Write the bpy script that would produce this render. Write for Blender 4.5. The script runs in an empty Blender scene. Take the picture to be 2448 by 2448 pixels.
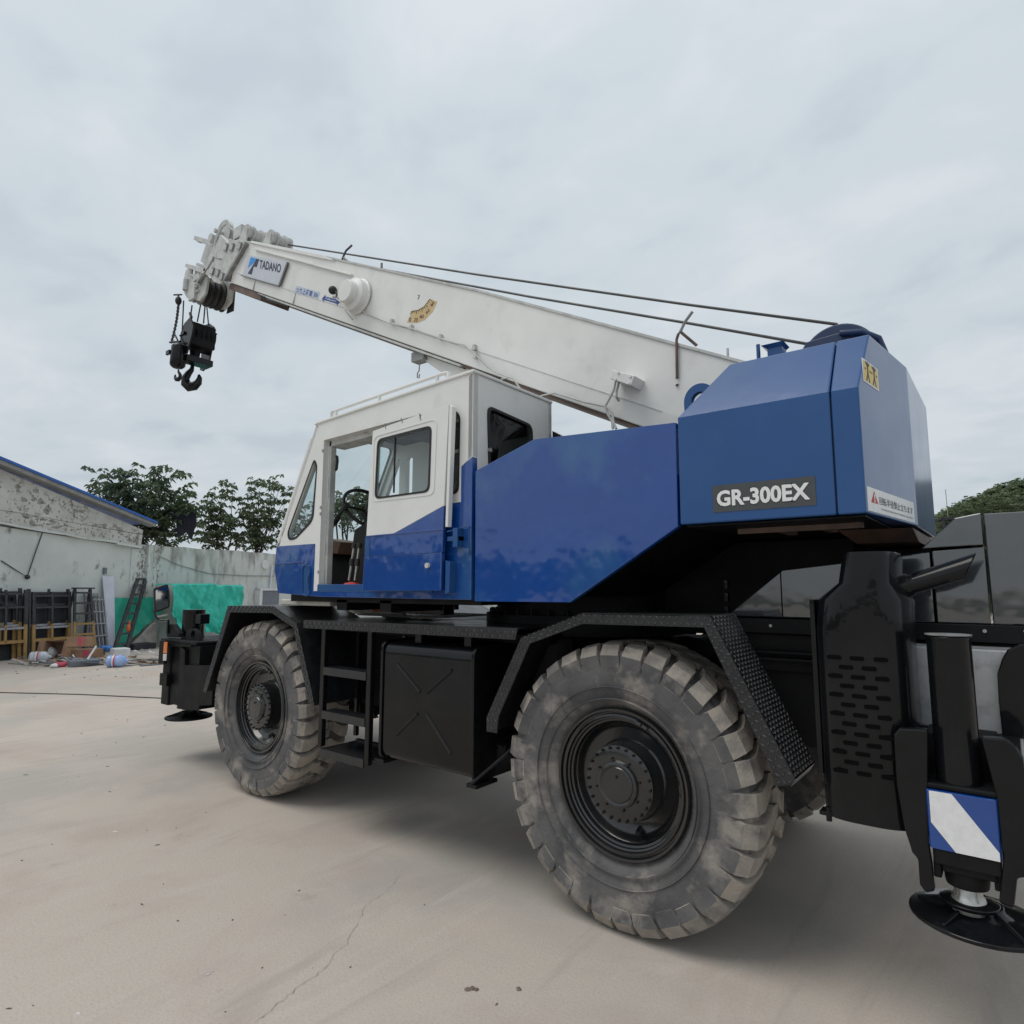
import bpy, bmesh, math, random
from mathutils import Vector, Matrix, noise
from mathutils.geometry import tessellate_polygon

SC = bpy.context.scene
COL = SC.collection
R = math.radians

# ------------------------------------------------------------------ camera
cam_data = bpy.data.cameras.new('camera')
cam = bpy.data.objects.new('camera', cam_data)
COL.objects.link(cam)
cam_data.sensor_width = 36.0
cam_data.lens = 36.0 * 1520.08 / 2448
cam_data.clip_start = 0.05
cam_data.clip_end = 1500
cam.matrix_world = (Matrix.Translation((0, -3.042, 1.7223)) @ Matrix.Rotation(0.6668, 4, 'Z')
                    @ Matrix.Rotation(math.pi / 2 + 0.1206, 4, 'X') @ Matrix.Rotation(0.0021, 4, 'Z'))
SC.camera = cam

# ------------------------------------------------------------------ light
SUN_EL, SUN_AZ = R(62), R(215)
sun_data = bpy.data.lights.new('sun', 'SUN')
sun_data.energy = 1.35
sun_data.angle = R(35)
sun_data.color = (1.0, 0.96, 0.9)
sun = bpy.data.objects.new('sun', sun_data)
COL.objects.link(sun)
sdir = Vector((math.sin(SUN_AZ) * math.cos(SUN_EL), math.cos(SUN_AZ) * math.cos(SUN_EL), math.sin(SUN_EL)))
sun.rotation_euler = sdir.to_track_quat('Z', 'Y').to_euler()
sun.location = (0, 0, 30)

world = bpy.data.worlds.new('World')
SC.world = world
world.use_nodes = True
wn, wl = world.node_tree.nodes, world.node_tree.links
wn.clear()


def nd(t, **kw):
    n = wn.new(t)
    for k, v in kw.items():
        setattr(n, k, v)
    return n


def wmath(op, a, b=None):
    n = nd('ShaderNodeMath', operation=op)
    for i, q in enumerate((a, b)):
        if q is None:
            continue
        if isinstance(q, (int, float)):
            n.inputs[i].default_value = q
        else:
            wl.new(q, n.inputs[i])
    return n.outputs[0]


w_out = nd('ShaderNodeOutputWorld')
w_bg = nd('ShaderNodeBackground')
w_bg2 = nd('ShaderNodeBackground')
w_add = nd('ShaderNodeAddShader')
sky = nd('ShaderNodeTexSky', sky_type='NISHITA', sun_disc=False)
sky.sun_elevation = SUN_EL
sky.sun_rotation = SUN_AZ
sky.dust_density = 4.0
wl.new(sky.outputs[0], w_bg.inputs[0])
w_bg.inputs[1].default_value = 0.006
tc = nd('ShaderNodeTexCoord')
sep = nd('ShaderNodeSeparateXYZ')
wl.new(tc.outputs['Generated'], sep.inputs[0])
zc = wmath('MAXIMUM', sep.outputs[2], 0.0)
den = wmath('ADD', zc, 0.16)
px = wmath('DIVIDE', sep.outputs[0], den)
py = wmath('DIVIDE', sep.outputs[1], den)
comb = nd('ShaderNodeCombineXYZ')
wl.new(px, comb.inputs[0])
wl.new(py, comb.inputs[1])
mp = nd('ShaderNodeMapping')
wl.new(comb.outputs[0], mp.inputs[0])
mp.inputs['Rotation'].default_value = (0, 0, R(20))
mp.inputs['Scale'].default_value = (0.95, 1.2, 1.0)
mp.inputs['Location'].default_value = (3.1, 1.7, 0.0)
n1 = nd('ShaderNodeTexNoise')
n1.inputs['Scale'].default_value = 3.0
n1.inputs['Detail'].default_value = 6.0
n1.inputs['Roughness'].default_value = 0.52
n1.inputs['Distortion'].default_value = 0.25
wl.new(mp.outputs[0], n1.inputs['Vector'])
n2 = nd('ShaderNodeTexNoise')
n2.inputs['Scale'].default_value = 0.7
n2.inputs['Detail'].default_value = 2.0
wl.new(mp.outputs[0], n2.inputs['Vector'])
cl = wmath('ADD', wmath('MULTIPLY', n1.outputs[0], 0.65), wmath('MULTIPLY', n2.outputs[0], 0.35))
ramp = nd('ShaderNodeValToRGB')
ramp.color_ramp.interpolation = 'EASE'
e = ramp.color_ramp.elements
e[0].position, e[0].color = 0.36, (0.49, 0.552, 0.605, 1)
e[1].position, e[1].color = 0.64, (0.622, 0.67, 0.702, 1)
m_ = ramp.color_ramp.elements.new(0.5)
m_.color = (0.558, 0.615, 0.658, 1)
wl.new(cl, ramp.inputs[0])
gain = wmath('ADD', wmath('MULTIPLY', zc, 0.22), 0.98)
wl.new(ramp.outputs[0], w_bg2.inputs[0])
wl.new(gain, w_bg2.inputs[1])
wl.new(w_bg.outputs[0], w_add.inputs[0])
wl.new(w_bg2.outputs[0], w_add.inputs[1])
wl.new(w_add.outputs[0], w_out.inputs[0])

SC.view_settings.view_transform = 'Standard'
SC.view_settings.look = 'None'
SC.view_settings.exposure = 0.0
SC.view_settings.gamma = 1.0
SC.view_settings.use_curve_mapping = False
SC.cycles.max_bounces = 8
SC.cycles.transparent_max_bounces = 16


# ------------------------------------------------------------------ materials
def mat(name, c1, c2=None, scale=6.0, rough=(0.4, 0.5), rscale=3.0, bump=0.0, bscale=20.0, coat=0.0,
        metal=0.0, spec=0.5, detail=5.0, ramp=(0.4, 0.65), crough=0.06, c3=None, c3scale=1.0, c3ramp=(0.5, 0.7),
        stretch=(1, 1, 1), c3stretch=(1, 1, 1), cior=1.5, c3z=None):
    m = bpy.data.materials.new(name)
    m.use_nodes = True
    N, L = m.node_tree.nodes, m.node_tree.links
    b = N['Principled BSDF']
    b.inputs['Metallic'].default_value = metal
    b.inputs['Specular IOR Level'].default_value = spec
    b.inputs['Coat Weight'].default_value = coat
    b.inputs['Coat Roughness'].default_value = crough
    b.inputs['Coat IOR'].default_value = cior
    t = N.new('ShaderNodeTexCoord')

    def nz(sc, det=detail, st=(1, 1, 1), off=0.0):
        mpn = N.new('ShaderNodeMapping')
        mpn.inputs['Scale'].default_value = st
        mpn.inputs['Location'].default_value = (off, off * 0.7, off * 1.3)
        L.new(t.outputs['Object'], mpn.inputs[0])
        n = N.new('ShaderNodeTexNoise')
        n.inputs['Scale'].default_value = sc
        n.inputs['Detail'].default_value = det
        n.inputs['Roughness'].default_value = 0.6
        L.new(mpn.outputs[0], n.inputs['Vector'])
        return n.outputs[0]

    def mr(src, a, bb, lo, hi):
        n = N.new('ShaderNodeMapRange')
        n.inputs[1].default_value, n.inputs[2].default_value = a, bb
        n.inputs[3].default_value, n.inputs[4].default_value = lo, hi
        L.new(src, n.inputs[0])
        return n.outputs[0]

    if c2 is None:
        c2 = tuple(v * 0.9 for v in c1)
    mx = N.new('ShaderNodeMix')
    mx.data_type = 'RGBA'
    mx.inputs[6].default_value = (*c1, 1)
    mx.inputs[7].default_value = (*c2, 1)
    L.new(mr(nz(scale, st=stretch), ramp[0], ramp[1], 0, 1), mx.inputs[0])
    colout = mx.outputs[2]
    if c3 is not None:
        mx2 = N.new('ShaderNodeMix')
        mx2.data_type = 'RGBA'
        L.new(colout, mx2.inputs[6])
        mx2.inputs[7].default_value = (*c3, 1)
        c3n = nz(c3scale, 7.0, c3stretch, 5.3)
        if c3z is not None:                        # dirt that is thicker towards the wall's weathered top
            sp = N.new('ShaderNodeSeparateXYZ')
            L.new(t.outputs['Object'], sp.inputs[0])
            ad = N.new('ShaderNodeMath')
            L.new(c3n, ad.inputs[0])
            L.new(mr(sp.outputs[2], c3z[0], c3z[1], 0, c3z[2]), ad.inputs[1])
            c3n = ad.outputs[0]
        L.new(mr(c3n, c3ramp[0], c3ramp[1], 0, 1), mx2.inputs[0])
        colout = mx2.outputs[2]
    L.new(colout, b.inputs['Base Color'])
    L.new(mr(nz(rscale, 4.0, (1, 1, 1), 9.1), 0.35, 0.65, rough[0], rough[1]), b.inputs['Roughness'])
    if bump:
        bp_ = N.new('ShaderNodeBump')
        bp_.inputs['Strength'].default_value = 1.0
        bp_.inputs['Distance'].default_value = bump
        L.new(nz(bscale, 4.0, stretch, 2.2), bp_.inputs['Height'])
        L.new(bp_.outputs[0], b.inputs['Normal'])
        L.new(bp_.outputs[0], b.inputs['Coat Normal'])
    return m


def glass_mat(name, tint, frac=1.0):
    m = bpy.data.materials.new(name)
    m.use_nodes = True
    N, L = m.node_tree.nodes, m.node_tree.links
    N.clear()
    o = N.new('ShaderNodeOutputMaterial')
    tr = N.new('ShaderNodeBsdfTransparent')
    tr.inputs[0].default_value = (*tint, 1)
    gl = N.new('ShaderNodeBsdfGlossy')
    gl.inputs['Roughness'].default_value = 0.02
    gl.inputs[0].default_value = (0.95, 0.98, 1, 1)
    ge = N.new('ShaderNodeNewGeometry')
    dt = N.new('ShaderNodeVectorMath')
    dt.operation = 'DOT_PRODUCT'
    L.new(ge.outputs['Normal'], dt.inputs[0])
    L.new(ge.outputs['Incoming'], dt.inputs[1])
    prev = dt.outputs['Value']
    for op, a, b_ in (('ABSOLUTE', None, None), ('SUBTRACT', 1.0, 'p'), ('POWER', 'p', 5.0), ('MULTIPLY', 'p', 0.7), ('ADD', 'p', 0.045)):
        q = N.new('ShaderNodeMath')
        q.operation = op
        if a is None:
            L.new(prev, q.inputs[0])
        else:
            for i, vv in enumerate((a, b_)):
                if vv == 'p':
                    L.new(prev, q.inputs[i])
                else:
                    q.inputs[i].default_value = vv
        prev = q.outputs[0]
    mx = N.new('ShaderNodeMixShader')
    L.new(prev, mx.inputs[0])
    L.new(tr.outputs[0], mx.inputs[1])
    L.new(gl.outputs[0], mx.inputs[2])
    L.new(mx.outputs[0], o.inputs[0])
    return m


M = dict(
    blue=mat('blue_paint', (0.003, 0.045, 0.235), (0.004, 0.055, 0.265), 1.5, (0.2, 0.3), 2.5, 0.014, 1.25, 1.0, crough=0.075, spec=0.12,
             c3=(0.03, 0.11, 0.26), c3scale=1.6, c3ramp=(0.5, 0.72), cior=1.65),  # third colour: pale blotches that paint hazy sky reflection into the blue
    blue_flat=mat('blue_cover_paint', (0.010, 0.066, 0.215), (0.013, 0.074, 0.235), 2.0, (0.3, 0.38), 2.5, 0.0015, 2.5, 0.65, crough=0.13, cior=1.5, spec=0.2,
                  c3=(0.026, 0.092, 0.225), c3scale=1.2, c3ramp=(0.5, 0.8)),
    white=mat('white_paint', (0.74, 0.74, 0.715), (0.69, 0.69, 0.67), 3.0, (0.35, 0.5), 3.0, 0.0008, 8.0, 0.2, crough=0.2,
              c3=(0.6, 0.6, 0.58), c3scale=2.6, c3ramp=(0.58, 0.75)),
    offwhite=mat('boom_head_paint', (0.53, 0.54, 0.52), (0.40, 0.405, 0.39), 9.0, (0.4, 0.6), 5.0, 0.001, 20.0,
                 c3=(0.2, 0.19, 0.17), c3scale=11.0, c3ramp=(0.62, 0.78)),
    black=mat('black_gloss_paint', (0.004, 0.0046, 0.0055), (0.008, 0.0085, 0.010), 3.0, (0.2, 0.34), 3.0, 0.003, 3.0, 0.42, spec=0.1, crough=0.05),
    black2=mat('black_chassis_paint', (0.005, 0.0054, 0.0065), (0.010, 0.010, 0.011), 5.0, (0.45, 0.62), 4.0, 0.0015, 15.0, spec=0.2),
    hood=mat('black_hood_paint', (0.022, 0.027, 0.032), (0.03, 0.035, 0.041), 2.0, (0.14, 0.24), 2.0, 0.004, 1.6, 1.0, spec=0.5, crough=0.05, cior=1.9),
    tread=mat('black_tread_plate', (0.011, 0.012, 0.014), (0.02, 0.021, 0.024), 12.0, (0.3, 0.45), 6.0, 0.001, 30.0, 0.3, spec=0.4),
    lozenge=mat('worn_highlit_lozenge', (0.075, 0.077, 0.083), (0.03, 0.031, 0.035), 14.0, (0.2, 0.35), 6.0, spec=0.9),  # worn lozenges, paler so their bright highlights sit in the colour
    void=mat('dark_opening', (0.002, 0.002, 0.002), None, 8.0, (0.8, 0.9), spec=0.1),
    grey=mat('worn_grey_steel', (0.2, 0.205, 0.21), (0.3, 0.3, 0.295), 6.0, (0.3, 0.5), 5.0, 0.003, 9.0, c3=(0.1, 0.1, 0.1), c3scale=5.0),
    rim=mat('black_wheel_paint', (0.007, 0.0078, 0.009), (0.014, 0.014, 0.015), 4.0, (0.18, 0.32), 5.0, 0.001, 8.0, 0.7, spec=0.5, crough=0.08),
    silver=mat('lightened_grey_paint', (0.5, 0.51, 0.52), (0.4, 0.41, 0.42), 5.0, (0.25, 0.4), 5.0, 0.003, 9.0, c3=(0.22, 0.22, 0.215), c3scale=5.0, c3ramp=(0.55, 0.7), coat=0.3),  # worn grey paint, lightened: strong light and ground reflection put into the colour
    navy=mat('navy_winch_paint', (0.012, 0.03, 0.085), (0.016, 0.036, 0.1), 6.0, (0.35, 0.5)),
    steel=mat('bare_steel', (0.5, 0.5, 0.48), (0.35, 0.34, 0.32), 20.0, (0.25, 0.4), 9.0, metal=0.9),
    rope=mat('steel_rope', (0.03, 0.03, 0.033), (0.05, 0.05, 0.05), 60.0, (0.4, 0.55)),
    rubber=mat('tyre_sidewall', (0.12, 0.115, 0.114), (0.07, 0.07, 0.074), 4.0, (0.75, 0.92), 6.0, 0.006, 24.0,
               c3=(0.27, 0.245, 0.218), c3scale=5.0, c3ramp=(0.5, 0.66), ramp=(0.38, 0.62)),
    lug=mat('tyre_tread_dusty', (0.36, 0.318, 0.272), (0.24, 0.22, 0.198), 6.0, (0.85, 0.95), 6.0, 0.008, 26.0,
            c3=(0.125, 0.12, 0.12), c3scale=7.0, c3ramp=(0.5, 0.7)),
    seal=mat('black_rubber_seal', (0.012, 0.012, 0.013), None, 8.0, (0.5, 0.6)),
    dark=mat('cab_interior_dark', (0.018, 0.017, 0.017), (0.03, 0.028, 0.027), 6.0, (0.6, 0.8)),
    seat=mat('seat_fabric', (0.05, 0.05, 0.055), (0.09, 0.085, 0.08), 25.0, (0.8, 0.95)),
    brown=mat('console_board', (0.2, 0.115, 0.075), (0.14, 0.08, 0.055), 8.0, (0.5, 0.7)),
    red=mat('red_rubber', (0.5, 0.045, 0.04), None, 8.0, (0.5, 0.6)),
    orange=mat('orange_lens', (0.75, 0.2, 0.03), (0.62, 0.15, 0.02), 30.0, (0.15, 0.2), coat=0.5),
    lens=mat('clear_lens', (0.6, 0.6, 0.58), None, 30.0, (0.1, 0.2), coat=0.5),
    mirror=mat('mirror_glass', (0.75, 0.78, 0.8), None, 3.0, (0.02, 0.05), metal=1.0),
    cream=mat('cream_deck_paint', (0.6, 0.58, 0.52), (0.5, 0.48, 0.43), 9.0, (0.5, 0.7)),
    under=mat('brown_underside', (0.16, 0.10, 0.075), (0.07, 0.055, 0.05), 5.0, (0.5, 0.7)),  # brown mixed at random with a darker brown
    decal_white=mat('white_decal', (0.78, 0.78, 0.78), None, 30.0, (0.3, 0.4)),
    decal_silver=mat('silver_decal', (0.5, 0.53, 0.58), (0.55, 0.58, 0.63), 4.0, (0.3, 0.4)),
    decal_grey=mat('charcoal_decal', (0.06, 0.065, 0.068), None, 30.0, (0.35, 0.45)),
    decal_yellow=mat('yellow_decal', (0.72, 0.53, 0.14), (0.66, 0.5, 0.16), 20.0, (0.4, 0.5)),
    decal_tan=mat('tan_decal', (0.6, 0.45, 0.24), (0.5, 0.36, 0.18), 15.0, (0.5, 0.6)),
    decal_blue=mat('deep_blue_decal', (0.02, 0.07, 0.3), None, 30.0, (0.4, 0.5)),
    decal_sky=mat('sky_blue_decal', (0.03, 0.27, 0.68), None, 30.0, (0.4, 0.5)),
    decal_navy=mat('navy_decal', (0.02, 0.02, 0.055), None, 30.0, (0.4, 0.5)),
    decal_pale=mat('pale_blue_decal', (0.5, 0.56, 0.66), None, 30.0, (0.4, 0.5)),
    ink=mat('black_ink', (0.015, 0.015, 0.016), None, 30.0, (0.4, 0.5)),
    ink_grey=mat('grey_ink', (0.12, 0.12, 0.13), None, 30.0, (0.4, 0.5)),
    glass=glass_mat('cab_glass', (0.9, 0.94, 0.94)),
    glass_dark=glass_mat('tinted_glass', (0.5, 0.55, 0.57)),
)


# ------------------------------------------------------------------ mesh helpers
class MB:
    def __init__(self):
        self.v, self.f, self.m, self.s = [], [], [], []

    def add(self, verts, faces, mi=0, smooth=False):
        o = len(self.v)
        self.v.extend([tuple(p) for p in verts])
        for fc in faces:
            self.f.append([i + o for i in fc])
            self.m.append(mi)
            self.s.append(smooth)
        return self

    def box(self, x0, x1, y0, y1, z0, z1, mi=0):
        return self.hexa([(x0, y0, z0), (x1, y0, z0), (x1, y1, z0), (x0, y1, z0)],
                         [(x0, y0, z1), (x1, y0, z1), (x1, y1, z1), (x0, y1, z1)], mi)

    def hexa(self, a, b, mi=0, smooth=False):
        n = len(a)
        fs = [list(range(n))[::-1], list(range(n, 2 * n))]
        fs += [[i, (i + 1) % n, n + (i + 1) % n, n + i] for i in range(n)]
        return self.add(list(a) + list(b), fs, mi, smooth)

    def prism(self, poly, y0, y1, mi=0):          # outline in x,z pushed along y
        return self.hexa([(x, y0, z) for x, z in poly], [(x, y1, z) for x, z in poly], mi)

    def prism_x(self, poly, x0, x1, mi=0):        # outline in y,z pushed along x
        return self.hexa([(x0, y, z) for y, z in poly], [(x1, y, z) for y, z in poly], mi)

    def prism_z(self, poly, z0, z1, mi=0):
        return self.hexa([(x, y, z0) for x, y in poly], [(x, y, z1) for x, y in poly], mi)

    def plate(self, outer, holes, mapf, t, mi=0):
        loops = [list(outer)] + [list(h) for h in holes]
        flat = [p for lp in loops for p in lp]
        tris = tessellate_polygon([[Vector((a, b, 0)) for a, b in lp] for lp in loops])
        n = len(flat)
        vs = [mapf(a, b, 0) for a, b in flat] + [mapf(a, b, t) for a, b in flat]
        fs = [list(q) for q in tris] + [[i + n for i in q][::-1] for q in tris]
        o = 0
        for lp in loops:
            k = len(lp)
            fs += [[o + i, o + (i + 1) % k, n + o + (i + 1) % k, n + o + i] for i in range(k)]
            o += k
        return self.add(vs, fs, mi)

    def tube(self, pts, r, n=8, mi=0, smooth=True, r1=None):
        pts = [Vector(p) for p in pts]
        rings, prev = [], None
        for i, p in enumerate(pts):
            d = (pts[min(i + 1, len(pts) - 1)] - pts[max(i - 1, 0)]).normalized()
            if prev is None:
                a = Vector((0, 0, 1)) if abs(d.z) < 0.9 else Vector((1, 0, 0))
                u = d.cross(a).normalized()
            else:
                u = (prev - d * prev.dot(d)).normalized()
            prev = u
            w = d.cross(u)
            rr = r if r1 is None else r + (r1 - r) * i / (len(pts) - 1)
            rings.append([p + (u * math.cos(2 * math.pi * k / n) + w * math.sin(2 * math.pi * k / n)) * rr for k in range(n)])
        vs = [q for rg in rings for q in rg]
        fs = []
        for i in range(len(rings) - 1):
            for k in range(n):
                fs.append([i * n + k, i * n + (k + 1) % n, (i + 1) * n + (k + 1) % n, (i + 1) * n + k])
        self.add(vs, fs, mi, smooth)
        self.add(rings[0], [list(range(n))[::-1]], mi)
        self.add(rings[-1], [list(range(n))], mi)
        return self

    def cyl(self, p0, p1, r0, r1=None, n=20, mi=0):
        return self.tube([p0, p1], r0, n, mi, True, r0 if r1 is None else r1)

    def lathe(self, prof, org, n=48, mi=0, axis='Y', closed=False, smooth=True, a0=0.0):
        # prof: (radius, height along axis)
        vs = []
        for r, h in prof:
            for k in range(n):
                a = a0 + 2 * math.pi * k / n
                c, s = r * math.cos(a), r * math.sin(a)
                if axis == 'Y':
                    q = (c, h, s)
                elif axis == 'Z':
                    q = (c, s, h)
                else:
                    q = (h, c, s)
                vs.append((org[0] + q[0], org[1] + q[1], org[2] + q[2]))
        fs = []
        m = len(prof)
        for i in range(m if closed else m - 1):
            for k in range(n):
                j = (i + 1) % m
                fs.append([i * n + k, i * n + (k + 1) % n, j * n + (k + 1) % n, j * n + k])
        return self.add(vs, fs, mi, smooth)

    def sphere(self, c, r, n=12, mi=0, sq=(1, 1, 1)):
        prof = [(max(1e-4, math.sin(math.pi * i / n)), -math.cos(math.pi * i / n)) for i in range(n + 1)]
        vs, o = [], len(prof)
        for rr, h in prof:
            for k in range(n * 2):
                a = math.pi * k / n
                vs.append((c[0] + r * sq[0] * rr * math.cos(a), c[1] + r * sq[1] * rr * math.sin(a), c[2] + r * sq[2] * h))
        fs = [[i * 2 * n + k, i * 2 * n + (k + 1) % (2 * n), (i + 1) * 2 * n + (k + 1) % (2 * n), (i + 1) * 2 * n + k]
              for i in range(n) for k in range(2 * n)]
        return self.add(vs, fs, mi, True)


WORLD = {}


def wloc(o):
    return WORLD.get(o.name, Vector((0, 0, 0)))


def empty(name, loc, label=None, cat=None, group=None):
    o = bpy.data.objects.new(name, None)
    o.empty_display_size = 0.2
    COL.objects.link(o)
    o.location = loc
    WORLD[o.name] = Vector(loc)
    tag(o, label, cat, group)
    return o


def tag(o, label=None, cat=None, group=None, kind=None):
    if label:
        o['label'] = label
    if cat:
        o['category'] = cat
    if group:
        o['group'] = group
    if kind:
        o['kind'] = kind
    return o


def part(name, mb, mats, parent=None, bevel=0.0, seg=2, label=None, kind=None, origin=None, recalc=True):
    if not isinstance(mats, (list, tuple)):
        mats = [mats]
    xs = [[p[i] for p in mb.v] for i in range(3)]
    c = Vector(origin) if origin is not None else Vector([(min(a) + max(a)) / 2 for a in xs])
    me = bpy.data.meshes.new(name)
    me.from_pydata([(p[0] - c.x, p[1] - c.y, p[2] - c.z) for p in mb.v], [], mb.f)
    for m in mats:
        me.materials.append(m)
    me.polygons.foreach_set('material_index', mb.m)
    me.polygons.foreach_set('use_smooth', mb.s)
    if recalc:
        b = bmesh.new()
        b.from_mesh(me)
        bmesh.ops.recalc_face_normals(b, faces=b.faces)
        for ed in b.edges:
            if len(ed.link_faces) == 2 and ed.calc_face_angle(0.0) > 0.62:
                ed.smooth = False
        b.to_mesh(me)
        b.free()
    me.update()
    o = bpy.data.objects.new(name, me)
    COL.objects.link(o)
    o.location = c - (wloc(parent) if parent else Vector((0, 0, 0)))
    if parent:
        o.parent = parent
    WORLD[o.name] = c
    if bevel:
        md = o.modifiers.new('bevel', 'BEVEL')
        md.width = bevel
        md.segments = seg
        md.limit_method = 'ANGLE'
        md.angle_limit = R(35)
        md.harden_normals = False
    if label:
        o['label'] = label
    if kind:
        o['kind'] = kind
    return o


def copy_part(o, parent, world_loc, rot=None):
    c = o.copy()
    COL.objects.link(c)
    c.parent = parent
    c.location = Vector(world_loc) - (wloc(parent) if parent else Vector((0, 0, 0)))
    WORLD[c.name] = Vector(world_loc)
    if rot is not None:
        c.rotation_euler = rot
    for ch in o.children:
        d = ch.copy()
        COL.objects.link(d)
        d.parent = c
        for g in ch.children:
            k = g.copy()
            COL.objects.link(k)
            k.parent = d
    return c


def rp(poly, r, n=4):                             # round the corners of an outline
    out = []
    k = len(poly)
    for i in range(k):
        p0, p, p1 = Vector(poly[i - 1]), Vector(poly[i]), Vector(poly[(i + 1) % k])
        a, b = (p0 - p), (p1 - p)
        d = min(r, a.length * 0.45, b.length * 0.45)
        s, e_ = p + a.normalized() * d, p + b.normalized() * d
        for j in range(n + 1):
            t = j / n
            q = s * (1 - t) ** 2 + p * 2 * t * (1 - t) + e_ * t * t
            out.append((q.x, q.y))
    return out


def inset(poly, d):
    cx = sum(p[0] for p in poly) / len(poly)
    cy = sum(p[1] for p in poly) / len(poly)
    out = []
    for x, y in poly:
        l = math.hypot(x - cx, y - cy)
        out.append((cx + (x - cx) * (l - d) / l, cy + (y - cy) * (l - d) / l))
    return out


def my(y0):
    return lambda a, b, c: (a, y0 + c, b)


def mx_(x0):
    return lambda a, b, c: (x0 + c, a, b)


def frame_map(o, u, v, n):
    o, u, v, n = Vector(o), Vector(u), Vector(v), Vector(n)
    return lambda a, b, c: tuple(o + u * a + v * b + n * c)


def text(name, s, mapf, x0, y0, w, h, m, parent, bold=0.0, depth=0.0015, shear=0.0):
    cu = bpy.data.curves.new(name, 'FONT')
    cu.body = s
    cu.size = 1.0
    cu.offset = bold
    cu.resolution_u = 3
    ob = bpy.data.objects.new(name, cu)
    COL.objects.link(ob)
    dg = bpy.context.evaluated_depsgraph_get()
    dg.update()
    me = bpy.data.meshes.new_from_object(ob.evaluated_get(dg))
    bpy.data.objects.remove(ob)
    if not me.vertices:
        return None
    xs = [v.co.x for v in me.vertices]
    ys = [v.co.y for v in me.vertices]
    sx, sy = w / (max(xs) - min(xs)), h / (max(ys) - min(ys))
    mb = MB()
    mb.add([mapf(x0 + (v.co.x - min(xs)) * sx + shear * (v.co.y - min(ys)) * sy, y0 + (v.co.y - min(ys)) * sy, depth) for v in me.vertices],
           [list(p.vertices) for p in me.polygons])
    bpy.data.meshes.remove(me)
    return part(name, mb, m, parent)


# ------------------------------------------------------------------ the crane: root
crane = empty('mobile_crane', (-3.4, 1.15, 0),
              'large blue, white and black mobile crane with raised telescopic boom and dusty tyres', 'crane')
YC = 1.15                                          # centre line


def near(y0):                                      # plane facing the yard (-y)
    return lambda a, b, c: (a, y0 - c, b)


# ---- chassis
mb = MB()
mb.prism([(-6.75, 1.18), (-6.2, 1.3), (0.35, 1.42), (0.35, 0.95), (-2.0, 0.9), (-3.0, 0.8), (-4.4, 0.8), (-6.3, 0.86), (-6.75, 0.9)], 0.55, 1.75)
mb.box(-4.4, -2.3, 0.2, 2.1, 1.38, 1.44)
for ax in (-5.128, -1.683):
    mb.cyl((ax, 0.3, 0.72), (ax, 2.0, 0.72), 0.14, n=16)
    mb.lathe([(0.02, -0.22), (0.2, -0.18), (0.28, 0.0), (0.2, 0.18), (0.02, 0.22)], (ax, 1.15, 0.72), 20)
    mb.box(ax - 0.25, ax + 0.25, 0.5, 0.62, 0.75, 1.2)
    mb.box(ax - 0.25, ax + 0.25, 1.68, 1.8, 0.75, 1.2)
mb.prism([(-2.62, 0.66), (-2.62, 1.38), (-2.2, 1.42), (-2.15, 1.0), (-2.3, 0.76)], 0.34, 0.38)
mb.prism([(-6.1, 0.62), (-6.2, 1.3), (-5.6, 1.45), (-5.75, 0.7)], 0.3, 0.34)
mb.box(-4.35, -3.5, 0.46, 0.5, 0.78, 1.4)
part('chassis', mb, M['black2'], crane, 0.006)
mb = MB()
mb.lathe([(0.78, 1.42), (0.78, 1.55), (0.70, 1.55), (0.70, 1.70), (0.0, 1.70)], (-2.55, 1.15, 0), 56, axis='Z')
for k in range(36):
    a = 2 * math.pi * k / 36
    mb.cyl((-2.55 + 0.74 * math.cos(a), 1.15 + 0.74 * math.sin(a), 1.55), (-2.55 + 0.74 * math.cos(a), 1.15 + 0.74 * math.sin(a), 1.585), 0.016, n=6)
part('slewing_ring', mb, M['black2'], crane)
mb = MB()
mb.box(-0.699, -0.2, 1.0, 1.9, 1.44, 1.95)
mb.box(-1.9, -0.7, 1.0, 1.9, 1.44, 2.022)
part('engine_bay', mb, M['black2'], crane, 0.01)


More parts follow.
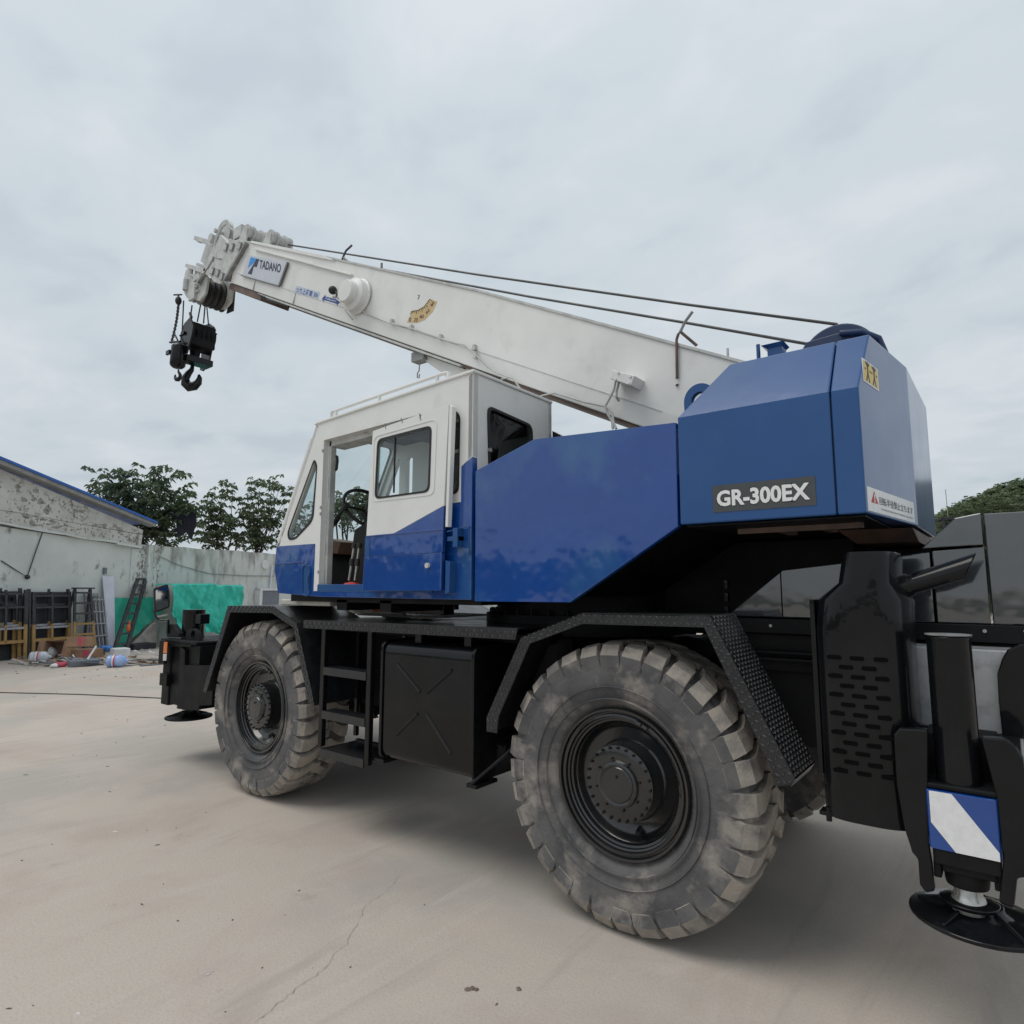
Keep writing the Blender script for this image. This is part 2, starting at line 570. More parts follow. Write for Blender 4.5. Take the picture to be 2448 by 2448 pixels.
# ---- wheels
def tyre_mb():
    mb = MB()
    W = 0.385
    half = [(0.372, 0.035), (0.40, 0.006), (0.43, -0.018), (0.50, -0.04), (0.58, -0.041), (0.635, -0.033), (0.675, -0.010), (0.692, 0.05)]
    prof = half + [(0.696, W / 2)] + [(r, W - h) for r, h in reversed(half)]
    mb.lathe(prof, (0, 0, 0), 72, 0)
    rnd = random.Random(4)
    n = 32
    for side in (0, 1):
        for k in range(n):
            a0 = 2 * math.pi * (k + 0.5 * side) / n
            jit = rnd.uniform(-0.012, 0.012)
            # stations across the tread: (y, top radius, base radius, angle shift, half width)
            hw = 0.0535 + rnd.uniform(-0.005, 0.003)
            wear = rnd.uniform(-0.009, 0.004)
            lo = rnd.uniform(0.545, 0.60)
            st = [(-0.0405, lo, lo - 0.012, -0.012 + rnd.uniform(-0.01, 0.01), hw * 0.8), (-0.048, 0.655, 0.63, 0.0, hw), (-0.012, 0.711 + wear, 0.66, 0.005, hw * 0.93),
                  (0.045, 0.724 + wear, 0.68, 0.012, hw * 0.88), (0.10, 0.726 + wear, 0.69, 0.05, hw * 0.78),
                  (0.15, 0.726 + wear, 0.69, 0.10, hw * 0.72), (0.21, 0.724 + wear, 0.69, 0.112, hw * 0.5)]
            vs = []
            for y, rt, rb, da, w in st:
                yy = y if side == 0 else W - y
                for rr, ww in ((rb, w * 1.16), (rt, w), (rt, -w), (rb, -w * 1.16)):
                    a = a0 + da + jit + ww / rt
                    off = 0.0
                    if y < -0.04 and rr == rb:
                        yb = 0.004
                        off = yb if side == 0 else -yb
                    vs.append((rr * math.cos(a), yy + off, rr * math.sin(a)))
            fs = []
            for i in range(len(st) - 1):
                for q in range(3):
                    fs.append([i * 4 + q, i * 4 + q + 1, i * 4 + 4 + q + 1, i * 4 + 4 + q])
            e2 = (len(st) - 1) * 4
            fs += [[3, 2, 1, 0], [e2, e2 + 1, e2 + 2, e2 + 3]]
            o0 = len(mb.f)
            mb.add(vs, fs, 1)
            for q in range(3):
                mb.m[o0 + q] = 0                   # the side of the shoulder is bare rubber like the sidewall
    # raised ring and worn maker's ribs on the sidewall
    for r0 in (0.43, 0.492):
        mb.lathe([(r0 - 0.003, -0.03), (r0 - 0.001, -0.048), (r0 + 0.001, -0.048), (r0 + 0.003, -0.03)], (0, 0, 0), 64, 0)
    return mb


def rim_mb():
    mb = MB()
    mb.lathe([(0.378, 0.03), (0.380, 0.004), (0.374, -0.006), (0.362, -0.004), (0.357, 0.014), (0.349, 0.016), (0.346, 0.006), (0.335, 0.004), (0.330, 0.02),
              (0.322, 0.024), (0.318, 0.036), (0.308, 0.040), (0.302, 0.062), (0.292, 0.07), (0.282, 0.092), (0.262, 0.105), (0.17, 0.11)], (0, 0, 0), 72)
    mb.lathe([(0.378, 0.36), (0.378, 0.385), (0.33, 0.38), (0.3, 0.23), (0.27, 0.225)], (0, 0, 0), 48)
    # ring lock at the top of the rim and valve
    a = R(66)
    for q in (-0.09, 0.02):
        pts = [((0.338) * math.cos(a + q + t * 0.02), -0.004, 0.338 * math.sin(a + q + t * 0.02)) for t in range(5)]
        mb.tube(pts, 0.011, 8)
    mb.cyl((0.06, 0.11, -0.235), (0.06, 0.07, -0.25), 0.014, n=8)
    return mb


def hub_mb():
    mb = MB()
    mb.lathe([(0.215, 0.112), (0.2, 0.10), (0.194, 0.02), (0.19, -0.005), (0.172, -0.012), (0.118, -0.014), (0.112, -0.03), (0.10, -0.034), (0.09, -0.03), (0.085, -0.036), (0.02, -0.038), (0.001, -0.038)], (0, 0, 0), 48)
    mb.cyl((0, -0.036, 0.04), (0, -0.05, 0.04), 0.008, n=8)
    return mb


def bolts_mb():
    mb = MB()
    for k in range(24):
        a = 2 * math.pi * k / 24
        c, s = 0.181 * math.cos(a), 0.181 * math.sin(a)
        mb.cyl((c, -0.008, s), (c, -0.02, s), 0.0075, n=6)
    for k in range(8):
        a = 2 * math.pi * (k + 0.3) / 8
        c, s = 0.128 * math.cos(a), 0.128 * math.sin(a)
        mb.cyl((c, -0.012, s), (c, -0.024, s), 0.006, n=6)
    return mb


wheel = part('wheel', rim_mb(), M['rim'], crane, origin=(0, 0, 0))
part('tyre', tyre_mb(), [M['rubber'], M['lug']], wheel, 0.011, 2, origin=(0, 0, 0))
part('hub', hub_mb(), M['rim'], wheel, origin=(0, 0, 0))
part('wheel_bolts', bolts_mb(), M['black'], wheel, origin=(0, 0, 0), kind='stuff')
wheel['label'] = 'near rear wheel closest to the camera'
WHEELS = [((-1.683, 0, 0.745), 0.35, 0, None), ((-5.128, 0, 0.745), 1.9, 0, 'near front wheel beside the ladder'),
          ((-1.683, 2.3, 0.745), 0.9, math.pi, 'far rear wheel'), ((-5.128, 2.3, 0.745), 2.9, math.pi, 'far front wheel')]
for i, (p, a, fl, lb) in enumerate(WHEELS):
    w = wheel if i == 0 else copy_part(wheel, crane, p)
    w.location = Vector(p) - wloc(crane)
    w.location.z -= 0.02
    w.rotation_euler = (0, 0, fl)
    if lb:
        w['label'] = lb
    for ch in w.children:
        if ch.name.startswith('tyre'):
            ch.rotation_euler = (0, a, 0)


# ---- fenders of bent tread plate
def lozenges(mb, pts_o, pts_i, y, mi=1, pitch=0.034, flip=1):
    """raised diamonds on the outer face of a bent strip"""
    c = 0
    for i in range(len(pts_o) - 1):
        o0, o1, i0, i1 = (Vector(p) for p in (pts_o[i], pts_o[i + 1], pts_i[i], pts_i[i + 1]))
        L_ = (o1 - o0).length
        wd = ((i0 - o0).length + (i1 - o1).length) / 2
        n = max(1, int(L_ / pitch))
        rows = max(2, int(round(wd / 0.026)))
        d = (o1 - o0).normalized()
        for k in range(n):
            t = (k + 0.5) / n
            a, b = o0.lerp(o1, t), i0.lerp(i1, t)
            w = (b - a).normalized()
            for r_ in range(rows):
                q = a.lerp(b, (r_ + 0.5) / rows)
                sg = 1 if (k + r_) % 2 == 0 else -1
                u = (d * sg + w).normalized() * 0.0135
                v = Vector((-u.y, u.x)) * 0.27
                base = [q + u, q + v, q - u, q - v]
                top = [q + u * 0.6, q + v * 0.5, q - u * 0.6, q - v * 0.5]
                vs = [(p.x, y, p.y) for p in base] + [(p.x, y - 0.0045 * flip, p.y) for p in top]
                mb.add(vs, [[4, 5, 6, 7], [0, 1, 5, 4], [1, 2, 6, 5], [2, 3, 7, 6], [3, 0, 4, 7]], mi)
            c += 1
    return mb


def fender(outer, inner, y, depth, side=1, detail=True):
    """outer/inner: matching outlines in x,z; flange faces the yard, plate runs inwards"""
    fl, pl = MB(), MB()
    for i in range(len(outer) - 1):
        a, b, c, d = outer[i], outer[i + 1], inner[i + 1], inner[i]
        fl.prism([a, b, c, d], y, y + 0.008 * side)
        pl.hexa([(a[0], y, a[1]), (b[0], y, b[1]), (b[0], y + depth * side, b[1]), (a[0], y + depth * side, a[1])],
                [(a[0], y, a[1] - 0.008), (b[0], y, b[1] - 0.008), (b[0], y + depth * side, b[1] - 0.008), (a[0], y + depth * side, a[1] - 0.008)])
    p = part('fender', pl, M['tread'], crane)
    part('fender_flange', fl, M['tread'], p)
    if detail:
        lz = lozenges(MB(), outer, inner, y - 0.0005 * side, 0, flip=side)
        part('tread_lozenges', lz, M['lozenge'], p, kind='stuff')
    return p


RO = [(-2.502, 0.893), (-2.503, 0.977), (-2.248, 1.449), (-1.84, 1.597), (-1.133, 1.604), (-0.79, 0.935), (-0.81, 0.90)]
RI = [(-2.425, 0.893), (-2.414, 0.985), (-2.184, 1.416), (-1.835, 1.538), (-1.165, 1.545), (-0.868, 0.915), (-0.87, 0.885)]
fr = fender(RO, RI, -0.10, 0.33)
fr['label'] = 'near rear fender with raised diamond pattern'
# rough chequer pattern on the sloping rear plate of that fender, seen almost edge on
lz = MB()
a0, a1 = Vector((-1.133, 1.604)), Vector((-0.79, 0.935))
dd = (a1 - a0).normalized()
nn = Vector((-dd.y, dd.x))
if nn.x < 0:
    nn = -nn
for k in range(38):
    for j in range(14):
        q = a0.lerp(a1, (k + 0.5) / 38)
        yy = -0.085 + 0.0225 * j
        sg = 1 if (k + j) % 2 == 0 else -1
        pts = []
        for da, db in ((0.0075, 0.009 * sg), (0.0025, -0.003 * sg), (-0.0075, -0.009 * sg), (-0.0025, 0.003 * sg)):
            pts.append((q + dd * da, yy + db))
        vs = [(p.x, y_, p.y) for p, y_ in pts] + [((p + nn * 0.003).x, y_, (p + nn * 0.003).y) for p, y_ in pts]
        lz.add(vs, [[4, 5, 6, 7], [0, 1, 5, 4], [1, 2, 6, 5], [2, 3, 7, 6], [3, 0, 4, 7]])
part('tread_lozenges', lz, M['lozenge'], fr, kind='stuff')
FO = [(-5.905, 0.79), (-5.543, 1.568), (-4.819, 1.578), (-4.47, 1.455), (-4.215, 0.905), (-4.2, 0.86)]
FI = [(-5.845, 0.78), (-5.495, 1.512), (-4.83, 1.522), (-4.515, 1.415), (-4.285, 0.9), (-4.28, 0.86)]
ff = fender(FO, FI, -0.10, 0.66)
ff['label'] = 'near front fender behind the front jack'
lz = MB()
for k in range(16):
    for j in range(14):
        q = Vector(FO[1]).lerp(Vector(FO[2]), (k + 0.5) / 16)
        yy = -0.08 + 0.046 * j
        sg = 1 if (k + j) % 2 == 0 else -1
        lz.add([(q.x + 0.016, yy + 0.016 * sg, q.y + 0.004), (q.x + 0.006, yy - 0.006 * sg, q.y + 0.004), (q.x - 0.016, yy - 0.016 * sg, q.y + 0.004), (q.x - 0.006, yy + 0.006 * sg, q.y + 0.004)], [[0, 1, 2, 3]])
part('tread_lozenges', lz, M['lozenge'], ff, kind='stuff')
fender([(x, z) for x, z in RO], RI, 2.40, 0.33, -1, False)['label'] = 'far rear fender'
fender(FO, FI, 2.40, 0.66, -1, False)['label'] = 'far front fender'

# ---- deck strip between the fenders
mb = MB()
mb.hexa([(-4.38, -0.1, 1.418), (-2.29, -0.1, 1.432), (-2.29, -0.092, 1.432), (-4.38, -0.092, 1.418)],
        [(-4.38, -0.1, 1.472), (-2.275, -0.1, 1.49), (-2.275, -0.092, 1.49), (-4.38, -0.092, 1.472)])
mb.hexa([(-4.38, -0.1, 1.472), (-2.275, -0.1, 1.49), (-2.275, 0.6, 1.49), (-4.38, 0.6, 1.472)],
        [(-4.38, -0.1, 1.480), (-2.275, -0.1, 1.498), (-2.275, 0.6, 1.498), (-4.38, 0.6, 1.480)])
dk = part('deck_plate', mb, M['tread'], crane)
part('tread_lozenges', lozenges(MB(), [(-4.37, 1.47), (-2.285, 1.488)], [(-4.37, 1.42), (-2.295, 1.434)], -0.1005, 0, 0.03), M['lozenge'], dk, kind='stuff')

# ---- ladder
ladder = empty('access_ladder', (-3.85, -0.08, 0.9))
ladder.parent = crane
ladder.location = Vector((-3.85, -0.08, 0.9)) - wloc(crane)
for x, z0 in ((-4.12, 0.57), (-3.585, 0.52)):
    part('stile', MB().box(x - 0.022, x + 0.022, -0.10, -0.06, z0, 1.42), M['black'], ladder, 0.004)
    part('stile', MB().box(x - 0.018, x + 0.018, 0.22, 0.25, z0 + 0.02, 1.42), M['black'], ladder, 0.004)
for z in (1.115, 0.80, 0.53):
    mb = MB()
    mb.box(-4.098, -3.607, -0.105, -0.095, z - 0.028, z + 0.028)
    mb.box(-4.098, -3.607, -0.095, 0.24 if z < 0.6 else 0.02, z + 0.018, z + 0.028)
    st = part('step', mb, M['tread'], ladder)
    # step level lozenges are joined into the step's own plate
mb = MB()
mb.box(-4.10, -3.60, 0.215, 0.245, 0.54, 0.57)
for x in (-4.09, -3.62):
    mb.box(x, x + 0.012, -0.09, 0.24, 0.535, 0.56)
part('step_frame', mb, M['black'], ladder)

# ---- fuel tank
yz = rp([(-0.085, 0.585), (-0.085, 1.365), (0.50, 1.365), (0.50, 0.585)], 0.085, 6)
mb = MB().prism_x(yz, -3.43, -2.625)
mb.s = [True] * len(mb.s)
tank = part('fuel_tank', mb, M['black'], crane)
for x in (-3.455, -2.62):
    o_ = rp([(-0.095, 0.575), (-0.095, 1.375), (0.5, 1.375), (0.5, 0.575)], 0.075, 5)
    part('tank_strap', MB().prism_x(o_, x - 0.012, x + 0.012), M['black'], tank, 0.003)
mb = MB()
part('tank_foot', MB().box(-3.54, -3.44, -0.07, 0.1, 0.55, 0.575), M['black'], tank, 0.003)
part('tank_foot', MB().box(-2.66, -2.58, -0.1, 0.1, 0.55, 0.572), M['black'], tank, 0.003)
mb.tube([(-2.62, -0.1, 0.575), (-2.18, 0.2, 1.03)], 0.011, 8)
part('tank_stay', mb, M['black'], tank)
for x in (-3.2, -2.75):
    part('tank_bracket', MB().box(x - 0.03, x + 0.03, 0.0, 0.06, 1.36, 1.42), M['black'], tank, 0.003)
mb = MB()
for (x0, z0, x1, z1) in ((-3.30, 1.22, -3.08, 1.06), (-2.80, 1.22, -3.02, 1.06), (-3.30, 0.76, -3.10, 0.92), (-2.80, 0.72, -3.02, 0.93)):
    mb.tube([(x0, -0.0795, z0), (x1, -0.0795, z1)], 0.014, 8)
part('pressed_ridge', mb, M['black'], tank)

# ---- cream deck box, lamp strip on the carrier deck
mb = MB()
mb.box(-4.95, -4.26, 0.05, 0.5, 1.584, 1.632)
mb.box(-4.26, -4.12, 0.2, 0.5, 1.584, 1.605)
part('deck_box', mb, M['cream'], crane, 0.008)
mb = MB()
mb.hexa([(-4.45, 0.45, 1.498), (-3.55, 0.45, 1.498), (-3.55, 1.2, 1.498), (-4.45, 1.2, 1.498)],
        [(-4.45, 0.5, 1.51), (-3.55, 0.5, 1.51), (-3.55, 1.2, 1.51), (-4.45, 1.2, 1.51)])
mb.box(-4.9, -4.02, 0.60, 0.64, 1.50, 1.60)
dp = part('deck_ledge', mb, M['cream'], crane)
mb = MB().prism_z(rp([(-4.36, 0.555), (-4.27, 0.555), (-4.27, 0.6), (-4.36, 0.6)], 0.01), 1.53, 1.60)
part('side_lamp', mb, M['orange'], dp, 0.006)
mb = MB()
mb.box(-4.2, -4.05, 0.55, 0.6, 1.53, 1.56)
part('side_lamp', mb, M['lens'], dp, 0.004, label='clear lens')
mb = MB()
mb.box(-4.05, -3.45, 0.5, 0.62, 1.525, 1.60)
part('tool_tray', mb, M['black'], dp, 0.006)

# ---- rear engine hood
HY = 0.45
mb = MB()
mb.prism([(-1.255, 1.58), (-0.952, 1.825), (-0.30, 1.895), (-0.30, 1.575)], HY, 1.85)
hood = part('engine_hood', mb, M['hood'], crane, 0.006)
xg = (-0.961,1.681)[0]
part('hood_gap', MB().box(xg - 0.003, xg + 0.003, HY - 0.0015, HY + 0.01, 1.585, 1.82), M['void'], hood)
mb = MB()
mb.prism([(-0.292, 1.575), (-0.292, 1.90), (-0.096, 1.915), (-0.096, 1.575)], HY + 0.001, 1.85)
part('hood_panel', mb, M['hood'], hood, 0.005)
mb = MB()
mb.prism([(-0.088, 1.575), (-0.09, 2.058), (0.12, 2.058), (0.6, 2.02), (0.6, 1.575)], HY - 0.002, 1.85)
part('hood_panel', mb, M['hood'], hood, 0.005)
mb = MB()
mb.prism([(-0.33, 1.912), (-0.195, 2.045), (-0.098, 2.062), (-0.098, 1.92)], HY - 0.012, 1.85)
part('hood_wedge', mb, M['hood'], hood, 0.004)
mb = MB()
mb.box(-1.26, 0.6, HY - 0.006, 0.62, 1.495, 1.572)
mb.box(-1.2, 0.6, HY + 0.04, 0.62, 1.30, 1.49)
for z in (1.40, 1.365):
    mb.box(-1.15, -0.45, HY - 0.02, HY + 0.04, z - 0.008, z + 0.008)
part('hood_sill', mb, M['black2'], hood, 0.004)
mb = MB()
for x, z in ((-1.02, 1.535), (-0.12, 1.545), (0.02, 1.55)):
    mb.cyl((x, HY - 0.004, z), (x, HY - 0.014, z), 0.008, n=8)
part('hood_bolts', mb, M['steel'], hood, kind='stuff')
mb = MB()
for z in (1.61, 1.68, 1.75):
    mb.box(-1.262, -1.24, HY - 0.01, HY + 0.03, z - 0.025, z + 0.025)
part('hood_hinge', mb, M['black'], hood, 0.003)
# outrigger box behind the cylinder, its pale tone imitating ground reflection
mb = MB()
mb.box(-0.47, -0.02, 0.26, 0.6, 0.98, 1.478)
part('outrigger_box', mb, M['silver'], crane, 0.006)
for q_ in ([(-0.420,1.501), (-0.388,1.490), (-0.365,1.409), (-0.368,1.351), (-0.409,1.144), (-0.442,1.140)],
           [(0.022,1.512), (-0.005,1.508), (-0.045,1.483), (-0.064,1.448), (-0.084,1.388), (-0.087,1.280), (-0.085,1.139), (-0.005,1.144)]):
    part('stabiliser_bracket', MB().prism(q_, 0.22, 0.258), M['black'], crane, 0.005)

# ---- muffler with slotted guard and exhaust pipe
pl = [(-0.70, -0.02), (-0.66, -0.085), (-0.60, -0.105), (-0.46, -0.105), (-0.385, -0.075), (-0.35, 0.0), (-0.345, 0.2), (-0.70, 0.25)]


def ring_plan(z, sx=1.0, x0=0.0):
    return [(-0.53 + (x + 0.53) * sx + x0, y, z) for x, y in rp(pl, 0.05, 3)]


mb = MB()
lv = [(0.80, 0.99, 0.0), (0.9, 1.0, 0.0), (1.55, 1.0, 0.0), (1.68, 0.98, 0.01), (1.75, 0.62, 0.035), (1.86, 0.58, 0.05), (1.878, 0.54, 0.05)]
rings = [ring_plan(*q) for q in lv]
nr = len(rings[0])
vs = [p for rg in rings for p in rg]
fs = [[i * nr + k, i * nr + (k + 1) % nr, (i + 1) * nr + (k + 1) % nr, (i + 1) * nr + k] for i in range(len(rings) - 1) for k in range(nr)]
fs += [list(range(nr))[::-1], [(len(rings) - 1) * nr + k for k in range(nr)]]
mb.add(vs, fs, 0, True)
muf = part('muffler_guard', mb, M['black'], crane)
mb = MB()
mb.box(-0.715, -0.695, -0.03, 0.1, 0.95, 1.68)
mb.box(-0.71, -0.64, -0.07, 0.0, 0.795, 0.812)
mb.cyl((-0.675, -0.06, 0.775), (-0.675, -0.06, 0.83), 0.012, n=8)
part('guard_flange', mb, M['black'], muf, 0.003)
for rw in range(13):
    z = 1.445 - rw * 0.0375
    for c in range(3 if rw % 2 == 0 else 2):
        x = -0.612 + c * 0.084 + (0.042 if rw % 2 else 0.0)
        mb = MB()
        o_ = rp([(x - 0.027, z - 0.0085), (x + 0.027, z - 0.0085), (x + 0.027, z + 0.0085), (x - 0.027, z + 0.0085)], 0.0085, 3)
        yq = -0.1058 if x < -0.455 else -0.1058 + (x + 0.455) * 0.42
        mb.plate(o_, [], near(yq), 0.0015)
        part('guard_slot', mb, M['void'], muf)
mb = MB()
p0, p1 = Vector((-0.37, 0.1, 1.735)), Vector((-0.10, 0.1, 1.83))
d = (p1 - p0).normalized()
u = Vector((0, 1, 0))
w = d.cross(u)
n = 24
ro, rn = [], []
for k in range(n):
    a = 2 * math.pi * k / n
    o_ = (u * math.cos(a) + w * math.sin(a)) * 0.043
    ro.append(p0 + o_)
    e_ = p1 + o_
    e_ -= d * (0.5 - 0.5 * o_.z / 0.043) * 0.085
    rn.append(e_)
vi = [p0 + (q - p0) * 0.9 for q in ro]
vn = [p1 - d * (p1 - q).dot(d) + ((q - p1) - d * (q - p1).dot(d)) * 0.9 for q in rn]
mb.add(ro + rn + vn + vi, [[i, (i + 1) % n, n + (i + 1) % n, n + i] for i in range(n)] + [[n + i, n + (i + 1) % n, 2 * n + (i + 1) % n, 2 * n + i] for i in range(n)]
       + [[2 * n + i, 2 * n + (i + 1) % n, 3 * n + (i + 1) % n, 3 * n + i] for i in range(n)], 0, True)
mb.cyl((-0.385, 0.1, 1.73), (-0.345, 0.1, 1.744), 0.05, n=20)
part('exhaust_pipe', mb, M['black'], crane)


# ---- outriggers
def pad(mb, c, r, seg=40):
    x, y, z = c
    mb.lathe([(0.0, 0.0), (r - 0.004, 0.0), (r, 0.006), (r - 0.002, 0.016), (r * 0.5, 0.03), (0.085, 0.05), (0.08, 0.065), (0.0, 0.068)], (x, y, z), seg, axis='Z')
    for k in range(5):
        a = 2 * math.pi * (k + 0.35) / 5
        dx, dy = math.cos(a), math.sin(a)
        nx, ny = -dy * 0.006, dx * 0.006
        mb.hexa([(x + dx * 0.05 + nx, y + dy * 0.05 + ny, z + 0.01), (x + dx * r * 0.9 + nx, y + dy * r * 0.9 + ny, z + 0.012), (x + dx * r * 0.9 + nx, y + dy * r * 0.9 + ny, z + 0.026), (x + dx * 0.05 + nx, y + dy * 0.05 + ny, z + 0.075)],
                [(x + dx * 0.05 - nx, y + dy * 0.05 - ny, z + 0.01), (x + dx * r * 0.9 - nx, y + dy * r * 0.9 - ny, z + 0.012), (x + dx * r * 0.9 - nx, y + dy * r * 0.9 - ny, z + 0.026), (x + dx * 0.05 - nx, y + dy * 0.05 - ny, z + 0.075)])
    return mb


JX, JY = -0.22, -0.03
mb = MB()
mb.cyl((JX, JY, 0.70), (JX, JY, 1.535), 0.073, n=40)
mb.lathe([(0.0, 1.548), (0.072, 1.548), (0.076, 1.543), (0.076, 1.535)], (JX, JY, 0), 40, axis='Z')
jack = part('outrigger_jack', mb, M['black'], crane, label='rear jack with blue and white striped band')
mb = MB().lathe([(0.074, 1.549), (0.077, 1.549), (0.077, 1.553), (0.0, 1.553)], (JX, JY, 0), 40, axis='Z')
part('jack_cap', mb, M['grey'], jack)
# side cheeks of the rear jack
cheek_l = [(-0.416, 0.98), (-0.414, 1.165), (-0.395, 1.192), (-0.30, 1.2), (-0.314, 0.985), (-0.324, 0.78), (-0.318, 0.71), (-0.315, 0.62), (-0.345, 0.605), (-0.362, 0.63), (-0.362, 0.72), (-0.379, 0.738), (-0.40, 0.823)]
cheek_r = [(-0.108, 0.99), (-0.139, 1.195), (-0.067, 1.2), (-0.04, 1.176), (-0.022, 1.137), (-0.015, 0.95), (-0.04, 0.74), (-0.068, 0.73), (-0.085, 0.625), (-0.127, 0.633), (-0.105, 0.77)]
part('jack_cheek', MB().prism(cheek_l, -0.12, -0.085), M['black'], jack, 0.008)
part('jack_cheek', MB().prism(cheek_r, -0.12, -0.085), M['black'], jack, 0.008)
mb = MB()
mb.box(-0.40, -0.33, -0.085, 0.26, 0.85, 1.15)
mb.box(-0.33, -0.10, 0.06, 0.24, 0.80, 1.16)
mb.box(-0.10, -0.03, -0.085, 0.26, 0.85, 1.15)
mb.box(-0.325, -0.105, -0.115, 0.05, 0.985, 1.005)
part('jack_frame', mb, M['black2'], jack, 0.006)
# striped band
bz0, bz1, bx0, bx1 = 0.775, 0.983, -0.322, -0.106
mb = MB().prism_z(rp([(bx0, -0.13), (bx1, -0.13), (bx1, 0.05), (bx0, 0.05)], 0.02), bz0, bz1)
band = part('warning_band', mb, M['blue'], jack, 0.003, label='blue band with a white diagonal stripe')
mb = MB().plate([(bx0 + 0.012, bz1 - 0.003), (-0.240, bz1 - 0.003), (bx1 - 0.006, 0.806), (bx1 - 0.006, bz0 + 0.002), (-0.24, bz0 + 0.002), (bx0 + 0.012, 0.868)], [], near(-0.1305), 0.0012)
part('white_stripe', mb, M['decal_white'], band)
mb = MB()
mb.prism_z(rp([(bx0 + 0.008, -0.125), (bx1 - 0.004, -0.125), (bx1 - 0.004, 0.05), (bx0 + 0.008, 0.05)], 0.02), 0.722, 0.774)
mb.prism_z(rp([(bx0 + 0.03, -0.11), (bx1 - 0.015, -0.11), (bx1 - 0.015, 0.04), (bx0 + 0.03, 0.04)], 0.02), 0.695, 0.722)
mb.box(bx0 + 0.006, bx0 + 0.03, -0.1, -0.02, 0.665, 0.722)
mb.box(bx1 - 0.03, bx1 - 0.006, -0.1, -0.02, 0.665, 0.722)
mb.lathe([(0.066, 0.64), (0.07, 0.66), (0.07, 0.70), (0.03, 0.70)], (JX, JY, 0), 28, axis='Z')
part('jack_housing', mb, M['black2'], jack, 0.004)
mb = MB().lathe([(0.0, 0.55), (0.056, 0.55), (0.06, 0.575), (0.052, 0.60), (0.045, 0.61), (0.045, 0.66), (0.0, 0.66)], (JX, JY, 0), 28, axis='Z')
part('jack_rod', mb, M['steel'], jack)
mb = pad(MB(), (-0.198, 0.02, 0.503), 0.222)
mb.lathe([(0.09, 0.567), (0.095, 0.58), (0.07, 0.59), (0.0, 0.59)], (JX, JY + 0.02, 0), 28, axis='Z')
fp = part('float_pad', mb, M['black'], jack, 0.003)

# front jack
FX, FY = -6.83, 0.22
mb = MB()
mb.cyl((FX, FY, 0.50), (FX, FY, 1.50), 0.11, n=32)
mb.box(FX + 0.08, FX + 0.24, FY - 0.05, FY + 0.05, 1.36, 1.46)
mb.tube([(FX + 0.14, FY, 1.37), (FX + 0.135, FY, 1.05)], 0.012, 8)
mb.tube([(FX + 0.19, FY, 1.37), (FX + 0.185, FY, 1.05)], 0.012, 8)
fj = part('outrigger_jack', mb, M['black'], crane, 0.005, label='front jack standing beside the mirror')
ear = rp([(-6.667,1.096), (-6.704,1.256), (-6.640,1.311), (-6.548,1.325), (-6.452,1.296), (-6.394,1.198), (-6.384,1.113)], 0.04, 3)
hc = (-6.539,1.253)
hole = [(hc[0] + 0.045 * math.cos(a * math.pi / 8), hc[1] + 0.045 * math.sin(a * math.pi / 8)) for a in range(16)]
mb = MB().plate(ear, [hole], near(0.12), 0.04)
mb.box(FX - 0.02, FX + 0.55, 0.035, 0.45, 0.56, 1.165)
mb.prism([(-6.516,1.112), (-6.622,1.142), (-6.586,0.551), (-6.477,0.543), (-6.183,0.576), (-6.160,0.620), (-5.924,0.652), (-5.925,1.006), (-6.504,0.970)], 0.0, 0.03)
mb.box(FX - 0.13, FX + 0.03, -0.03, 0.0, 0.74, 0.86)
part('jack_cheek', mb, M['black2'], fj, 0.005)
part('float_pad', pad(MB(), (FX + 0.02, 0.22, 0.40), 0.225), M['black2'], fj)
mb = MB()
mb.box(-7.02, -6.86, 0.02, 2.28, 0.54, 1.17)
mb.box(-7.06, -6.3, 0.0, 2.3, 1.171, 1.205)
mb.hexa([(-6.98, 0.0, 1.12), (-6.4, 0.0, 1.15), (-6.4, 0.02, 1.15), (-6.98, 0.02, 1.12)], [(-6.98, 0.0, 1.17), (-6.4, 0.0, 1.17), (-6.4, 0.02, 1.17), (-6.98, 0.02, 1.17)])
bump_ = part('front_bumper', mb, M['black2'], crane, 0.01)
mb = MB().prism([(-6.969,1.187), (-6.844,1.193), (-6.839,0.962), (-6.975,0.952)], -0.05, -0.02)
lp_ = part('corner_lamp', mb, M['black2'], bump_, 0.004)
mb = MB().prism([(-6.852,1.180), (-6.782,1.184), (-6.778,1.072), (-6.857,1.068)], -0.058, -0.05)
part('indicator_lens', mb, M['orange'], bump_, 0.003)
mb = MB().prism([(-6.856,1.062), (-6.781,1.067), (-6.780,0.998), (-6.852,0.993)], -0.058, -0.05)
part('indicator_lens', mb, M['lens'], bump_, 0.003, label='clear lens')
mb = MB().prism([(-7.056,1.258), (-6.994,1.352), (-6.926,1.351), (-6.773,1.263), (-6.768,1.226), (-7.050,1.213)], 0.05, 0.1)
part('mirror_bracket', mb, M['black2'], crane, 0.004)
mb = MB()
mb.tube([(-7.004,0.040,1.254), (-7.010,0.040,1.386), (-7.170,0.020,1.386), (-7.207,0.000,1.416), (-7.250,0.000,1.462), (-7.256,0.000,1.555)], 0.014, 10)
mirror = part('wing_mirror', mb, M['black'], crane)
gl = rp([(-7.250,1.708), (-7.234,1.723), (-6.937,1.769), (-6.872,1.667), (-6.855,1.521), (-7.150,1.471), (-7.201,1.491)], 0.03, 3)
gcx, gcz = sum(p[0] for p in gl) / len(gl), sum(p[1] for p in gl) / len(gl)
U_ = Vector((math.cos(R(78)), math.sin(R(78)), 0))
fm = frame_map((gcx, -0.02, gcz), U_, (0, 0, 1), (U_.y, -U_.x, 0))
